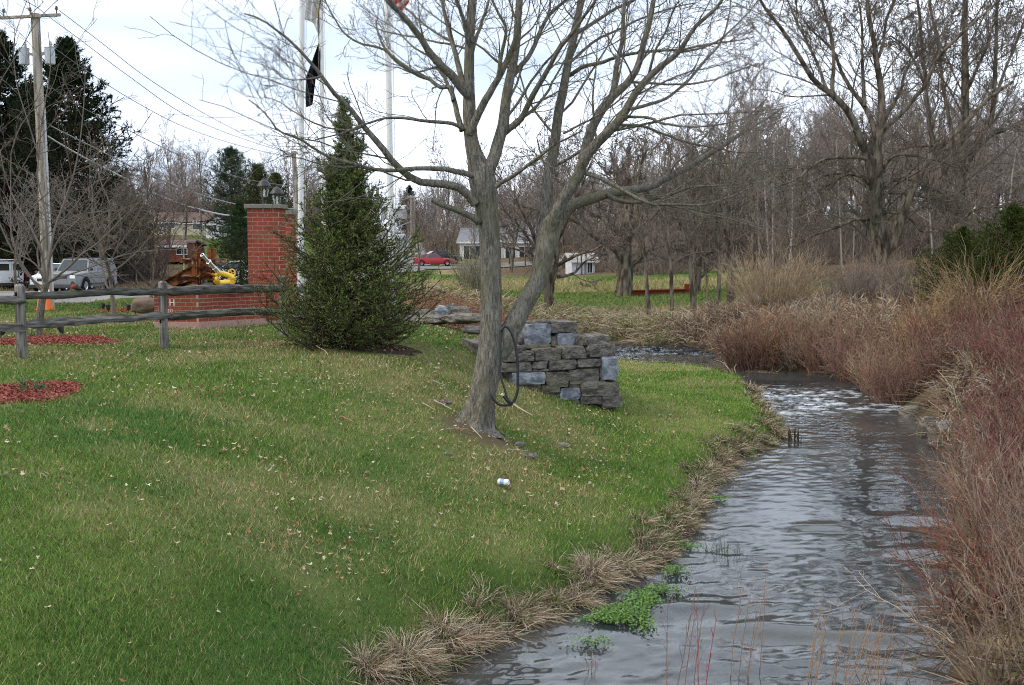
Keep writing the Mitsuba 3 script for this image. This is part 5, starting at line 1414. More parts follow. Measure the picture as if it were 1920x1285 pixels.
def rough_stone(corners_front, depth, g, amp=.02, seed=0, back=None):
    """block from its four front corners (lb, rb, rt, lt), going back 'depth', with rough, worn faces"""
    lb, rb, rt, lt = [np.asarray(c, float) for c in corners_front]
    nrm = np.cross(rb - lb, lt - lb); nrm /= np.linalg.norm(nrm)
    bk = -nrm * depth
    nu = max(4, int(np.linalg.norm(rb - lb) / .045)); nv = max(3, int(np.linalg.norm(lt - lb) / .045))
    nd = 4
    def P(u, v, w):
        b = lb + (rb - lb) * u; t = lt + (rt - lt) * u
        return b + (t - b) * v + bk * w
    m = trimesh.creation.box((1, 1, 1)).subdivide_to_size(10)
    # lattice box
    U, Vv, Wd = np.linspace(0, 1, nu), np.linspace(0, 1, nv), np.linspace(0, 1, nd)
    vid, verts, faces = {}, [], []
    def idx(i, j, k):
        if (i, j, k) not in vid:
            vid[(i, j, k)] = len(verts); verts.append(P(U[i], Vv[j], Wd[k]))
        return vid[(i, j, k)]
    for i in range(nu - 1):
        for j in range(nv - 1):
            faces.append([idx(i, j, 0), idx(i + 1, j, 0), idx(i + 1, j + 1, 0), idx(i, j + 1, 0)])
    for i in range(nu - 1):
        for k in range(nd - 1):
            faces.append([idx(i, 0, k), idx(i, 0, k + 1), idx(i + 1, 0, k + 1), idx(i + 1, 0, k)])
            faces.append([idx(i, nv - 1, k), idx(i + 1, nv - 1, k), idx(i + 1, nv - 1, k + 1), idx(i, nv - 1, k + 1)])
    for j in range(nv - 1):
        for k in range(nd - 1):
            faces.append([idx(0, j, k), idx(0, j + 1, k), idx(0, j + 1, k + 1), idx(0, j, k + 1)])
            faces.append([idx(nu - 1, j, k), idx(nu - 1, j, k + 1), idx(nu - 1, j + 1, k + 1), idx(nu - 1, j + 1, k)])
    v = np.array(verts); c = v.mean(0)
    # round the edges and chip them
    e = np.zeros(len(v))
    for (i, j, k), q in vid.items():
        e[q] = (i in (0, nu - 1)) + (j in (0, nv - 1)) + (k == 0)
    pull = np.where(e >= 2, .010, 0) + np.where(e >= 3, .014, 0)
    d = c - v; d /= np.linalg.norm(d, axis=1, keepdims=True) + 1e-9
    v = v + d * pull[:, None] * g.uniform(.5, 1.4, (len(v), 1))
    nz = np.stack([meshkit.fbm(v * 7, 3, seed + q) - .5 for q in range(3)], -1)
    nz2 = np.stack([meshkit.fbm(v * np.array([5, 5, 26.0]), 3, seed + 9 + q) - .5 for q in range(3)], -1)
    return v + nz * amp * 2.4 + nz2 * amp * 1.6, np.array(faces)


WL = onland(948, 700); WR = onland(1165, 758)
WALLD = lambda u: 16.9 + (u - 950) / 215 * 0.75
wk = thing('stone_abutment', 'ruined grey and blue stone abutment wall beside the leaning maple', 'stone wall')
g = np.random.default_rng(14)
ZOOM = lambda X, Y: (870 + X / 6.12, 590 + Y / 6.12)
ROWS = [  # x0, y0, x1, y1 (enlarged view), blue?, set back, depth
    (700, 105, 1000, 345, 1, .30, .5), (1000, 78, 1305, 208, 0, .30, .5), (1072, 208, 1305, 352, 1, .30, .45), (1002, 245, 1074, 372, 0, .33, .3), (625, 255, 700, 345, 0, .36, .3), (700, 345, 1002, 392, 0, .22, .4), (755, 70, 1002, 108, 0, .36, .6), (590, 350, 725, 415, 0, .04, .3),
    (1300, 268, 1362, 352, 0, .22, .3), (1350, 250, 1690, 352, 0, .10, .5),
    (480, 418, 815, 548, 0, 0, .4), (818, 392, 1125, 532, 0, .02, .4), (1128, 368, 1405, 502, 0, 0, .4), (1408, 378, 1462, 465, 0, .05, .3), (1440, 338, 1742, 485, 0, 0, .5),
    (425, 546, 785, 662, 0, .03, .4), (788, 540, 968, 625, 0, 0, .35), (785, 622, 860, 664, 0, .04, .3), (860, 628, 975, 668, 0, .02, .3), (975, 520, 1302, 640, 0, .02, .4), (1305, 508, 1578, 604, 0, 0, .4),
    (1585, 480, 1772, 750, 1, -.02, .5),
    (560, 665, 942, 805, 1, -.03, .4), (945, 658, 1205, 832, 0, 0, .4), (1208, 618, 1558, 802, 0, .02, .4), (1560, 605, 1612, 782, 0, .04, .3), (1205, 640, 1212, 700, 0, .1, .2),
    (895, 805, 1108, 905, 0, .02, .3), (1208, 795, 1345, 842, 0, .05, .3), (1108, 838, 1342, 985, 1, .02, .4), (1345, 768, 1792, 942, 0, -.02, .5),
    (1342, 930, 1605, 1030, 0, .02, .4), (1590, 902, 1818, 1075, 0, 0, .5), (1100, 980, 1350, 1060, 0, .04, .3), (900, 900, 1112, 980, 0, .05, .3), (560, 800, 900, 900, 0, .05, .3)]
for i, (x0, y0, x1, y1, blue, sb, dep) in enumerate(ROWS):
    j = g.uniform(-6, 6, 8)
    u0, v0 = ZOOM(x0 + .5, y0 + .5); u1, v1 = ZOOM(x1 - .5, y1 - .5)
    tilt = (x1 - x0) * .035 / 6.12
    co = [at(u0 + j[0] / 6, v1 + tilt / 2 + j[1] / 6, WALLD(u0) + sb), at(u1 + j[2] / 6, v1 - tilt / 2 + j[3] / 6, WALLD(u1) + sb), at(u1 + j[4] / 6, v0 - tilt / 2 + j[5] / 6, WALLD(u1) + sb), at(u0 + j[6] / 6, v0 + tilt / 2 + j[7] / 6, WALLD(u0) + sb)]
    v, f = rough_stone(co, dep, g, .011 if blue else .017, i * 7)
    part(wk, 'stone', (v, f), 'm_bluestone' if blue else 'm_stone', smooth=38, label='smooth blue-grey stone block' if blue else None)
cr = [at(ZOOM(430, 0)[0], 700, WALLD(945) + .16), at(ZOOM(1760, 0)[0], 770, WALLD(1155) + .16), at(ZOOM(1690, 0)[0], 654, WALLD(1150) + .16), at(ZOOM(480, 0)[0], 662, WALLD(948) + .16)]
v, f = rough_stone([cr[0] - [0, 0, .3], cr[1] - [0, 0, .3], cr[2], cr[3]], 2.2, g, .03, 99)
part(wk, 'rubble_core', (v, f), 'm_stone', smooth=38)
v, f = rough_stone([at(960, 660, WALLD(960) + .55), at(1078, 652, WALLD(1078) + .55), at(1076, 612, WALLD(1078) + .55), at(985, 614, WALLD(985) + .55)], 1.6, g, .03, 98)
part(wk, 'rubble_core', (v, f), 'm_stone', smooth=38)


def boulder(name, label, u, v, wpx, hpx, D=None, blue=0, seed=0, sink=.25, dy=.8, catname='stone', mat=None, col=None):
    p = onland(u, v) if D is None else at(u, v, D)
    w, h = wpx / FPX * p[1], hpx / FPX * p[1]
    m = trimesh.creation.icosphere(subdivisions=3)
    q = np.array(m.vertices)
    q = np.sign(q) * np.abs(q) ** .8
    n = meshkit.fbm(q * 1.6 + seed * 3.3, 3, seed) - .5
    q = q * (1 + .5 * n[:, None])
    q = q * np.array([w / 2, w / 2 * dy, h / 2 * 1.25]) + np.array([p[0], p[1] + w / 2 * dy * .4, p[2] + h * (.5 - sink)])
    k = thing(name, label, catname)
    put(k, (q, np.array(m.faces)), mat or ('m_bluestone' if blue else 'm_stone'), color=col, smooth=42)
    return k


for a in [('ledge_stone', 'flat slab jutting from the slope left of the maple trunk', 888, 622, 46, 13, 17.3, 0, 1, .3),
          ('ledge_stone', 'long flat ledge stone at the top edge of the lawn', 800, 604, 95, 15, 22.5, 0, 2, .25), ('ledge_stone', 'flat ledge stone just left of the straight trunk', 868, 602, 80, 16, 22.2, 0, 3, .25), ('ledge_stone', 'dark thin ledge stone behind the pale boulder', 790, 592, 60, 12, 23.2, 0, 4, .2),
          ('boulder', 'pale rounded boulder on the stone ledge', 828, 592, 26, 20, 22.8, 1, 5, .15), ('boulder', 'grey boulder right of the pale one on the ledge', 864, 592, 40, 18, 22.9, 0, 6, .2), ('boulder', 'small grey boulder behind the pale boulder', 845, 588, 26, 20, 23.4, 0, 16, .2),
          ('flat_stone', 'flat grey stone in the grass below the maple, upper one', 970, 836, 28, 9, None, 0, 7, .4), ('flat_stone', 'flat grey stone in the grass below the maple, lower one', 985, 855, 44, 7, None, 0, 8, .45), ('flat_stone', 'half-buried stone in the grass right of the two flat stones', 1055, 836, 30, 7, None, 0, 9, .45), ('flat_stone', 'flat grey stone in the grass left of the trunk', 832, 756, 30, 9, None, 0, 10, .45), ('flat_stone', 'small stone in the grass left of the trunk base', 838, 854, 16, 6, None, 0, 17, .4),
          ('stream_boulder', 'grey boulder at the right water edge beside the riffle, nearest', 1772, 838, 62, 46, 17.2, 0, 11, .1), ('stream_boulder', 'brown boulder behind the nearest grey boulder at the right edge', 1742, 822, 40, 42, 18.2, 0, 12, .15), ('stream_boulder', 'flat boulder under the pale bank grass at the head of the riffle', 1712, 784, 46, 26, 20.3, 0, 13, .25), ('stream_boulder', 'small rounded boulder beside the flat boulder at the bank', 1748, 786, 34, 24, 20.2, 0, 14, .25),
          ('midstream_stone', 'wet brown stone breaking the water at the head of the riffle', 1560, 770, 34, 12, None, 0, 15, .3), ('midstream_stone', 'mossy stone under the white water of the riffle', 1682, 802, 44, 10, None, 0, 18, .3), ('midstream_stone', 'wet stone under a smooth hump in the nearer water', 1612, 1082, 70, 12, None, 0, 19, .55),
          ('bank_block', 'pale stone block on top of the far right bank', 1412, 575, 40, 24, 37.5, 1, 20, .1), ('bank_block', 'squared brown block of the old wall on the right bank', 1512, 618, 44, 26, 35.5, 0, 21, .0), ('bank_block', 'second squared block right of the brown block', 1558, 616, 40, 24, 35.4, 0, 22, .0), ('bank_block', 'grey stone high on the bank below the spreading tree', 1635, 568, 40, 34, 37, 1, 23, .1)]:
    boulder(*a)
p = onland(1148, 592)
pts = [boulder('stone_rubble', nm, u, v, w, h, None, 0, sd, .3) for u, v, w, h, sd, nm in [(1128, 592, 34, 10, 31, 'dark low rubble heap on the mown strip, left'), (1168, 590, 36, 8, 32, 'dark low rubble heap on the mown strip, right')]]
boulder('pale_stone', 'small white stone lying in the far bank grass', 1178, 603, 11, 6, None, 1, 33, .1)

# sticks
for i, (a, b, r, nm, col) in enumerate([((948, 757), (998, 786), .016, 'pale broken branch lying on the slope right of the maple', (0.42, 0.36, 0.27)), ((792, 763), (818, 778), .008, 'short stick left of the maple trunk', (0.33, 0.27, 0.2)), ((808, 720), (835, 730), .012, 'grey stick near the flat stone left of the trunk', (0.3, 0.26, 0.21)), ((812, 757), (846, 775), .012, 'long grey stick beside the flat stone left of the trunk', (0.36, 0.31, 0.25)), ((884, 810), (903, 830), .008, 'short pale stick below the maple trunk', (0.4, 0.34, 0.26)), ((640, 790), (664, 800), .010, 'reddish stick on the lawn left of the maple', (0.30, 0.16, 0.1)), ((950, 851), (990, 854), .008, 'thin stick beside the lower flat stone', (0.4, 0.33, 0.24)), ((838, 812), (880, 812), .006, 'thin grey stick in the grass before the maple', (0.33, 0.28, 0.22)), ((595, 655), (616, 672), .008, 'curved pale stick on the lawn before the small spruce', (0.45, 0.38, 0.28)), ((1357, 800), (1400, 812), .010, 'stick with pale debris at the lawn edge by the riffle', (0.4, 0.34, 0.26))]):
    p, q = onland(*a), onland(*b)
    t = np.linspace(0, 1, 7)[:, None]
    P = p * (1 - t) + q * t + np.random.default_rng(i).normal(0, .008, (7, 3))
    P[:, 2] = H(P[:, 0], P[:, 1]) + .05
    k = thing('fallen_stick', nm, 'stick')
    put(k, tubes(P[None], (r * (1 - .5 * t[:, 0]))[None], 6, cap=True), 'm_vc', color=col)

# the drink can and other litter
p = onland(934, 914)
k = thing('drink_can', 'crushed white and pale blue drink can lying on the lawn', 'can')
can = lathe([(0, 0), (.027, 0), (.033, .008), (.033, .112), (.028, .120), (.027, .122), (.024, .1185), (0, .1185)], 22)
R = np.array([[.92, 0, .39], [0, 1, 0], [-.39, 0, .92]]) @ np.array([[1, 0, 0], [0, 0, -1], [0, 1, 0.0]])
R = rotz(math.radians(68)) @ np.array([[1, 0, 0], [0, 0, -1], [0, 1, 0.0]])
v, f = xf(can, R, p + [0, .05, .05])
c = np.where((np.abs(np.linspace(0, 1, len(v))) < .5)[:, None], (.72, .74, .76), (.50, .60, .68))
k2 = part(k, 'body', (v, f), 'm_satin', color=(.66, .70, .73), smooth=40)
band = lathe([(.0334, .03), (.0334, .075)], 22)
part(k, 'blue_band', xf(band, R, p + [0, .05, .05]), 'm_satin', color=(.22, .34, .5), smooth=True)
for u, v, nm in [(326, 738, 'scrap of white paper on the upper lawn'), (277, 926, 'crumpled white scrap on the left lawn')]:
    p = onland(u, v)
    lv1, lf1 = leaf_shapes(1, np.array([.04]), np.random.default_rng(u))
    k = thing('paper_scrap', nm, 'litter')
    put(k, (lv1[0] + p + [0, 0, .07], lf1), 'm_vc', color=(.7, .7, .68))

# black hose hung in the fork
hz = [(939, 622), (948, 612), (958, 622), (967, 650), (971, 690), (971, 725), (965, 750), (953, 760), (940, 760), (928, 752), (921, 738)]
k = thing('black_hose', 'loop of thick black hose hanging from the maple fork', 'hose')
def hose(pts, d0, d1, r):
    s = smooth_line(np.array(pts, float), 40)
    return tubes(at(s[:, 0], s[:, 1], TD + np.linspace(d0, d1, 40))[None], np.full((1, 40), r), 10, cap=True)
part(k, 'loop', hose(hz, -.22, -.24, .017), 'm_satin', color=(.016, .017, .02), smooth=True)
part(k, 'hanging_end', hose([(941, 620), (938, 650), (937, 690), (945, 725), (955, 752), (962, 768 - 12)], -.18, -.30, .014), 'm_satin', color=(.016, .017, .02), smooth=True)
part(k, 'short_end', hose([(943, 742), (948, 748), (956, 757)], -.30, -.28, .017), 'm_satin', color=(.016, .017, .02), smooth=True)
part(k, 'end_plug', hose([(940.5, 739), (943, 742)], -.305, -.30, .019), 'm_satin', color=(.5, .48, .36), smooth=True)


# ------------------------------------------------------------------ split rail fence
fk = thing('rail_fence', 'weathered grey split-rail fence with three posts along the upper lawn', 'fence')
posts = []
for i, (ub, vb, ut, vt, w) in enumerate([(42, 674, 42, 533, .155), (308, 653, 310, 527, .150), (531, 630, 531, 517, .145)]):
    b = onland(ub, vb); tp = at(ut, vt, b[1])
    h = tp[2] - b[2]
    posts.append((b, h))
    yaw = math.radians(-38)
    body = rbox(-w / 2, w / 2, -w * .36, w * .36, -.35, h, .03)
    v, f = body
    tm = trimesh.Trimesh(v, f).subdivide_to_size(.12)
    v, f = V(tm)
    v = v + np.stack([meshkit.fbm(v * np.array([7, 7, 2.2]), 3, 40 + i * 3 + q) - .5 for q in range(3)], -1) * .03
    R = rotz(yaw)
    part(fk, 'post', xf((v, f), R, b), 'm_postwood', smooth=35)
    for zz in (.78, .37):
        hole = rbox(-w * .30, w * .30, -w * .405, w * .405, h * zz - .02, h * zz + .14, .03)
        part(fk, 'mortise', xf(hole, R, b), 'm_vc', color=(.012, .011, .01))  # solid near-black block, painted shade in place of a cut hole


def rail(p, q, r0, r1, seed, n=16):
    """split timber: uneven, flat-sided"""
    g = np.random.default_rng(seed)
    t = np.linspace(0, 1, n)
    C = np.asarray(p) * (1 - t)[:, None] + np.asarray(q) * t[:, None]
    C = C + np.cumsum(g.normal(0, .006, (n, 3)), 0) * np.array([.3, .3, 1])
    C[:, 2] += .02 * np.sin(t * 3.1)
    e = np.minimum(1, np.minimum(t, 1 - t) * 9 + .42)
    v, f = tubes(C[None], ((r0 + (r1 - r0) * t) * e)[None], 7, cap=True)
    c = np.repeat(C, 7, 0)
    ang = np.tile(g.uniform(.75, 1.25, 7), n)
    return c + (v - c) * (ang * (1 + .10 * g.normal(size=len(v))))[:, None] * np.array([1, 1, 1.15]), f


p0, p1, p2 = [a[0] for a in posts]
pm = p0 + (p0 - p1) * 1.02
def rp(u, v, b): return at(u, v, b[1] + (0))
RA = [(at(-190, 571, p0[1] - 1.7), at(48, 568, p0[1]), .055, .060), (at(-190, 616, p0[1] - 1.7), at(50, 617, p0[1]), .06, .065),
      (at(26, 556, p0[1] + .03), at(318, 548, p1[1]), .052, .062), (at(40, 608, p0[1]), at(316, 590, p1[1]), .062, .058),
      (at(306, 548, p1[1]), at(540, 541, p2[1]), .066, .058), (at(306, 597, p1[1]), at(540, 584, p2[1]), .060, .056),
      (at(528, 545, p2[1] + .02), at(760, 535, p2[1] + 1.8), .055, .055), (at(528, 588, p2[1]), at(760, 575, p2[1] + 1.8), .055, .055)]
for i, (a, b, r0, r1) in enumerate(RA):
    part(fk, 'rail', rail(a, b, r0 * .86, r1 * .86, 70 + i), 'm_wood', smooth=30)

# robin on the top rail
bp = at(141, 548, p0[1] + (p1[1] - p0[1]) * (141 - 42) / 266.0)
k = thing('robin', 'small red-breasted bird perched on the top fence rail', 'bird')
S = .0062 * bp[1] / 15
def ell(c, r, sub=2, R=None):
    m = trimesh.creation.icosphere(subdivisions=sub)
    v = np.array(m.vertices) * np.array(r)
    if R is not None: v = v @ R.T
    return v + np.array(c), np.array(m.faces)
Rt = trimesh.transformations.rotation_matrix(math.radians(28), [0, 1, 0])[:3, :3]
sp = [manifold3d.Manifold.sphere(r, 20).translate(c) for r, c in [(.030, (-.012, 0, .052)), (.027, (.014, 0, .044)), (.012, (.055, 0, .028))]]
body = manifold3d.Manifold.batch_hull(sp[:2]) + manifold3d.Manifold.batch_hull([sp[1].scale([.8, .8, .8]).translate([.004, 0, .008]), sp[2]])
head = manifold3d.Manifold.batch_hull([manifold3d.Manifold.sphere(.019, 20).translate([-.026, 0, .088]), manifold3d.Manifold.sphere(.022, 20).translate([-.014, 0, .066])])
bb = (body + head).refine_to_length(.008)
v, f = V(bb)
v = v * 1.35
brown = np.array((.07, .055, .045)); redb = np.array((.33, .07, .04))
front = sstep(.02, -.02, v[:, 0] * .9 - (v[:, 2] - .07) * .6) * sstep(.115, .09, v[:, 2])
part(k, 'body', (v + bp + [0, 0, .012], f), 'm_vc', color=mixc(brown, redb, front), smooth=True)
part(k, 'tail', xf(rbox(.05, .125, -.012, .012, -.004, .004, .003), trimesh.transformations.rotation_matrix(math.radians(25), [0, 1, 0])[:3, :3], bp + [.01, 0, .085]), 'm_vc', color=brown)
part(k, 'beak', xf(lathe([(0.006, 0), (0.0, .02)], 8), np.array([[0, 0, -1], [0, 1, 0], [1, 0, 0.0]]), bp + [-.058, 0, .130]), 'm_vc', color=(.4, .3, .08))
part(k, 'leg', tubes(np.array([[[-.004, .01, .05], [.0, .01, -.012]]]) + bp, np.full((1, 2), .003), 5), 'm_vc', color=(.15, .1, .07))
part(k, 'leg', tubes(np.array([[[-.004, -.01, .05], [.0, -.01, -.012]]]) + bp, np.full((1, 2), .003), 5), 'm_vc', color=(.15, .1, .07))


# ------------------------------------------------------------------ mulch rings
def mulch(name, label, c, rx, ry, n, seed, rise=.07):
    g = np.random.default_rng(seed)
    ang = np.linspace(0, 2 * np.pi, 40, endpoint=False)
    rr = np.linspace(0, 1, 9)
    wob = 1 + .12 * np.sin(ang * 3 + seed) + .06 * np.sin(ang * 7)
    X = c[0] + rx * rr[:, None] * (np.cos(ang) * wob); Y = c[1] + ry * rr[:, None] * (np.sin(ang) * wob)
    Z = H(X, Y) + rise * (1 - rr[:, None] ** 2) + .006 * np.ones_like(X) - .03 * (rr[:, None] > .98)
    i, j = np.meshgrid(np.arange(8), np.arange(40), indexing='ij')
    q = np.stack([i * 40 + j, i * 40 + (j + 1) % 40, (i + 1) * 40 + (j + 1) % 40, (i + 1) * 40 + j], -1).reshape(-1, 4)
    k = thing(name, label, 'mulch')
    labels[k] = {'label': label, 'category': 'mulch', 'kind': 'stuff'}
    base = (np.stack([X, Y, Z], -1).reshape(-1, 3), q)
    a = g.uniform(0, 2 * np.pi, n); r = np.sqrt(g.random(n)) * 1.02
    wb = 1 + .12 * np.sin(a * 3 + seed) + .06 * np.sin(a * 7)
    x, y = c[0] + rx * r * np.cos(a) * wb, c[1] + ry * r * np.sin(a) * wb
    z = H(x, y) + rise * (1 - np.minimum(r, 1) ** 2) + .012
    d = g.normal(size=(n, 3)) * [1, 1, .35]; d /= np.linalg.norm(d, axis=1, keepdims=True)
    e = np.cross(d, g.normal(size=(n, 3))); e /= np.linalg.norm(e, axis=1, keepdims=True)
    L = g.uniform(.012, .035, (n, 1)); W = g.uniform(.004, .009, (n, 1))
    p = np.stack([x, y, z], -1)
    v = np.stack([p - d * L - e * W, p + d * L - e * W, p + d * L + e * W, p - d * L + e * W], 1).reshape(-1, 3)
    f = np.arange(n)[:, None] * 4 + np.array([[0, 1, 2, 3]])
    bv, bf = V(base); cv, cf = V((v, f.reshape(-1, 4)))
    col = np.vstack([np.tile((.10, .034, .025), (len(bv), 1)), np.repeat(mixc((.17, .05, .038), (.44, .16, .13), g.random(n) ** 1.3), 4, 0)])
    put(k, cat((bv, bf), (cv, cf)), 'm_vc', color=col)


mulch('mulch_ring', 'red wood mulch ring round the young tree behind the fence', M1, 1.12, .85, 5200, 3)
mulch('mulch_ring', 'red wood mulch patch at the left edge on the lawn before the fence', M2, .62, .75, 3600, 4)
mulch('mulch_ring', 'needle and bark litter with painted shade under the small spruce', SPR + [.3, 0, 0], 1.0, .62, 100, 5, .02)
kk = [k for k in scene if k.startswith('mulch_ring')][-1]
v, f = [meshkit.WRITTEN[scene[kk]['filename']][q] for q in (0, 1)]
put(kk, (v, f), 'm_vc', color=(.055, .043, .032))  # dark colour of the litter carries the soft shade under the spruce
mulch('mulch_bed', 'small red mulch bed with black spotlights before the brick sign', onland(228, 584), 1.1, .8, 1800, 6, .05)
for i, (c, n, nm) in enumerate([(M2 + [.15, -.1, 0], 40, 'green bulb leaves sprouting in the left mulch patch'), (M1 + [-.6, .5, 0], 14, 'green bulb leaves at the back of the mulch ring'), (onland(178, 577), 18, 'green bulb leaves left of the black spotlights'), (onland(288, 590), 22, 'green bulb leaves at the foot of the brick sign')]):
    P, W = tussock(c[0], c[1], .22, .14, n, np.random.default_rng(i), .5, None, w=.022)
    P[..., 2] += .05
    k = thing('bulb_leaves', nm, 'plant')
    put(k, ribbons(P, W, np.random.default_rng(i)), 'm_leafy', color=(.05, .12, .04))
shrub('sprout_stems', 'thin reddish shoots at the foot of the young tree', ST[0] + .12, ST[1] - .05, .55, .2, 14, 9, (.22, .10, .07), .003, .25, 1, .05)
p = onland(455, 632)
shrub('dead_twig', 'sparse bare twigs on the lawn between the fence posts', p[0], p[1], .62, .12, 7, 19, (.17, .12, .09), .005, .85, 2, .08)

# spotlights on stakes
for i, (u, v, nm) in enumerate([(193, 584, 'black garden spotlight leftmost in the small mulch bed'), (204, 588, 'black garden spotlight second in the small mulch bed'), (240, 588, 'black garden spotlight third in the small mulch bed'), (254, 592, 'black garden spotlight nearest the brick sign'), (118, 632, 'black garden spotlight in the mulch ring right of the young tree'), (2, 636, 'black garden spotlight in the mulch ring at the left edge')]):
    b = onland(u, v)
    k = thing('garden_spotlight', nm, 'garden light')
    s = .0030 * b[1] / 20 * 20
    cone = lathe([(0, 0), (.035, .01), (.055, .09), (.062, .16), (.055, .162), (.04, .12), (0, .115)], 14)
    Rr = trimesh.transformations.rotation_matrix(math.radians([8, -6, 10, -12, -22, 30][i]), [0, 1, 0])[:3, :3]
    part(k, 'stake', tubes(np.array([[[0, 0, -.05], [0, 0, .09]]]) + b, np.full((1, 2), .012), 6), 'm_satin', color=(.02, .02, .02))
    part(k, 'housing', xf(cone, Rr, b + [0, 0, .07]), 'm_satin', color=(.022, .023, .024), smooth=40)


# ------------------------------------------------------------------ brick sign wall, pillars, lanterns
def f_brick(p, n, uv):
    a = mikit.fbm(p.x * 26, p.y * 26, p.z * 40, 3)
    b = mikit.cell_rand(p.x * 4.7 + p.y * 3.1, p.z * 12.9, 1.0)
    c = mikit.mix((0.19, 0.045, 0.030), (0.33, 0.092, 0.058), a * 0.6 + b * 0.4)
    return c


bsdf('m_brick', {'type': 'twosided', 'b': {'type': 'diffuse', 'reflectance': mikit.proc(f_brick)}})


def f_rust(p, n, uv):
    a = mikit.fbm(p.x * 11, p.y * 11, p.z * 11, 4)
    b = mikit.fbm(p.x * 4 + 7, p.y * 4, p.z * 5, 3)
    c = mikit.mix((0.045, 0.022, 0.015), (0.23, 0.085, 0.035), mikit.smoothstep(0.35, 0.65, a))
    return mikit.mix(c, mi.Color3f(0.42, 0.36, 0.27), 0.8 * mikit.smoothstep(0.56, 0.66, b))


bsdf('m_rust', {'type': 'twosided', 'b': {'type': 'diffuse', 'reflectance': mikit.proc(f_rust)}})


def brick_face(key, o, ex, n_, L, h, c, l, joint, m0=0.0):
    """running-bond bricks on a wall face: origin o (lower left), ex along the wall, n_ outwards"""
    rows = int(round(h / c))
    for r in range(rows):
        x = -(l / 2 if r % 2 else 0)
        while x < L - .01:
            a, b = max(x, 0) + joint / 2, min(x + l, L) - joint / 2
            if b - a > .03:
                z0, z1 = r * c + joint / 2, (r + 1) * c - joint / 2
                bx = box(a, b, 0, .02, z0, z1)
                v = o + bx[0][:, :1] * ex + bx[0][:, 1:2] * n_ + bx[0][:, 2:] * np.array([0, 0, 1.0])
                part(key, 'brick', (v, bx[1]), 'm_brick')
            x += l


def block(o, ex, ey, L, W, z0, z1, c=0.0):
    b = rbox(0, L, 0, W, z0, z1, c) if c else box(0, L, 0, W, z0, z1)
    v = o + b[0][:, :1] * ex + b[0][:, 1:2] * ey + b[0][:, 2:] * np.array([0, 0, 1.0])
    return v, b[1]


MORT = (0.42, 0.30, 0.26)
C0 = onland(373, 617); SD_ = C0[1]
E1 = at(500, 608, SD_ + 1.05); E1[2] = C0[2]
E2 = at(290, 615.5, SD_ + .05); E2[2] = C0[2]
exR = (E1 - C0) / np.linalg.norm(E1 - C0); LRt = np.linalg.norm(E1 - C0)
exL = (C0 - E2) / np.linalg.norm(C0 - E2); LLt = np.linalg.norm(C0 - E2)
nR = np.array([exR[1], -exR[0], 0]); nL = np.array([exL[1], -exL[0], 0])
zt = at(373, 541, SD_)[2] - C0[2]
sk = thing('brick_sign', 'low angled red brick sign wall with white lettering and pinkish base', 'sign wall')
zb = .125
poly = Polygon([C0[:2] - nR[:2] * .003 - nL[:2] * .003, E1[:2] - nR[:2] * .005 - exR[:2] * .005, (E1 - nR * .9)[:2], (E2 - nL * .9)[:2], E2[:2] - nL[:2] * .005 + exL[:2] * .005])
core = trimesh.creation.extrude_polygon(poly, zt - zb - .05, engine='earcut')
part(sk, 'core', xf(core, None, [0, 0, C0[2] + zb]), 'm_vc', color=MORT)
brick_face(sk, C0 - nR * .02 + [0, 0, zb + .004], exR, nR, LRt, zt - zb - .06, .0745, .205, .011)
brick_face(sk, E2 - nL * .02 + [0, 0, zb + .004], exL, nL, LLt, zt - zb - .06, .0745, .205, .011)
bpoly = Polygon([C0[:2] + nR[:2] * .03 + nL[:2] * .02, E1[:2] + nR[:2] * .03, (E1 - nR * .9)[:2], (E2 - nL * .9)[:2], E2[:2] + nL[:2] * .03]).convex_hull
base = trimesh.creation.extrude_polygon(bpoly, zb + .3, engine='earcut')
part(sk, 'base', xf(base, None, [0, 0, C0[2] - .3]), 'm_vc', color=(.40, .255, .215))
capp = trimesh.creation.extrude_polygon(bpoly.buffer(.01), .05, engine='earcut')
part(sk, 'coping', xf(capp, None, [0, 0, C0[2] + zt - .055]), 'm_vc', color=(.22, .205, .19))
for txt, u, v, hpx, nm in (('H', 317, 573.5, 11.5, 'letter'), ('E 10', 307, 581 + 5, 6, 'letters')):
    hgt = hpx / FPX * SD_
    tm = meshkit.text_mesh(txt, hgt, .006, bold=True)
    tv, tf = V(tm)
    Dd = at(u, v, SD_)
    along = np.dot(at(u, v, SD_ + .04) - E2, exL)
    o = E2 + exL * along + nL * .002
    o[2] = at(u, v, SD_)[2]
    vv = o + tv[:, :1] * exL + tv[:, 2:] * nL + tv[:, 1:2] * np.array([0, 0, 1.0])
    part(sk, nm, (vv, tf), 'm_vc', color=(.62, .58, .52))


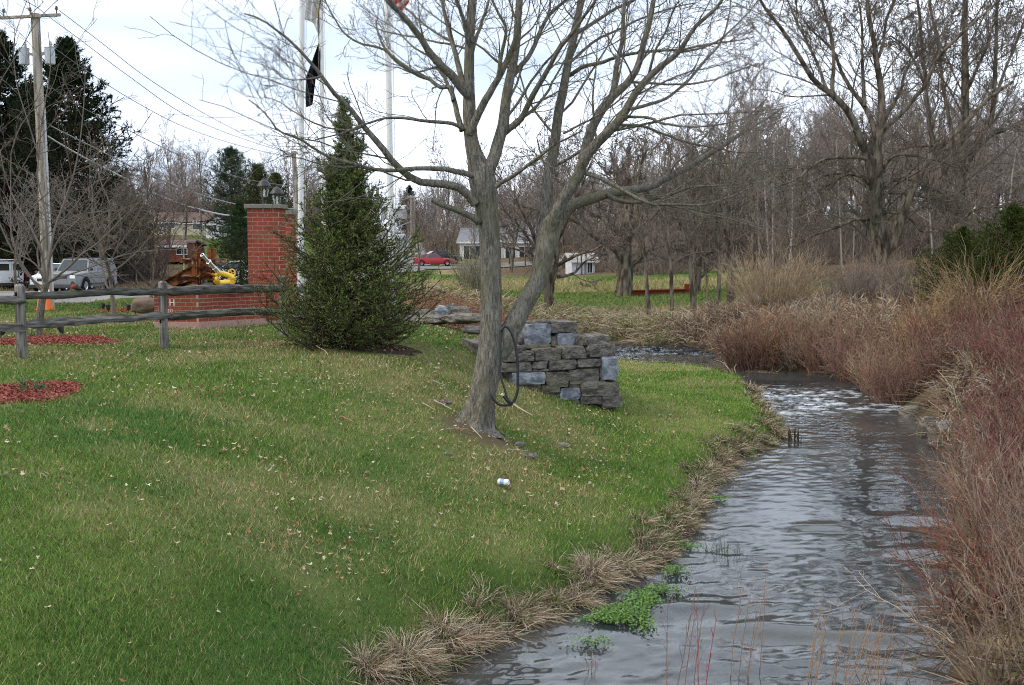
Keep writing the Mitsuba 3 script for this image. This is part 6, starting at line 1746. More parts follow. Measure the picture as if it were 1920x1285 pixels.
def pillar(label, ul, ur, vtop, vbase, D, caph):
    k = thing('brick_pillar', label, 'pillar')
    a, b = at(ul, vbase, D), at(ur, vbase, D)
    w = b[0] - a[0]
    g0 = float(H((a[0] + b[0]) / 2, D))
    zt = at(ul, vtop, D)[2]
    o = np.array([a[0], D, g0])
    ex, ey = np.array([1.0, 0, 0]), np.array([0, 1.0, 0])
    part(k, 'core', block(o + [.006, .006, 0], ex, ey, w - .012, w - .012, -.2, zt - g0), 'm_vc', color=MORT)
    c = 8.05 / FPX * D
    l = 19.5 / FPX * D
    h = zt - g0
    n = int(h / c)
    off = h - n * c
    brick_face(k, o + [0, .02, off], ex, np.array([0, -1.0, 0]), w, n * c, c, l, .0011 * D / 2 * 1.0)
    brick_face(k, o + [w - .02, 0, off], ey, np.array([1.0, 0, 0]), w, n * c, c, l, .0011 * D / 2 * 1.0)
    ch = caph / FPX * D
    part(k, 'cap', block(o + [-.045, -.045, zt - g0], ex, ey, w + .09, w + .09, 0, ch, .008), 'm_vc', color=(.20, .185, .17))
    return o + [w / 2, w / 2, zt - g0 + ch], w


def lantern(label, p, hpx, D):
    k = thing('post_lantern', label, 'lantern')
    s = hpx / FPX * D / .62
    blk = (.014, .015, .018)
    six = 6
    def L_(prof, sd=6): return xf(lathe(prof, sd), rotz(.26), p, s)
    part(k, 'pedestal', xf(lathe([(0, 0), (.055, 0), (.055, .015), (.022, .03), (.022, .11), (.045, .14), (.075, .155), (.075, .17), (0, .17)], 16), None, p, s), 'm_satin', color=blk, smooth=40)
    part(k, 'roof', L_([(.155, .40), (.155, .415), (.13, .45), (.105, .50), (.07, .535), (.03, .553), (.012, .56), (.014, .575), (.0, .60)], 16), 'm_satin', color=blk, smooth=40)
    part(k, 'roof_rim', L_([(.10, .395), (.16, .395), (.16, .405), (.10, .405)]), 'm_satin', color=blk)
    a = np.arange(six) * np.pi / 3
    P = np.stack([np.stack([.078 * np.cos(a), .078 * np.sin(a), 0 * a + .165], -1), np.stack([.128 * np.cos(a), .128 * np.sin(a), 0 * a + .40], -1)], 1)
    for q in range(six):
        part(k, 'bar', xf(tubes(P[q:q + 1], np.full((1, 2), .008), 5), rotz(.26), p, s), 'm_satin', color=blk)
    for q in range(six):
        r = (q + 1) % six
        vv = np.array([P[q, 0], P[r, 0], P[r, 1], P[q, 1]]) * np.array([.97, .97, 1])
        part(k, 'pane', xf((vv, np.array([[0, 1, 2, 3]])), rotz(.26), p, s), 'm_glass')
    part(k, 'lamp', xf(lathe([(0, .17), (.02, .17), (.02, .23), (.014, .235), (.02, .27), (.024, .31), (.012, .345), (0, .355)], 12), None, p, s), 'm_satin', color=(.75, .74, .70), smooth=40)


tp1, w1 = pillar('taller-looking red brick pillar with grey cap, nearer of the two', 467, 527, 391, 600, 22.0, 8)
tp2, w2 = pillar('red brick pillar half hidden behind the nearer pillar', 500, 548, 402.5, 585, 26.2, 7.5)
lantern('black post lantern on the nearer brick pillar', at(496, 384, 22.0 + w1 / 2), 52, 22.3)
lantern('black post lantern on the farther brick pillar', at(520, 396.5, 26.2 + w2 / 2), 50, 26.5)
k = thing('brick_stub', 'small square brick stub right of the sign wall behind the fence', 'brick stub')
o = onland(497, 609) + [0, .35, 0]
part(k, 'core', block(o + [.006, .006, 0], np.array([1., 0, 0]), np.array([0, 1., 0]), .178, .178, -.1, .55), 'm_vc', color=MORT)
brick_face(k, o + [0, .02, 0], np.array([1., 0, 0]), np.array([0, -1., 0]), .19, .55, .0745, .2, .011)


# ---- rusty beams with the yellow fire monitor on the sign
def ibeam(p, q, w, h, up=(0, 0, 1), t=.022):
    p, q = np.asarray(p, float), np.asarray(q, float)
    d = (q - p) / np.linalg.norm(q - p)
    s = np.cross(d, up); s /= np.linalg.norm(s); n = np.cross(s, d)
    o = n * (h / 2 - t / 2)
    return cat(beam(p + o, q + o, w, t, up), beam(p - o, q - o, w, t, up), beam(p, q, t, h - 2 * t, up))


bk = thing('steel_beam_memorial', 'rusted twisted steel beams standing on the brick sign wall', 'sculpture')
Bm = SD_ + .55
A = lambda u, v, d=0: at(u, v, Bm + d)
wpx = lambda px: px / FPX * Bm
for p, q, w, h, up, sm in [(A(305, 538), A(367, 506), wpx(14), wpx(19), (0, 0, 1), 0), (A(366, 546), A(366, 468), wpx(10), wpx(10), (0, 1, 0), 0), (A(373, 548, -.1), A(372, 486, -.1), wpx(8), wpx(7), (1, 0, 0), 0), (A(340, 489, .1), A(425, 490, .1), wpx(9), wpx(9), (0, 0, 1), 0),
                           (A(393, 548, .15), A(393, 466, .15), wpx(7), wpx(6), (0, 1, 0), 0), (A(402, 548, .2), A(401, 467, .2), wpx(8), wpx(6), (0, 1, 0), 0), (A(344, 523, -.05), A(408, 520, -.05), wpx(10), wpx(10), (0, 0, 1), 0), (A(318, 543, .15), A(362, 528, .15), wpx(8), wpx(6), (0, 0, 1), 0)]:
    part(bk, 'beam', ibeam(p, q, w, h, up), 'm_rust')
pl = [(376, 491), (395, 490), (396, 516), (386, 514), (376, 520)]
v = np.array([at(a, b, Bm + .02) for a, b in pl] + [at(a, b, Bm + .05) for a, b in pl])
part(bk, 'plate', V(manifold3d.Manifold.hull_points(v)), 'm_rust')
v = np.array([at(a, b, Bm + d) for d in (.0, .35) for a, b in [(374, 530), (399, 530), (399, 548), (374, 548)]])
part(bk, 'footing', V(manifold3d.Manifold.hull_points(v)), 'm_vc', color=(.36, .31, .28))
g = np.random.default_rng(3)
cur = at(np.linspace(372, 404, 10), 519 - 7 * np.sin(np.linspace(0, 3.1, 10)), Bm - .25)
part(bk, 'bent_plate', cat(*[beam(cur[i], cur[i + 1], .16, .012) for i in range(9)]), 'm_rust')

yk = thing('fire_monitor', 'yellow water cannon with chrome nozzle and hand wheel in front of the rusty beams', 'water cannon')
Ym = SD_ + .30
Y_ = lambda u, v, d=0: at(u, v, Ym + d)
YEL = (.62, .40, .015)
yp = lambda px: px / FPX * Ym
def ypipe(pts, r, d0=0, d1=0, n=24, name='pipe', mat='m_paint', col=YEL):
    s = smooth_line(np.array(pts, float), n)
    P = at(s[:, 0], s[:, 1], Ym + np.linspace(d0, d1, n))
    part(yk, name, tubes(P[None], np.full((1, n), yp(r)), 12, cap=True), mat, color=col, smooth=45)
ypipe([(410, 512), (420, 514), (432, 518), (438, 525), (434, 531), (428, 534)], 4.8, 0, -.05)
ypipe([(438, 520), (430, 527), (418, 530), (408, 530), (403, 525), (404, 519), (411, 515)], 4.6, .12, .1)
ypipe([(414, 531), (424, 531), (433, 530)], 5.2, -.12, -.12)
ypipe([(398, 513), (404, 516), (412, 514)], 1.6, -.05, 0, 8)
for u, v in ((406, 524), (427, 532), (437, 521)):
    P = np.array([Y_(u - 2.2, v, -.02), Y_(u + 2.2, v + .6, -.02)])
    part(yk, 'flange', tubes(P[None], np.full((1, 2), yp(6.2)), 14, cap=True), 'm_paint', color=YEL, smooth=45)
hw = Y_(434.5, 512.5, .05)
th = np.linspace(0, 2 * np.pi, 25)
P = np.stack([hw[0] + yp(6.5) * np.cos(th), hw[1] + 0 * th + .02 * np.sin(th), hw[2] + yp(7.2) * np.sin(th)], -1)
part(yk, 'hand_wheel', cat(tubes(P[None], np.full((1, 25), yp(1.1)), 8), *[beam(hw, hw + [yp(6.3) * math.cos(a), 0, yp(7) * math.sin(a)], yp(1.2), yp(1.2), (0, 1, 0)) for a in (.3, 1.87, 3.44, 5.0)]), 'm_paint', color=YEL, smooth=45)
part(yk, 'base', V(manifold3d.Manifold.hull_points(np.array([at(a, b, Ym + d) for d in (-.14, .16) for a, b in [(419, 541), (452, 541), (450, 534), (428, 534)]]))), 'm_paint', color=YEL)
part(yk, 'inlet_pipe', tubes(np.array([[Y_(446, 537.5), Y_(470, 537.5)]]), np.full((1, 2), yp(2.6)), 10, cap=True), 'm_satin', color=(.6, .6, .6), smooth=45)
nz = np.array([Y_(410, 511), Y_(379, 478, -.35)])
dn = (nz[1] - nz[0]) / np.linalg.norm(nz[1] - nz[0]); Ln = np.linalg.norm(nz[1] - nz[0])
tt = np.array([0, .28, .285, .55, .56, .62, .63, .93, .935, 1.0]); rr = np.array([5.2, 4.6, 4.0, 3.8, 5.2, 5.2, 3.6, 3.0, 4.0, 4.0])
part(yk, 'nozzle', tubes((nz[0] + dn * (tt * Ln)[:, None])[None], (rr / FPX * Ym)[None], 16, cap=True), 'm_metal', color=(.72, .72, .72), smooth=40)
part(yk, 'nozzle_bore', tubes((nz[1] + dn * np.array([[.001], [.004]]))[None], np.full((1, 2), 2.2 / FPX * Ym), 14, cap=True), 'm_vc', color=(.01, .01, .01))  # near-black disc on the closed mouth, painted shade for the hollow

# other small things by the sign
boulder('garden_boulder', 'brown boulder left of the brick sign', 268, 583, 44, 24, SD_ + 2.4, 0, 41, .1, mat='m_vc', col=(.17, .125, .095))
k = thing('terracotta_pot', 'broken terracotta pot before the brown boulder', 'pot')
b = onland(270, 594)
part(k, 'pot', xf(lathe([(0, 0), (.06, 0), (.085, .13), (.095, .13), (.095, .16), (.08, .16), (.078, .03), (0, .03)], 16), None, b), 'm_vc', color=(.42, .22, .12), smooth=40)
k = thing('garden_lantern', 'small red and white garden ornament with pointed roof at the left end of the sign', 'garden ornament')
b = onland(281.5, 592)
part(k, 'body', xf(rbox(-.06, .06, -.05, .05, 0, .22, .01), None, b), 'm_vc', color=(.26, .035, .035))
part(k, 'post', xf(rbox(-.045, -.015, -.065, -.045, 0, .23, .004), None, b), 'm_vc', color=(.75, .74, .72))
part(k, 'roof', xf(lathe([(.11, .21), (.11, .225), (.06, .30), (.0, .33)], 4), rotz(.78), b), 'm_vc', color=(.55, .54, .52))
part(k, 'finial', tubes(np.array([[[-.03, 0, .30], [-.035, 0, .38]]]) + b, np.full((1, 2), .008), 6), 'm_vc', color=(.7, .7, .68))


# ------------------------------------------------------------------ flagpoles and flags
def flagpole(label, ub, vb, ut, D, rb, rt, vt=-140):
    k = thing('flagpole', label, 'flagpole')
    b = at(ub, vb, D); b[2] = H(b[0], b[1]) - .1
    t = at(ut, vt, D)
    P = b * (1 - np.linspace(0, 1, 12))[:, None] + t * np.linspace(0, 1, 12)[:, None]
    part(k, 'shaft', tubes(P[None], (np.linspace(rb, rt, 12) / FPX * D)[None], 18), 'm_satin', color=(.66, .66, .66), smooth=True)
    part(k, 'base_collar', xf(lathe([(rb / FPX * D * 2.0, 0), (rb / FPX * D * 2.0, .06), (rb / FPX * D * 1.05, .16)], 18), None, b + [0, 0, .1]), 'm_satin', color=(.55, .55, .55), smooth=35)
    hy = P + np.array([rb / FPX * D + .03, -.02, 0])
    part(k, 'halyard', tubes(hy[None], np.full((1, 12), .006), 4), 'm_vc', color=(.55, .55, .53))
    part(k, 'cleat', xf(rbox(-.012, .03, -.05, -.0, 0, .14, .004), None, b * [1, 1, 0] + [rb / FPX * D, 0, b[2] + 1.3]), 'm_satin', color=(.4, .4, .4))
    return k


flagpole('white flagpole nearest the brick pillar, left of the small spruce', 563, 610, 567, 24.0, 5.6, 5.0)
flagpole('thinner white flagpole behind the small spruce, flying the black flag', 609, 570, 600, 33.0, 4.6, 3.6)
flagpole('white flagpole right of the small spruce, flying a striped flag', 736, 600, 724, 23.0, 6.6, 5.2)


def cloth(outline, D, n, seed, amp=.10, thick=.006):
    """hanging flag: outline polygon (u,v) in its own plane, filled with a fine mesh, folded, two-sided with thickness"""
    pg = Polygon(outline).buffer(0)
    xs = np.linspace(pg.bounds[0], pg.bounds[2], n); ys = np.linspace(pg.bounds[1], pg.bounds[3], int(n * 1.6))
    pts = [(x, y) for x in xs for y in ys if pg.contains(shapely.Point(x, y))]
    ring = pg.exterior
    pts += [tuple(ring.interpolate(d).coords[0]) for d in np.linspace(0, ring.length, 6 * n, endpoint=False)]
    from scipy.spatial import Delaunay
    P2 = np.array(pts)
    tri = Delaunay(P2).simplices
    cen = P2[tri].mean(1)
    tri = tri[shapely.contains(pg.buffer(.05), shapely.points(cen[:, 0], cen[:, 1]))]
    fold = amp * np.sin(P2[:, 0] * .55 + P2[:, 1] * .06 + seed) + .4 * amp * np.sin(P2[:, 0] * 1.3 + P2[:, 1] * .11)
    X = at(P2[:, 0], P2[:, 1], D + fold)
    d = np.cross(X[tri[:, 1]] - X[tri[:, 0]], X[tri[:, 2]] - X[tri[:, 0]])
    tri = np.where((d[:, 1] > 0)[:, None], tri[:, ::-1], tri)
    return X, tri, P2


X, tri, _ = cloth([(598, 78), (600, 90), (600, 147), (592, 149), (586, 197), (574, 202), (572, 185), (573, 146), (584, 118)], 33.0, 14, 1, .10)
k = thing('black_flag', 'black flag hanging limp from the thinner flagpole', 'flag')
put(k, (X, tri), 'm_vc', color=(.012, .012, .02), smooth=True)
X, tri, P2 = cloth([(572, -40), (603, -60), (604, 20), (602, 60), (595, 62), (588, 44), (576, 38), (562, 38), (560, 30), (568, 10)], 33.0, 16, 2, .10)
k = thing('pale_flag', 'pale grey-white flag hanging above the black flag at the picture top', 'flag')
put(k, (X, tri), 'm_vc', color=mixc((.62, .61, .60), (.55, .36, .10), ((P2[:, 1] > 12) & (P2[:, 1] < 28) & (P2[:, 0] > 594)) * 1.0), smooth=True)
X, tri, P2 = cloth([(727, -90), (790, -70), (772, -10), (766, 6), (753, 22), (735, 10), (728, -10)], 23.0, 34, 3, .07)
st = np.floor((P2[:, 0] * .62 + P2[:, 1] * .78) / 7.2).astype(int) % 2
k = thing('striped_flag', 'red and white striped flag, lower corner, at the picture top', 'flag')
put(k, (X, tri), 'm_vc', color=np.where(st[:, None] == 0, (.52, .03, .035), (.72, .70, .70)), smooth=True)


# ------------------------------------------------------------------ utility poles and wires
def f_pole(p, n, uv):
    a = mikit.fbm(p.x * 16, p.y * 16, p.z * 1.2, 3)
    return mikit.mix((0.17, 0.145, 0.12), (0.42, 0.375, 0.33), mikit.smoothstep(0.28, 0.72, a))


bsdf('m_pole', {'type': 'twosided', 'b': {'type': 'diffuse', 'reflectance': mikit.proc(f_pole)}})


def utility_pole(label, u0, v0, u1, v1, D, r0, r1, arms=(), cans=(), side=0, onground=True):
    k = thing('utility_pole', label, 'utility pole')
    b = at(u0, v0, D)
    if onground: b[2] = H(b[0], b[1]) - .2
    t = at(u1, v1, D)
    s = np.linspace(0, 1, 14)[:, None]
    part(k, 'pole', tubes((b * (1 - s) + t * s)[None], (np.linspace(r0, r1, 14) / FPX * D)[None], 12, cap=True), 'm_pole', smooth=40)
    for (ua, va, ub, vb, th) in arms:
        o = np.array([0, -.16, 0])
        part(k, 'crossarm', beam(at(ua, va, D) + o, at(ub, vb, D) + o, .10, th / FPX * D), 'm_pole')
        for q in (.06, .5, .94) if D < 60 else ():
            uq, vq = ua + (ub - ua) * q, va + (vb - va) * q
            p = at(uq, vq, D) + o + [0, 0, th / FPX * D / 2]
            part(k, 'insulator', xf(lathe([(.018, 0), (.018, .12), (.05, .125), (.055, .16), (.03, .17), (.045, .20), (.03, .235), (0, .24)], 10), None, p), 'm_satin', color=(.10, .085, .08), smooth=40)
    for (uc, vc, wc, hc) in cans:
        p = at(uc, vc + hc / 2, D); w = wc / FPX * D / 2; h = hc / FPX * D
        key = part(k, 'transformer', xf(lathe([(0, 0), (w * .94, 0), (w, .03), (w, h * .93), (w * 1.05, h * .94), (w * 1.05, h * .96), (w * .5, h), (0, h)], 20), None, p), 'm_satin', color=(.40, .43, .46), smooth=35)
        if D < 60:
            put(numbered(key + '__bushing'), xf(lathe([(.04, 0), (.06, .03), (.04, .06), (.055, .09), (.035, .16), (0, .2)], 10), None, p + [w * .3, -.02, h * .98]), 'm_satin', color=(.35, .36, .37), smooth=40)
            put(numbered(key + '__bracket'), beam(p + [0, 0, h * .75], at(u1 + (u0 - u1) * .15, vc, D), .06, .08), 'm_satin', color=(.3, .31, .32))
    if D < 60:
        c = (b * (1 - s) + t * s)[1:10] + [r0 / FPX * D * .96, -.05, 0]
        part(k, 'conduit', tubes(c[None], np.full((1, 9), .035), 8), 'm_satin', color=(.42, .42, .44), smooth=True)
    return k


utility_pole('tall grey utility pole with crossarm and two transformers at the left', 92, 577, 66, 26, 35, 10.5, 8.0, [(5, 36, 117, 30, 4.6)], [(46, 106, 18, 31), (94, 105, 18, 31)])
utility_pole('wooden utility pole behind the nearest flagpole', 560, 500, 551, 284, 75, 5.2, 4.2, [(532, 290, 580, 286, 2.4)])
utility_pole('thin grey service pole in front of the cream house', 383, 495, 373, 364, 120, 3.0, 2.2, (), [(377, 374, 4, 8)])
utility_pole('slim bluish metal pole left of the service pole', 345, 492, 342, 400, 60, 1.4, 1.2)
utility_pole('tan utility pole with small transformer left of the right flagpole', 711, 505, 708, 352, 130, 3.2, 2.6, (), [(716, 378, 7, 14)])
utility_pole('grey utility pole on the far road right of the right flagpole', 772, 500, 771, 366, 140, 3.0, 2.4, [(756, 370, 786, 371, 2)])
utility_pole('second grey pole close beside the far road pole', 778, 495, 777, 372, 160, 2.2, 1.8)
utility_pole('distant utility pole with wide crossarm below the maple limb', 822, 470, 821, 348, 220, 2.4, 1.9, [(808, 351, 836, 351, 1.8)])


def wire(label, pts, D0, D1, r, col=(.10, .10, .11), n=40):
    k = thing('power_line', label, 'cable')
    s = smooth_line(np.array(pts, float), n)
    t = np.linspace(0, 1, n)
    D = D0 + (D1 - D0) * t
    put(k, tubes(at(s[:, 0], s[:, 1], D)[None], np.broadcast_to(r / FPX * D, (1, n)), 6), 'm_vc', color=col, smooth=True)


G1 = (.23, .23, .25)
wire('topmost thin wire running right from the utility pole crossarm', [(111, 20), (127, 32), (200, 88), (267, 140), (390, 217), (475, 260), (540, 286)], 35, 75, .62, G1)
wire('second thin wire from the top of the utility pole', [(70, 14), (82, 24), (140, 67), (240, 142), (350, 217), (475, 267), (555, 290)], 35, 75, .62, G1)
wire('third thin wire leaving the utility pole below the transformers', [(104, 92), (170, 138), (240, 183), (350, 240), (475, 280), (560, 297)], 35, 75, .62, G1)
wire('fourth wire crossing the sky to the wooden pole', [(90, 160), (160, 205), (232, 240), (312, 280), (387, 312), (480, 340), (552, 349)], 35, 75, .7, (.2, .2, .21))
wire('thick pale cable sagging from the utility pole to the brick pillar', [(88, 255), (142, 287), (225, 330), (292, 364), (360, 389), (420, 403), (470, 408), (554, 404)], 35, 75, 1.5, (.52, .52, .54))
wire('grey wire above the thick pale cable', [(92, 235), (174, 276), (240, 309), (300, 336), (372, 364), (463, 386), (553, 392)], 35, 75, 1.1, (.34, .34, .35))
wire('black cable in front of the cream house roof', [(90, 425), (180, 424), (281, 421), (360, 417), (437, 409), (470, 404), (553, 398)], 35, 75, 1.0, (.02, .02, .022))
wire('thin wire leaving the utility pole to the upper left', [(10, 24), (-10, 16), (-60, -10)], 35, 28, .62, G1, 10)
wire('thin wire from the pole top to the upper left corner', [(70, 14), (40, -2), (0, -24)], 35, 29, .62, G1, 10)
for i, (pts, D0, D1, nm) in enumerate([([(730, 372), (745, 373), (771, 368), (790, 372), (808, 354)], 110, 220, 'pale wires between the far road poles, upper'), ([(728, 378), (750, 376), (771, 371), (800, 372), (822, 352)], 110, 220, 'pale wires between the far road poles, lower'), ([(740, 430), (755, 422), (772, 416)], 120, 140, 'short pale wire left of the far road pole')]):
    wire(nm, pts, D0, D1, .55, (.5, .5, .52), 20)


# ------------------------------------------------------------------ the road
def strip(pts, w, dz):
    c = smooth_line(np.array(pts, float), 160)
    t = np.gradient(c, axis=0); t /= np.linalg.norm(t, axis=1, keepdims=True)
    nn = np.stack([-t[:, 1], t[:, 0]], 1)
    off = np.linspace(-.5, .5, 9)
    q = c[:, None] + nn[:, None] * (off[None, :, None] * w)
    z = H(q[..., 0], q[..., 1]) + dz
    i, j = np.meshgrid(np.arange(159), np.arange(8), indexing='ij')
    f = np.stack([i * 9 + j, (i + 1) * 9 + j, (i + 1) * 9 + j + 1, i * 9 + j + 1], -1).reshape(-1, 4)
    return np.concatenate([q, z[..., None]], -1).reshape(-1, 3), f


def f_asph(p, n, uv):
    a = mikit.fbm(p.x * 1.2, p.y * 0.5, 2.0, 4)
    return mikit.mix((0.15, 0.148, 0.145), (0.27, 0.262, 0.252), a)


bsdf('m_asphalt', {'type': 'twosided', 'b': {'type': 'diffuse', 'reflectance': mikit.proc(f_asph)}})
ROAD = [(-90, 46), (-60, 49), (-40, 51.5), (-25, 55), (-17.5, 63), (-14.5, 85), (-13.5, 110), (-16, 150), (-22, 200), (-30, 250), (-45, 330)]
put('road', strip(ROAD, 9.5, .07), 'm_asphalt', smooth=True)
tag('road', 'grey asphalt road running past the lawn and up the hill', kind='structure')
put('parking_area', strip([(-80, 50.5), (-40, 51), (-24, 51.5), (-15.5, 52)], 17.5, .10), 'm_asphalt', smooth=True)
tag('parking_area', 'wide paved area where the cars stand beyond the lawn', kind='structure')
put('side_road', strip([(-12, 116), (-6, 118), (0, 120), (12, 124)], 7.5, .09), 'm_asphalt', smooth=True)
tag('side_road', 'short paved drive where the red car stands', kind='structure')

# ------------------------------------------------------------------ traffic cones
for u, v, nm in [(77, 580, 'orange traffic cone with white bands left of the utility pole foot'), (91, 580, 'second orange traffic cone against the utility pole')]:
    k = thing('traffic_cone', nm, 'traffic cone')
    b = at(u, v, 33.6); b[2] = H(b[0], b[1])
    s = 46 / FPX * 33.6 / .9
    OR = (.72, .13, .02)
    prof = lambda z: .155 - .125 * (z - .04) / .86
    def seg(z0, z1, e=0.0): return xf(lathe([(prof(z0) + e, z0), (prof(z1) + e, z1)], 18), None, b, s)
    part(k, 'base', xf(rbox(-.19, .19, -.19, .19, 0, .045, .01), None, b, s), 'm_satin', color=OR)
    part(k, 'body', cat(seg(.04, .9), xf(lathe([(prof(.9), .9), (.0, .905)], 18), None, b, s)), 'm_satin', color=OR, smooth=40)
    part(k, 'white_band', seg(.62, .76, .003), 'm_satin', color=(.75, .75, .75), smooth=True)
    part(k, 'white_band', seg(.46, .56, .003), 'm_satin', color=(.75, .75, .75), smooth=True)


# ------------------------------------------------------------------ vehicles
def loft(sections):
    """body from cross-sections: each (x, half width bottom, half width mid, half width top, z0, zmid, z1) -> ring of 10 points"""
    rings = []
    for x, wb, wm, wt, z0, zm, z1 in sections:
        c = .06
        rings.append([(x, -wb, z0), (x, -wm, z0 + .12), (x, -wm, zm), (x, -wt - .04, z1 - c), (x, -wt + .05, z1), (x, wt - .05, z1), (x, wt + .04, z1 - c), (x, wm, zm), (x, wm, z0 + .12), (x, wb, z0)])
    R = np.array(rings, float)
    m, n = R.shape[:2]
    i, j = np.meshgrid(np.arange(m - 1), np.arange(n), indexing='ij')
    q = np.stack([i * n + j, i * n + (j + 1) % n, (i + 1) * n + (j + 1) % n, (i + 1) * n + j], -1).reshape(-1, 4)
    f = np.vstack([q[:, [0, 1, 2]], q[:, [0, 2, 3]]])
    fan = np.array([[0, a, a + 1] for a in range(1, n - 1)])
    f = np.vstack([f[:, ::-1], fan[:, ::-1] * 1, fan + (m - 1) * n])
    return R.reshape(-1, 3), f


def car(name, label, catname, pos, yaw, L, W, Hh, body, cabin, col, wheelx=(.18, .80), wr=.33, hood_z=.62, glass=None, seed=0, trim=(.03, .03, .03), grille='m_satin', lamp=True, bumper=None, extra=None):
    """body: list of (x fraction, top z); cabin: (x0, x1, x2, x3) bottom-front, top-front, top-rear, bottom-rear fractions; front is at x=0"""
    k = thing(name, label, catname)
    R = rotz(yaw)
    def P(nm, mesh, mat, c=None, smooth=False, label=None):
        v, f = V(mesh)
        v = v - np.array([L / 2, 0, 0])
        return part(k, nm, xf((v, f), R, pos), mat, c, smooth, label)
    g0 = wr * .75
    secs = []
    for fx, zt in body:
        e = min(fx, 1 - fx)
        w = W / 2 * (1 - .16 * max(0, 1 - e / .10) ** 2)
        secs.append((fx * L, w * .93, w, w * .93, g0, (g0 + zt) / 2 + .08, zt))
    P('body', loft(secs), 'm_paint', col, 40)
    zb = np.interp(cabin[0], [b[0] for b in body], [b[1] for b in body]); zr = np.interp(cabin[3], [b[0] for b in body], [b[1] for b in body])
    wb, wt = W / 2 * .93, W / 2 * .76
    x0, x1, x2, x3 = [c * L for c in cabin]
    lo = [(x0, zb - .03), (x1, Hh), (x2, Hh), (x3, zr - .03)]
    v = []
    for x, z in lo:
        h = (z - min(zb, zr)) / (Hh - min(zb, zr))
        w = wb + (wt - wb) * np.clip(h, 0, 1)
        v += [(x, -w, z), (x, w, z)]
    P('roof', V(manifold3d.Manifold.hull_points(np.array(v, float))), 'm_paint', col, False)
    # panes, a little proud of the cabin
    def pane(nm, quad, out):
        q = np.array(quad, float)
        c = q.mean(0)
        q = c + (q - c) * np.array([.90, .90, .86]) + np.asarray(out) * .014
        P(nm, (np.vstack([q, q - np.asarray(out) * .010]), np.array([[0, 1, 2], [0, 2, 3], [4, 6, 5], [4, 7, 6], [0, 4, 1], [1, 4, 5], [1, 5, 2], [2, 5, 6], [2, 6, 3], [3, 6, 7], [3, 7, 0], [0, 7, 4]])), 'm_darkglass')
    pane('windscreen', [(x0, -wb, zb), (x0, wb, zb), (x1, wt, Hh), (x1, -wt, Hh)], (-.7, 0, .7))
    if x3 - x2 > -9:
        pane('rear_window', [(x3, -wb, zr), (x3, wb, zr), (x2, wt, Hh), (x2, -wt, Hh)], (.8, 0, .5))
    xm = glass or [(x1 + x2) / 2 / L]
    cuts = [0] + [((c * L) - x1) / max(x2 - x1, .1) for c in xm] + [1]
    for s in (-1, 1):
        for a, b in zip(cuts[:-1], cuts[1:]):
            ba, bb_ = x0 + (x3 - x0) * a, x0 + (x3 - x0) * b
            ta, tb = x1 + (x2 - x1) * a, x1 + (x2 - x1) * b
            z_a = zb + (zr - zb) * a; z_b = zb + (zr - zb) * b
            pane('side_window', [(ba + .04, s * wb, z_a), (bb_ - .04, s * wb, z_b), (tb - .04, s * wt, Hh), (ta + .04, s * wt, Hh)], (0, s, .2))
    for fx in wheelx:
        for s in (-1, 1):
            c = np.array([fx * L, s * (W / 2 - .10), wr])
            prof = [(wr * .62, -.11), (wr * .93, -.11), (wr, -.07), (wr, .07), (wr * .93, .11), (wr * .62, .11)]
            Rw = np.array([[1, 0, 0], [0, 0, 1], [0, 1, 0.0]])
            key = thing_wheel = part(k, 'wheel', xf(xf(lathe(prof, 22), Rw, c - [L / 2, 0, 0]), R, pos), 'm_vc', (.018, .018, .02), 40)
            rim = lathe([(0, .05), (wr * .2, .07), (wr * .52, .04), (wr * .62, .08)], 14)
            rim2 = xf(rim, np.diag([1, 1, float(s)]))
            put(numbered(key + '__rim'), xf(xf(rim2, Rw, c - [L / 2, 0, 0]), R, pos), 'm_metal', (.55, .55, .56), 40)
            arch = lathe([(wr * 1.14, -.02), (wr * 1.14, .02)], 20)
            P('wheel_arch', xf(lathe([(wr * 1.0, .115), (wr * 1.16, .115), (wr * 1.16, .09)], 22), np.array([[1, 0, 0], [0, 0, float(s)], [0, 1, 0.0]]), c * [1, 1, 1] + [0, s * .004, .02]), 'm_vc', (.02, .02, .02))
    fz = body[0][1]
    if lamp:
        for s in (-1, 1):
            P('headlight', rbox(-.012, .10, s * W * .33 - .15, s * W * .33 + .15, fz - .24, fz - .06, .02), 'm_satin', (.78, .80, .82))
            P('tail_light', rbox(L - .10, L + .010, s * W * .40 - .10, s * W * .40 + .10, body[-1][1] - .30, body[-1][1] - .10, .02), 'm_paint', (.35, .02, .02))
    P('grille', rbox(-.015, .06, -W * .18, W * .18, fz - .24, fz - .07, .015), grille, trim if grille != 'm_metal' else (.6, .6, .6))
    P('front_bumper', rbox(-.07, .12, -W * .46, W * .46, g0 - .02, g0 + .20, .03), 'm_satin', bumper or trim)
    P('rear_bumper', rbox(L - .12, L + .06, -W * .46, W * .46, g0 - .02, g0 + .20, .03), 'm_satin', bumper or trim)
    for s in (-1, 1):
        P('side_mirror', rbox(x0 + .14, x0 + .26, s * (W / 2 + .04) - .07, s * (W / 2 + .04) + .07, zb + .02, zb + .18, .03), 'm_paint', trim)
    if extra: extra(P, L, W)
    return k


def roadpt(u, v, D, dz=.11):
    p = at(u, v, D); p[2] = H(p[0], p[1]) + dz
    return p


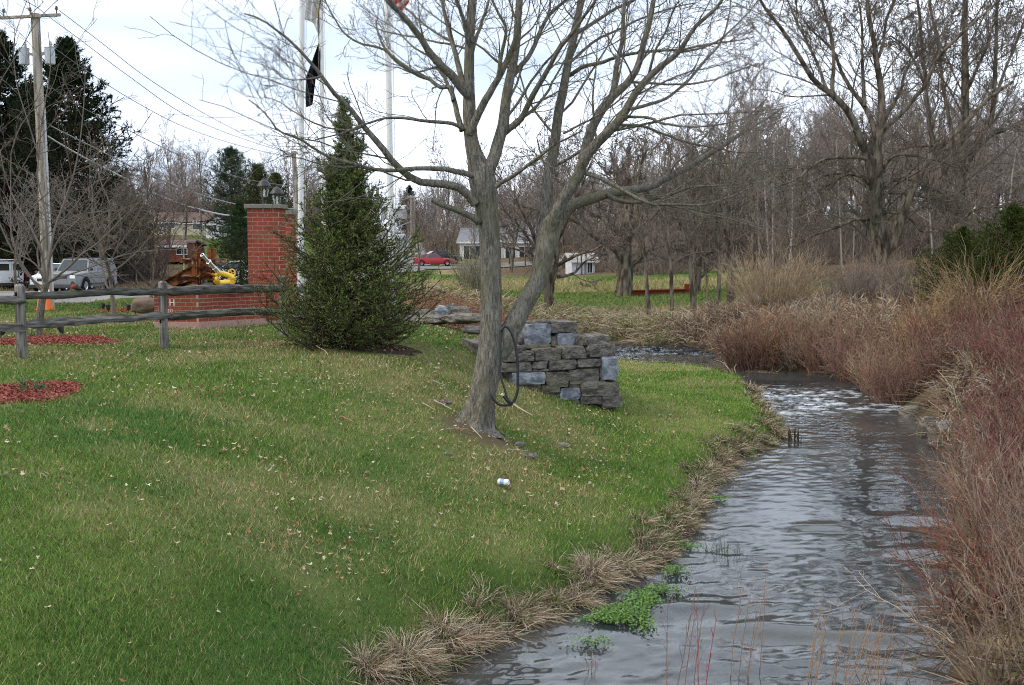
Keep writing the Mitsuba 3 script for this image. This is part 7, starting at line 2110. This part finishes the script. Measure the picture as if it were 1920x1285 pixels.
SUVP = roadpt(156, 545, 58)
car('parked_car', 'silver off-road car with dark bumper facing the lawn on the road', 'car', SUVP, math.radians(84), 4.5, 1.85, 1.72, [(0, .98), (.03, 1.03), (.26, 1.10), (.30, 1.12), (.97, 1.12), (1, 1.06)], (.25, .36, .93, .99), (.19, .20, .21), (.18, .78), .37, glass=[.52, .74], bumper=(.05, .052, .055),
    extra=lambda P, L, W: (P('roof_rack', cat(beam((1.9, -.6, 1.78), (3.9, -.6, 1.78), .04, .04), beam((1.9, .6, 1.78), (3.9, .6, 1.78), .04, .04)), 'm_satin', (.03, .03, .03)), P('side_step', cat(beam((1.3, -.95, .45), (3.1, -.95, .45), .1, .07), beam((1.3, .95, .45), (3.1, .95, .45), .1, .07)), 'm_satin', (.05, .05, .05))))
car('parked_car', 'white minivan partly hidden behind the silver car', 'car', roadpt(122, 541, 65), math.radians(82), 4.7, 1.85, 1.62, [(0, .86), (.03, .93), (.20, 1.04), (.97, 1.06), (1, 1.0)], (.17, .34, .92, .99), (.66, .67, .68), (.19, .80), .33, glass=[.5, .72])
car('red_pickup', 'red pickup truck with pale bumper beside the white van', 'truck', roadpt(38, 543, 79), math.radians(140), 5.2, 1.9, 1.55, [(0, 1.0), (.02, 1.06), (.28, 1.14), (.55, 1.14), (.98, 1.12), (1, 1.08)], (.29, .36, .52, .56), (.42, .025, .03), (.18, .78), .38, bumper=(.62, .62, .62), grille='m_metal')
def vanx(P, L, W):
    P('rear_door', rbox(L - .005, L + .012, -W * .44, W * .02, .55, 1.9, .01), 'm_paint', (.70, .72, .74)); P('rear_door', rbox(L - .005, L + .012, W * .03, W * .44, .55, 1.9, .01), 'm_paint', (.70, .72, .74))
    P('door_window', rbox(L + .004, L + .018, -W * .38, -W * .06, 1.30, 1.75, .01), 'm_darkglass'); P('door_window', rbox(L + .004, L + .018, W * .07, W * .38, 1.30, 1.75, .01), 'm_darkglass')
    P('red_marker', rbox(L - .03, L + .012, -W * .49, -W * .44, 1.25, 1.65, .01), 'm_paint', (.5, .02, .03))
    P('emblem', rbox(L + .013, L + .022, W * .30, W * .38, .95, 1.12, .005), 'm_satin', (.03, .035, .06))
car('white_van', 'white delivery van cut off by the left edge, rear doors showing', 'van', roadpt(-14, 545, 76), math.radians(-38), 5.2, 2.0, 2.05, [(0, .95), (.04, 1.05), (.20, 1.2), (.97, 1.25), (1, 1.25)], (.18, .27, .985, 1.0), (.62, .64, .67), (.17, .76), .36, glass=[.42, .7], extra=vanx)
car('red_car', 'red two-door car standing on the far road under the maple limb', 'car', roadpt(814, 500, 121, .09), math.radians(184), 4.5, 1.72, 1.30, [(0, .66), (.04, .74), (.30, .86), (.80, .92), (.97, .94), (1, .88)], (.28, .44, .70, .90), (.40, .02, .03), (.18, .80), .31, glass=[.62])
car('dark_car', 'dark car just behind the red two-door car', 'car', roadpt(828, 497, 126, .09), math.radians(200), 4.4, 1.75, 1.40, [(0, .72), (.04, .80), (.28, .92), (.97, .98), (1, .92)], (.26, .40, .74, .92), (.025, .027, .03), (.18, .80), .31)
car('white_car', 'white car coming down the hill road beside the right flagpole', 'car', roadpt(744, 462, 190), math.radians(75), 4.5, 1.8, 1.5, [(0, .74), (.04, .82), (.28, .94), (.97, 1.0), (1, .95)], (.26, .40, .76, .94), (.72, .73, .75), (.18, .80), .31)
car('white_car', 'white car on the road half hidden by the small spruce', 'car', roadpt(700, 500, 108), math.radians(20), 4.5, 1.8, 1.5, [(0, .74), (.04, .82), (.28, .94), (.97, 1.0), (1, .95)], (.26, .40, .76, .94), (.70, .71, .73), (.18, .80), .31)
car('parked_car', 'dark teal car glimpsed behind the rusty beams', 'car', roadpt(424, 517, 66), math.radians(150), 4.4, 1.75, 1.45, [(0, .72), (.04, .80), (.28, .92), (.97, .98), (1, .92)], (.26, .40, .74, .92), (.04, .10, .11), (.18, .80), .31)
car('parked_car', 'white car roof glimpsed left of the brick pillar foot', 'car', roadpt(476, 527, 62), math.radians(170), 4.4, 1.75, 1.45, [(0, .72), (.04, .80), (.28, .92), (.97, .98), (1, .92)], (.26, .40, .74, .92), (.70, .71, .73), (.18, .80), .31)
k = thing('mailbox', 'white roadside post with green top near the far tree', 'post')
p = roadpt(760, 505, 110, 0)
part(k, 'post', xf(rbox(-.16, .16, -.1, .1, -.1, 1.0, .02), None, p), 'm_satin', color=(.65, .66, .66))
part(k, 'top', xf(rbox(-.2, .2, -.12, .12, 1.1, 1.45, .02), None, p), 'm_satin', color=(.04, .22, .16))
part(k, 'neck', xf(rbox(-.05, .05, -.04, .04, 1.0, 1.1), None, p), 'm_satin', color=(.3, .3, .3))


# ------------------------------------------------------------------ houses far behind
def house(name, label, o, yaw, L, W, hw, hr, wall, roof, wins=(), door=None, gable_front=False, chimney=None, trim=(.72, .72, .70), bottom=None):
    k = thing(name, label, 'house')
    R = rotz(yaw)
    def P(nm, m, mat, c=None, sub=None):
        key = numbered((sub or k) + '__' + nm)
        return put(key, xf(m, R, o), mat, c)
    P('wall', box(0, L, 0, W, -.5, hw), 'm_vc', wall)
    if bottom is not None: P('plinth', box(-.02, L + .02, -.03, W, -.5, .7), 'm_vc', bottom)
    for i in range(int(hw / .28)):
        P('siding', box(0, L, -.018, 0, .28 * i + .02, .28 * i + .26), 'm_vc', wall)
    e = .35
    if gable_front:
        pts = [(-e, hw - .1), (L / 2, hw + hr), (L + e, hw - .1), (L + e, hw + .08), (L / 2, hw + hr + .2), (-e, hw + .08)]
        rk = P('roof', prism(pts, -e, W + e), 'm_vc', roof)
        P('gable', prism([(0, hw), (L, hw), (L / 2, hw + hr)], 0, W), 'm_vc', wall)
    else:
        A_ = [(-e, -e, hw), (L + e, -e, hw), (L + e, W / 2, hw + hr), (-e, W / 2, hw + hr), (-e, W + e, hw), (L + e, W + e, hw)]
        v = np.array(A_ + [(a, b, c + .15) for a, b, c in A_], float)
        rk = P('roof', (v, np.array([[6, 7, 8], [6, 8, 9], [9, 8, 11], [9, 11, 10], [0, 2, 1], [0, 3, 2], [3, 5, 2], [3, 4, 5], [0, 1, 7], [0, 7, 6], [0, 6, 9], [0, 9, 3], [3, 9, 10], [3, 10, 4], [1, 2, 8], [1, 8, 7], [2, 5, 11], [2, 11, 8]])), 'm_vc', roof)
        P('gable', xf(prism([(0, hw), (W, hw), (W / 2, hw + hr)], 0, L), np.array([[0, 1, 0], [1, 0, 0], [0, 0, 1.0]])), 'm_vc', wall)
    P('fascia', box(-e, L + e, -e - .03, -e, hw - .12, hw + .10), 'm_vc', trim)
    for (x, z, w, h) in wins:
        wk_ = P('window', box(x - .09, x + w + .09, -.075, -.01, z - .09, z + h + .09), 'm_vc', trim)
        P('pane', box(x, x + w / 2 - .02, -.085, -.05, z, z + h), 'm_darkglass', None, wk_)
        P('pane', box(x + w / 2 + .02, x + w, -.085, -.05, z, z + h), 'm_darkglass', None, wk_)
    if door:
        x, w, h, c = door
        dk = P('door', box(x, x + w, -.07, -.01, 0, h), 'm_vc', c)
    if chimney:
        x, y, w, h = chimney
        P('chimney', box(x, x + w, y, y + w, hw, hw + h), 'm_vc', (.22, .07, .05), rk)
    return k


m_ = lambda px, D: px / FPX * D
D = 150
o = at(288, 441, D); g0 = o[2]
house('cream_house', 'long cream house on the green rise left of the brick pillar', o, 0, m_(100, D), 8, m_(22, D), m_(20, D), (.52, .49, .38), (.125, .088, .078), [(m_(4, D), 1.0, 1.2, .9 + .1), (m_(19, D), .9, 1.0, 1.1), (m_(26, D), .9, 1.0, 1.1), (m_(74, D), .75, 1.1, 1.1), (m_(80.5, D), .75, 1.0, 1.1), (m_(94, D), .75, 1.1, 1.1)][:5], bottom=(.50, .46, .30))
o = at(386, 444, D - 3)
house('white_house', 'white gabled house end beside the long cream house', o, 0, m_(48, D), 9, m_(22, D), m_(17, D), (.66, .66, .65), (.125, .088, .078), [(m_(9, D), .8, .8, 1.2), (m_(24, D), .8, .7, 1.2), (m_(2, D) * 0 + m_(34, D), .8, .8, 1.2)], gable_front=True)
o = at(296, 482, 112)
house('brick_house', 'low brick house with brown roof half hidden by bare shrubs', o, 0, m_(50, 112), 7, m_(20, 112), m_(9, 112), (.20, .075, .05), (.16, .12, .11), [(m_(36, 112), .3, 1.0, .5)])
k = thing('brick_chimney', 'square brick chimney left of the rusty beams', 'chimney')
o = at(352, 492, 90)
part(k, 'stack', xf(box(0, m_(10, 90), 0, .6, -1.6, m_(36, 90)), None, o), 'm_vc', color=(.16, .075, .055))
part(k, 'cap', xf(box(-.06, m_(10, 90) + .06, -.06, .66, m_(36, 90), m_(39, 90)), None, o), 'm_vc', color=(.2, .18, .16))
# the big white house behind the maple trunks
D = 135
o = at(862, 497, D)
house('white_farmhouse', 'white two-storey house with grey roof seen between the maple trunks', o, math.radians(-4), m_(150, D), 9, m_(42, D), m_(26, D), (.62, .61, .60), (.20, .205, .22), [(m_(8, D), .7, 1.3, 1.6), (m_(28, D), .7, 1.3, 1.6), (m_(60, D), .7, 1.2, 1.5), (m_(86, D), .7, 1.2, 1.5), (m_(112, D), .7, 1.2, 1.5), (m_(130, D), .7, 1.2, 1.5)], bottom=(.36, .34, .33))
o = at(938, 462, D + 6)
house('grey_house', 'grey house wing with white-trimmed window above the white house', o, math.radians(-4), m_(92, D + 6), 8, m_(30, D), m_(22, D), (.21, .195, .20), (.15, .155, .165), [(m_(48, D), .4, .9, 1.2), (m_(68, D), .4, 1.2, 1.2)])
o = at(1072, 517, 98)
house('white_shed', 'small white shed at the edge of the wood right of the maple', o, math.radians(8), m_(44, 98), 3, m_(27, 98), m_(12, 98), (.60, .62, .66), (.34, .33, .32), [(m_(30, 98), .25, .4, .9)], door=(m_(24, 98), .35, 1.3, (.24, .25, .29)))
o = at(715, 405, 215)
house('grey_barn', 'pale flat-roofed building on the hill behind the right flagpole', o, 0, m_(40, 215), 8, m_(14, 215), m_(6, 215), (.42, .42, .43), (.5, .5, .5), [(m_(10, 215), .4, 1.2, .8)])
o = at(935, 395, 240)
house('distant_house', 'pale house on the hillside just right of the straight maple trunk', o, 0, m_(44, 240), 9, m_(20, 240), m_(18, 240), (.55, .54, .53), (.28, .24, .25), [(m_(6, 240), 1, 1.2, 1.2), (m_(20, 240), 1, 1.2, 1.2)], gable_front=True)

# ------------------------------------------------------------------ rusty beams lying on the mown strip
bk2 = thing('rusty_rail_beam', 'rusty red steel girder lying low across the grass between two trees', 'girder')
a, b = onland(1182, 562), onland(1292, 560)
Db = 50.0
a, b = at(1176, 550, Db), at(1292, 547, Db + 1)
RU = (.20, .045, .03)
part(bk2, 'girder', ibeam(a, b, .2, .26, (0, 0, 1), .04), 'm_vc', color=RU)
part(bk2, 'upright', beam(at(1288, 562, Db + 1), at(1288, 533, Db + 1), .2, .2, (0, 1, 0)), 'm_vc', color=(.24, .05, .03))
part(bk2, 'sleeper', beam(at(1150, 560, Db - .6), at(1182, 556, Db - .2), .25, .12), 'm_vc', color=(.17, .07, .045))
for q in (.1, .45, .8):
    p = a * (1 - q) + b * q
    part(bk2, 'support', beam([p[0], p[1], float(H(p[0], p[1])) - .2], [p[0], p[1], p[2] - .1], .18, .18, (0, 1, 0)), 'm_vc', color=(.1, .05, .035))
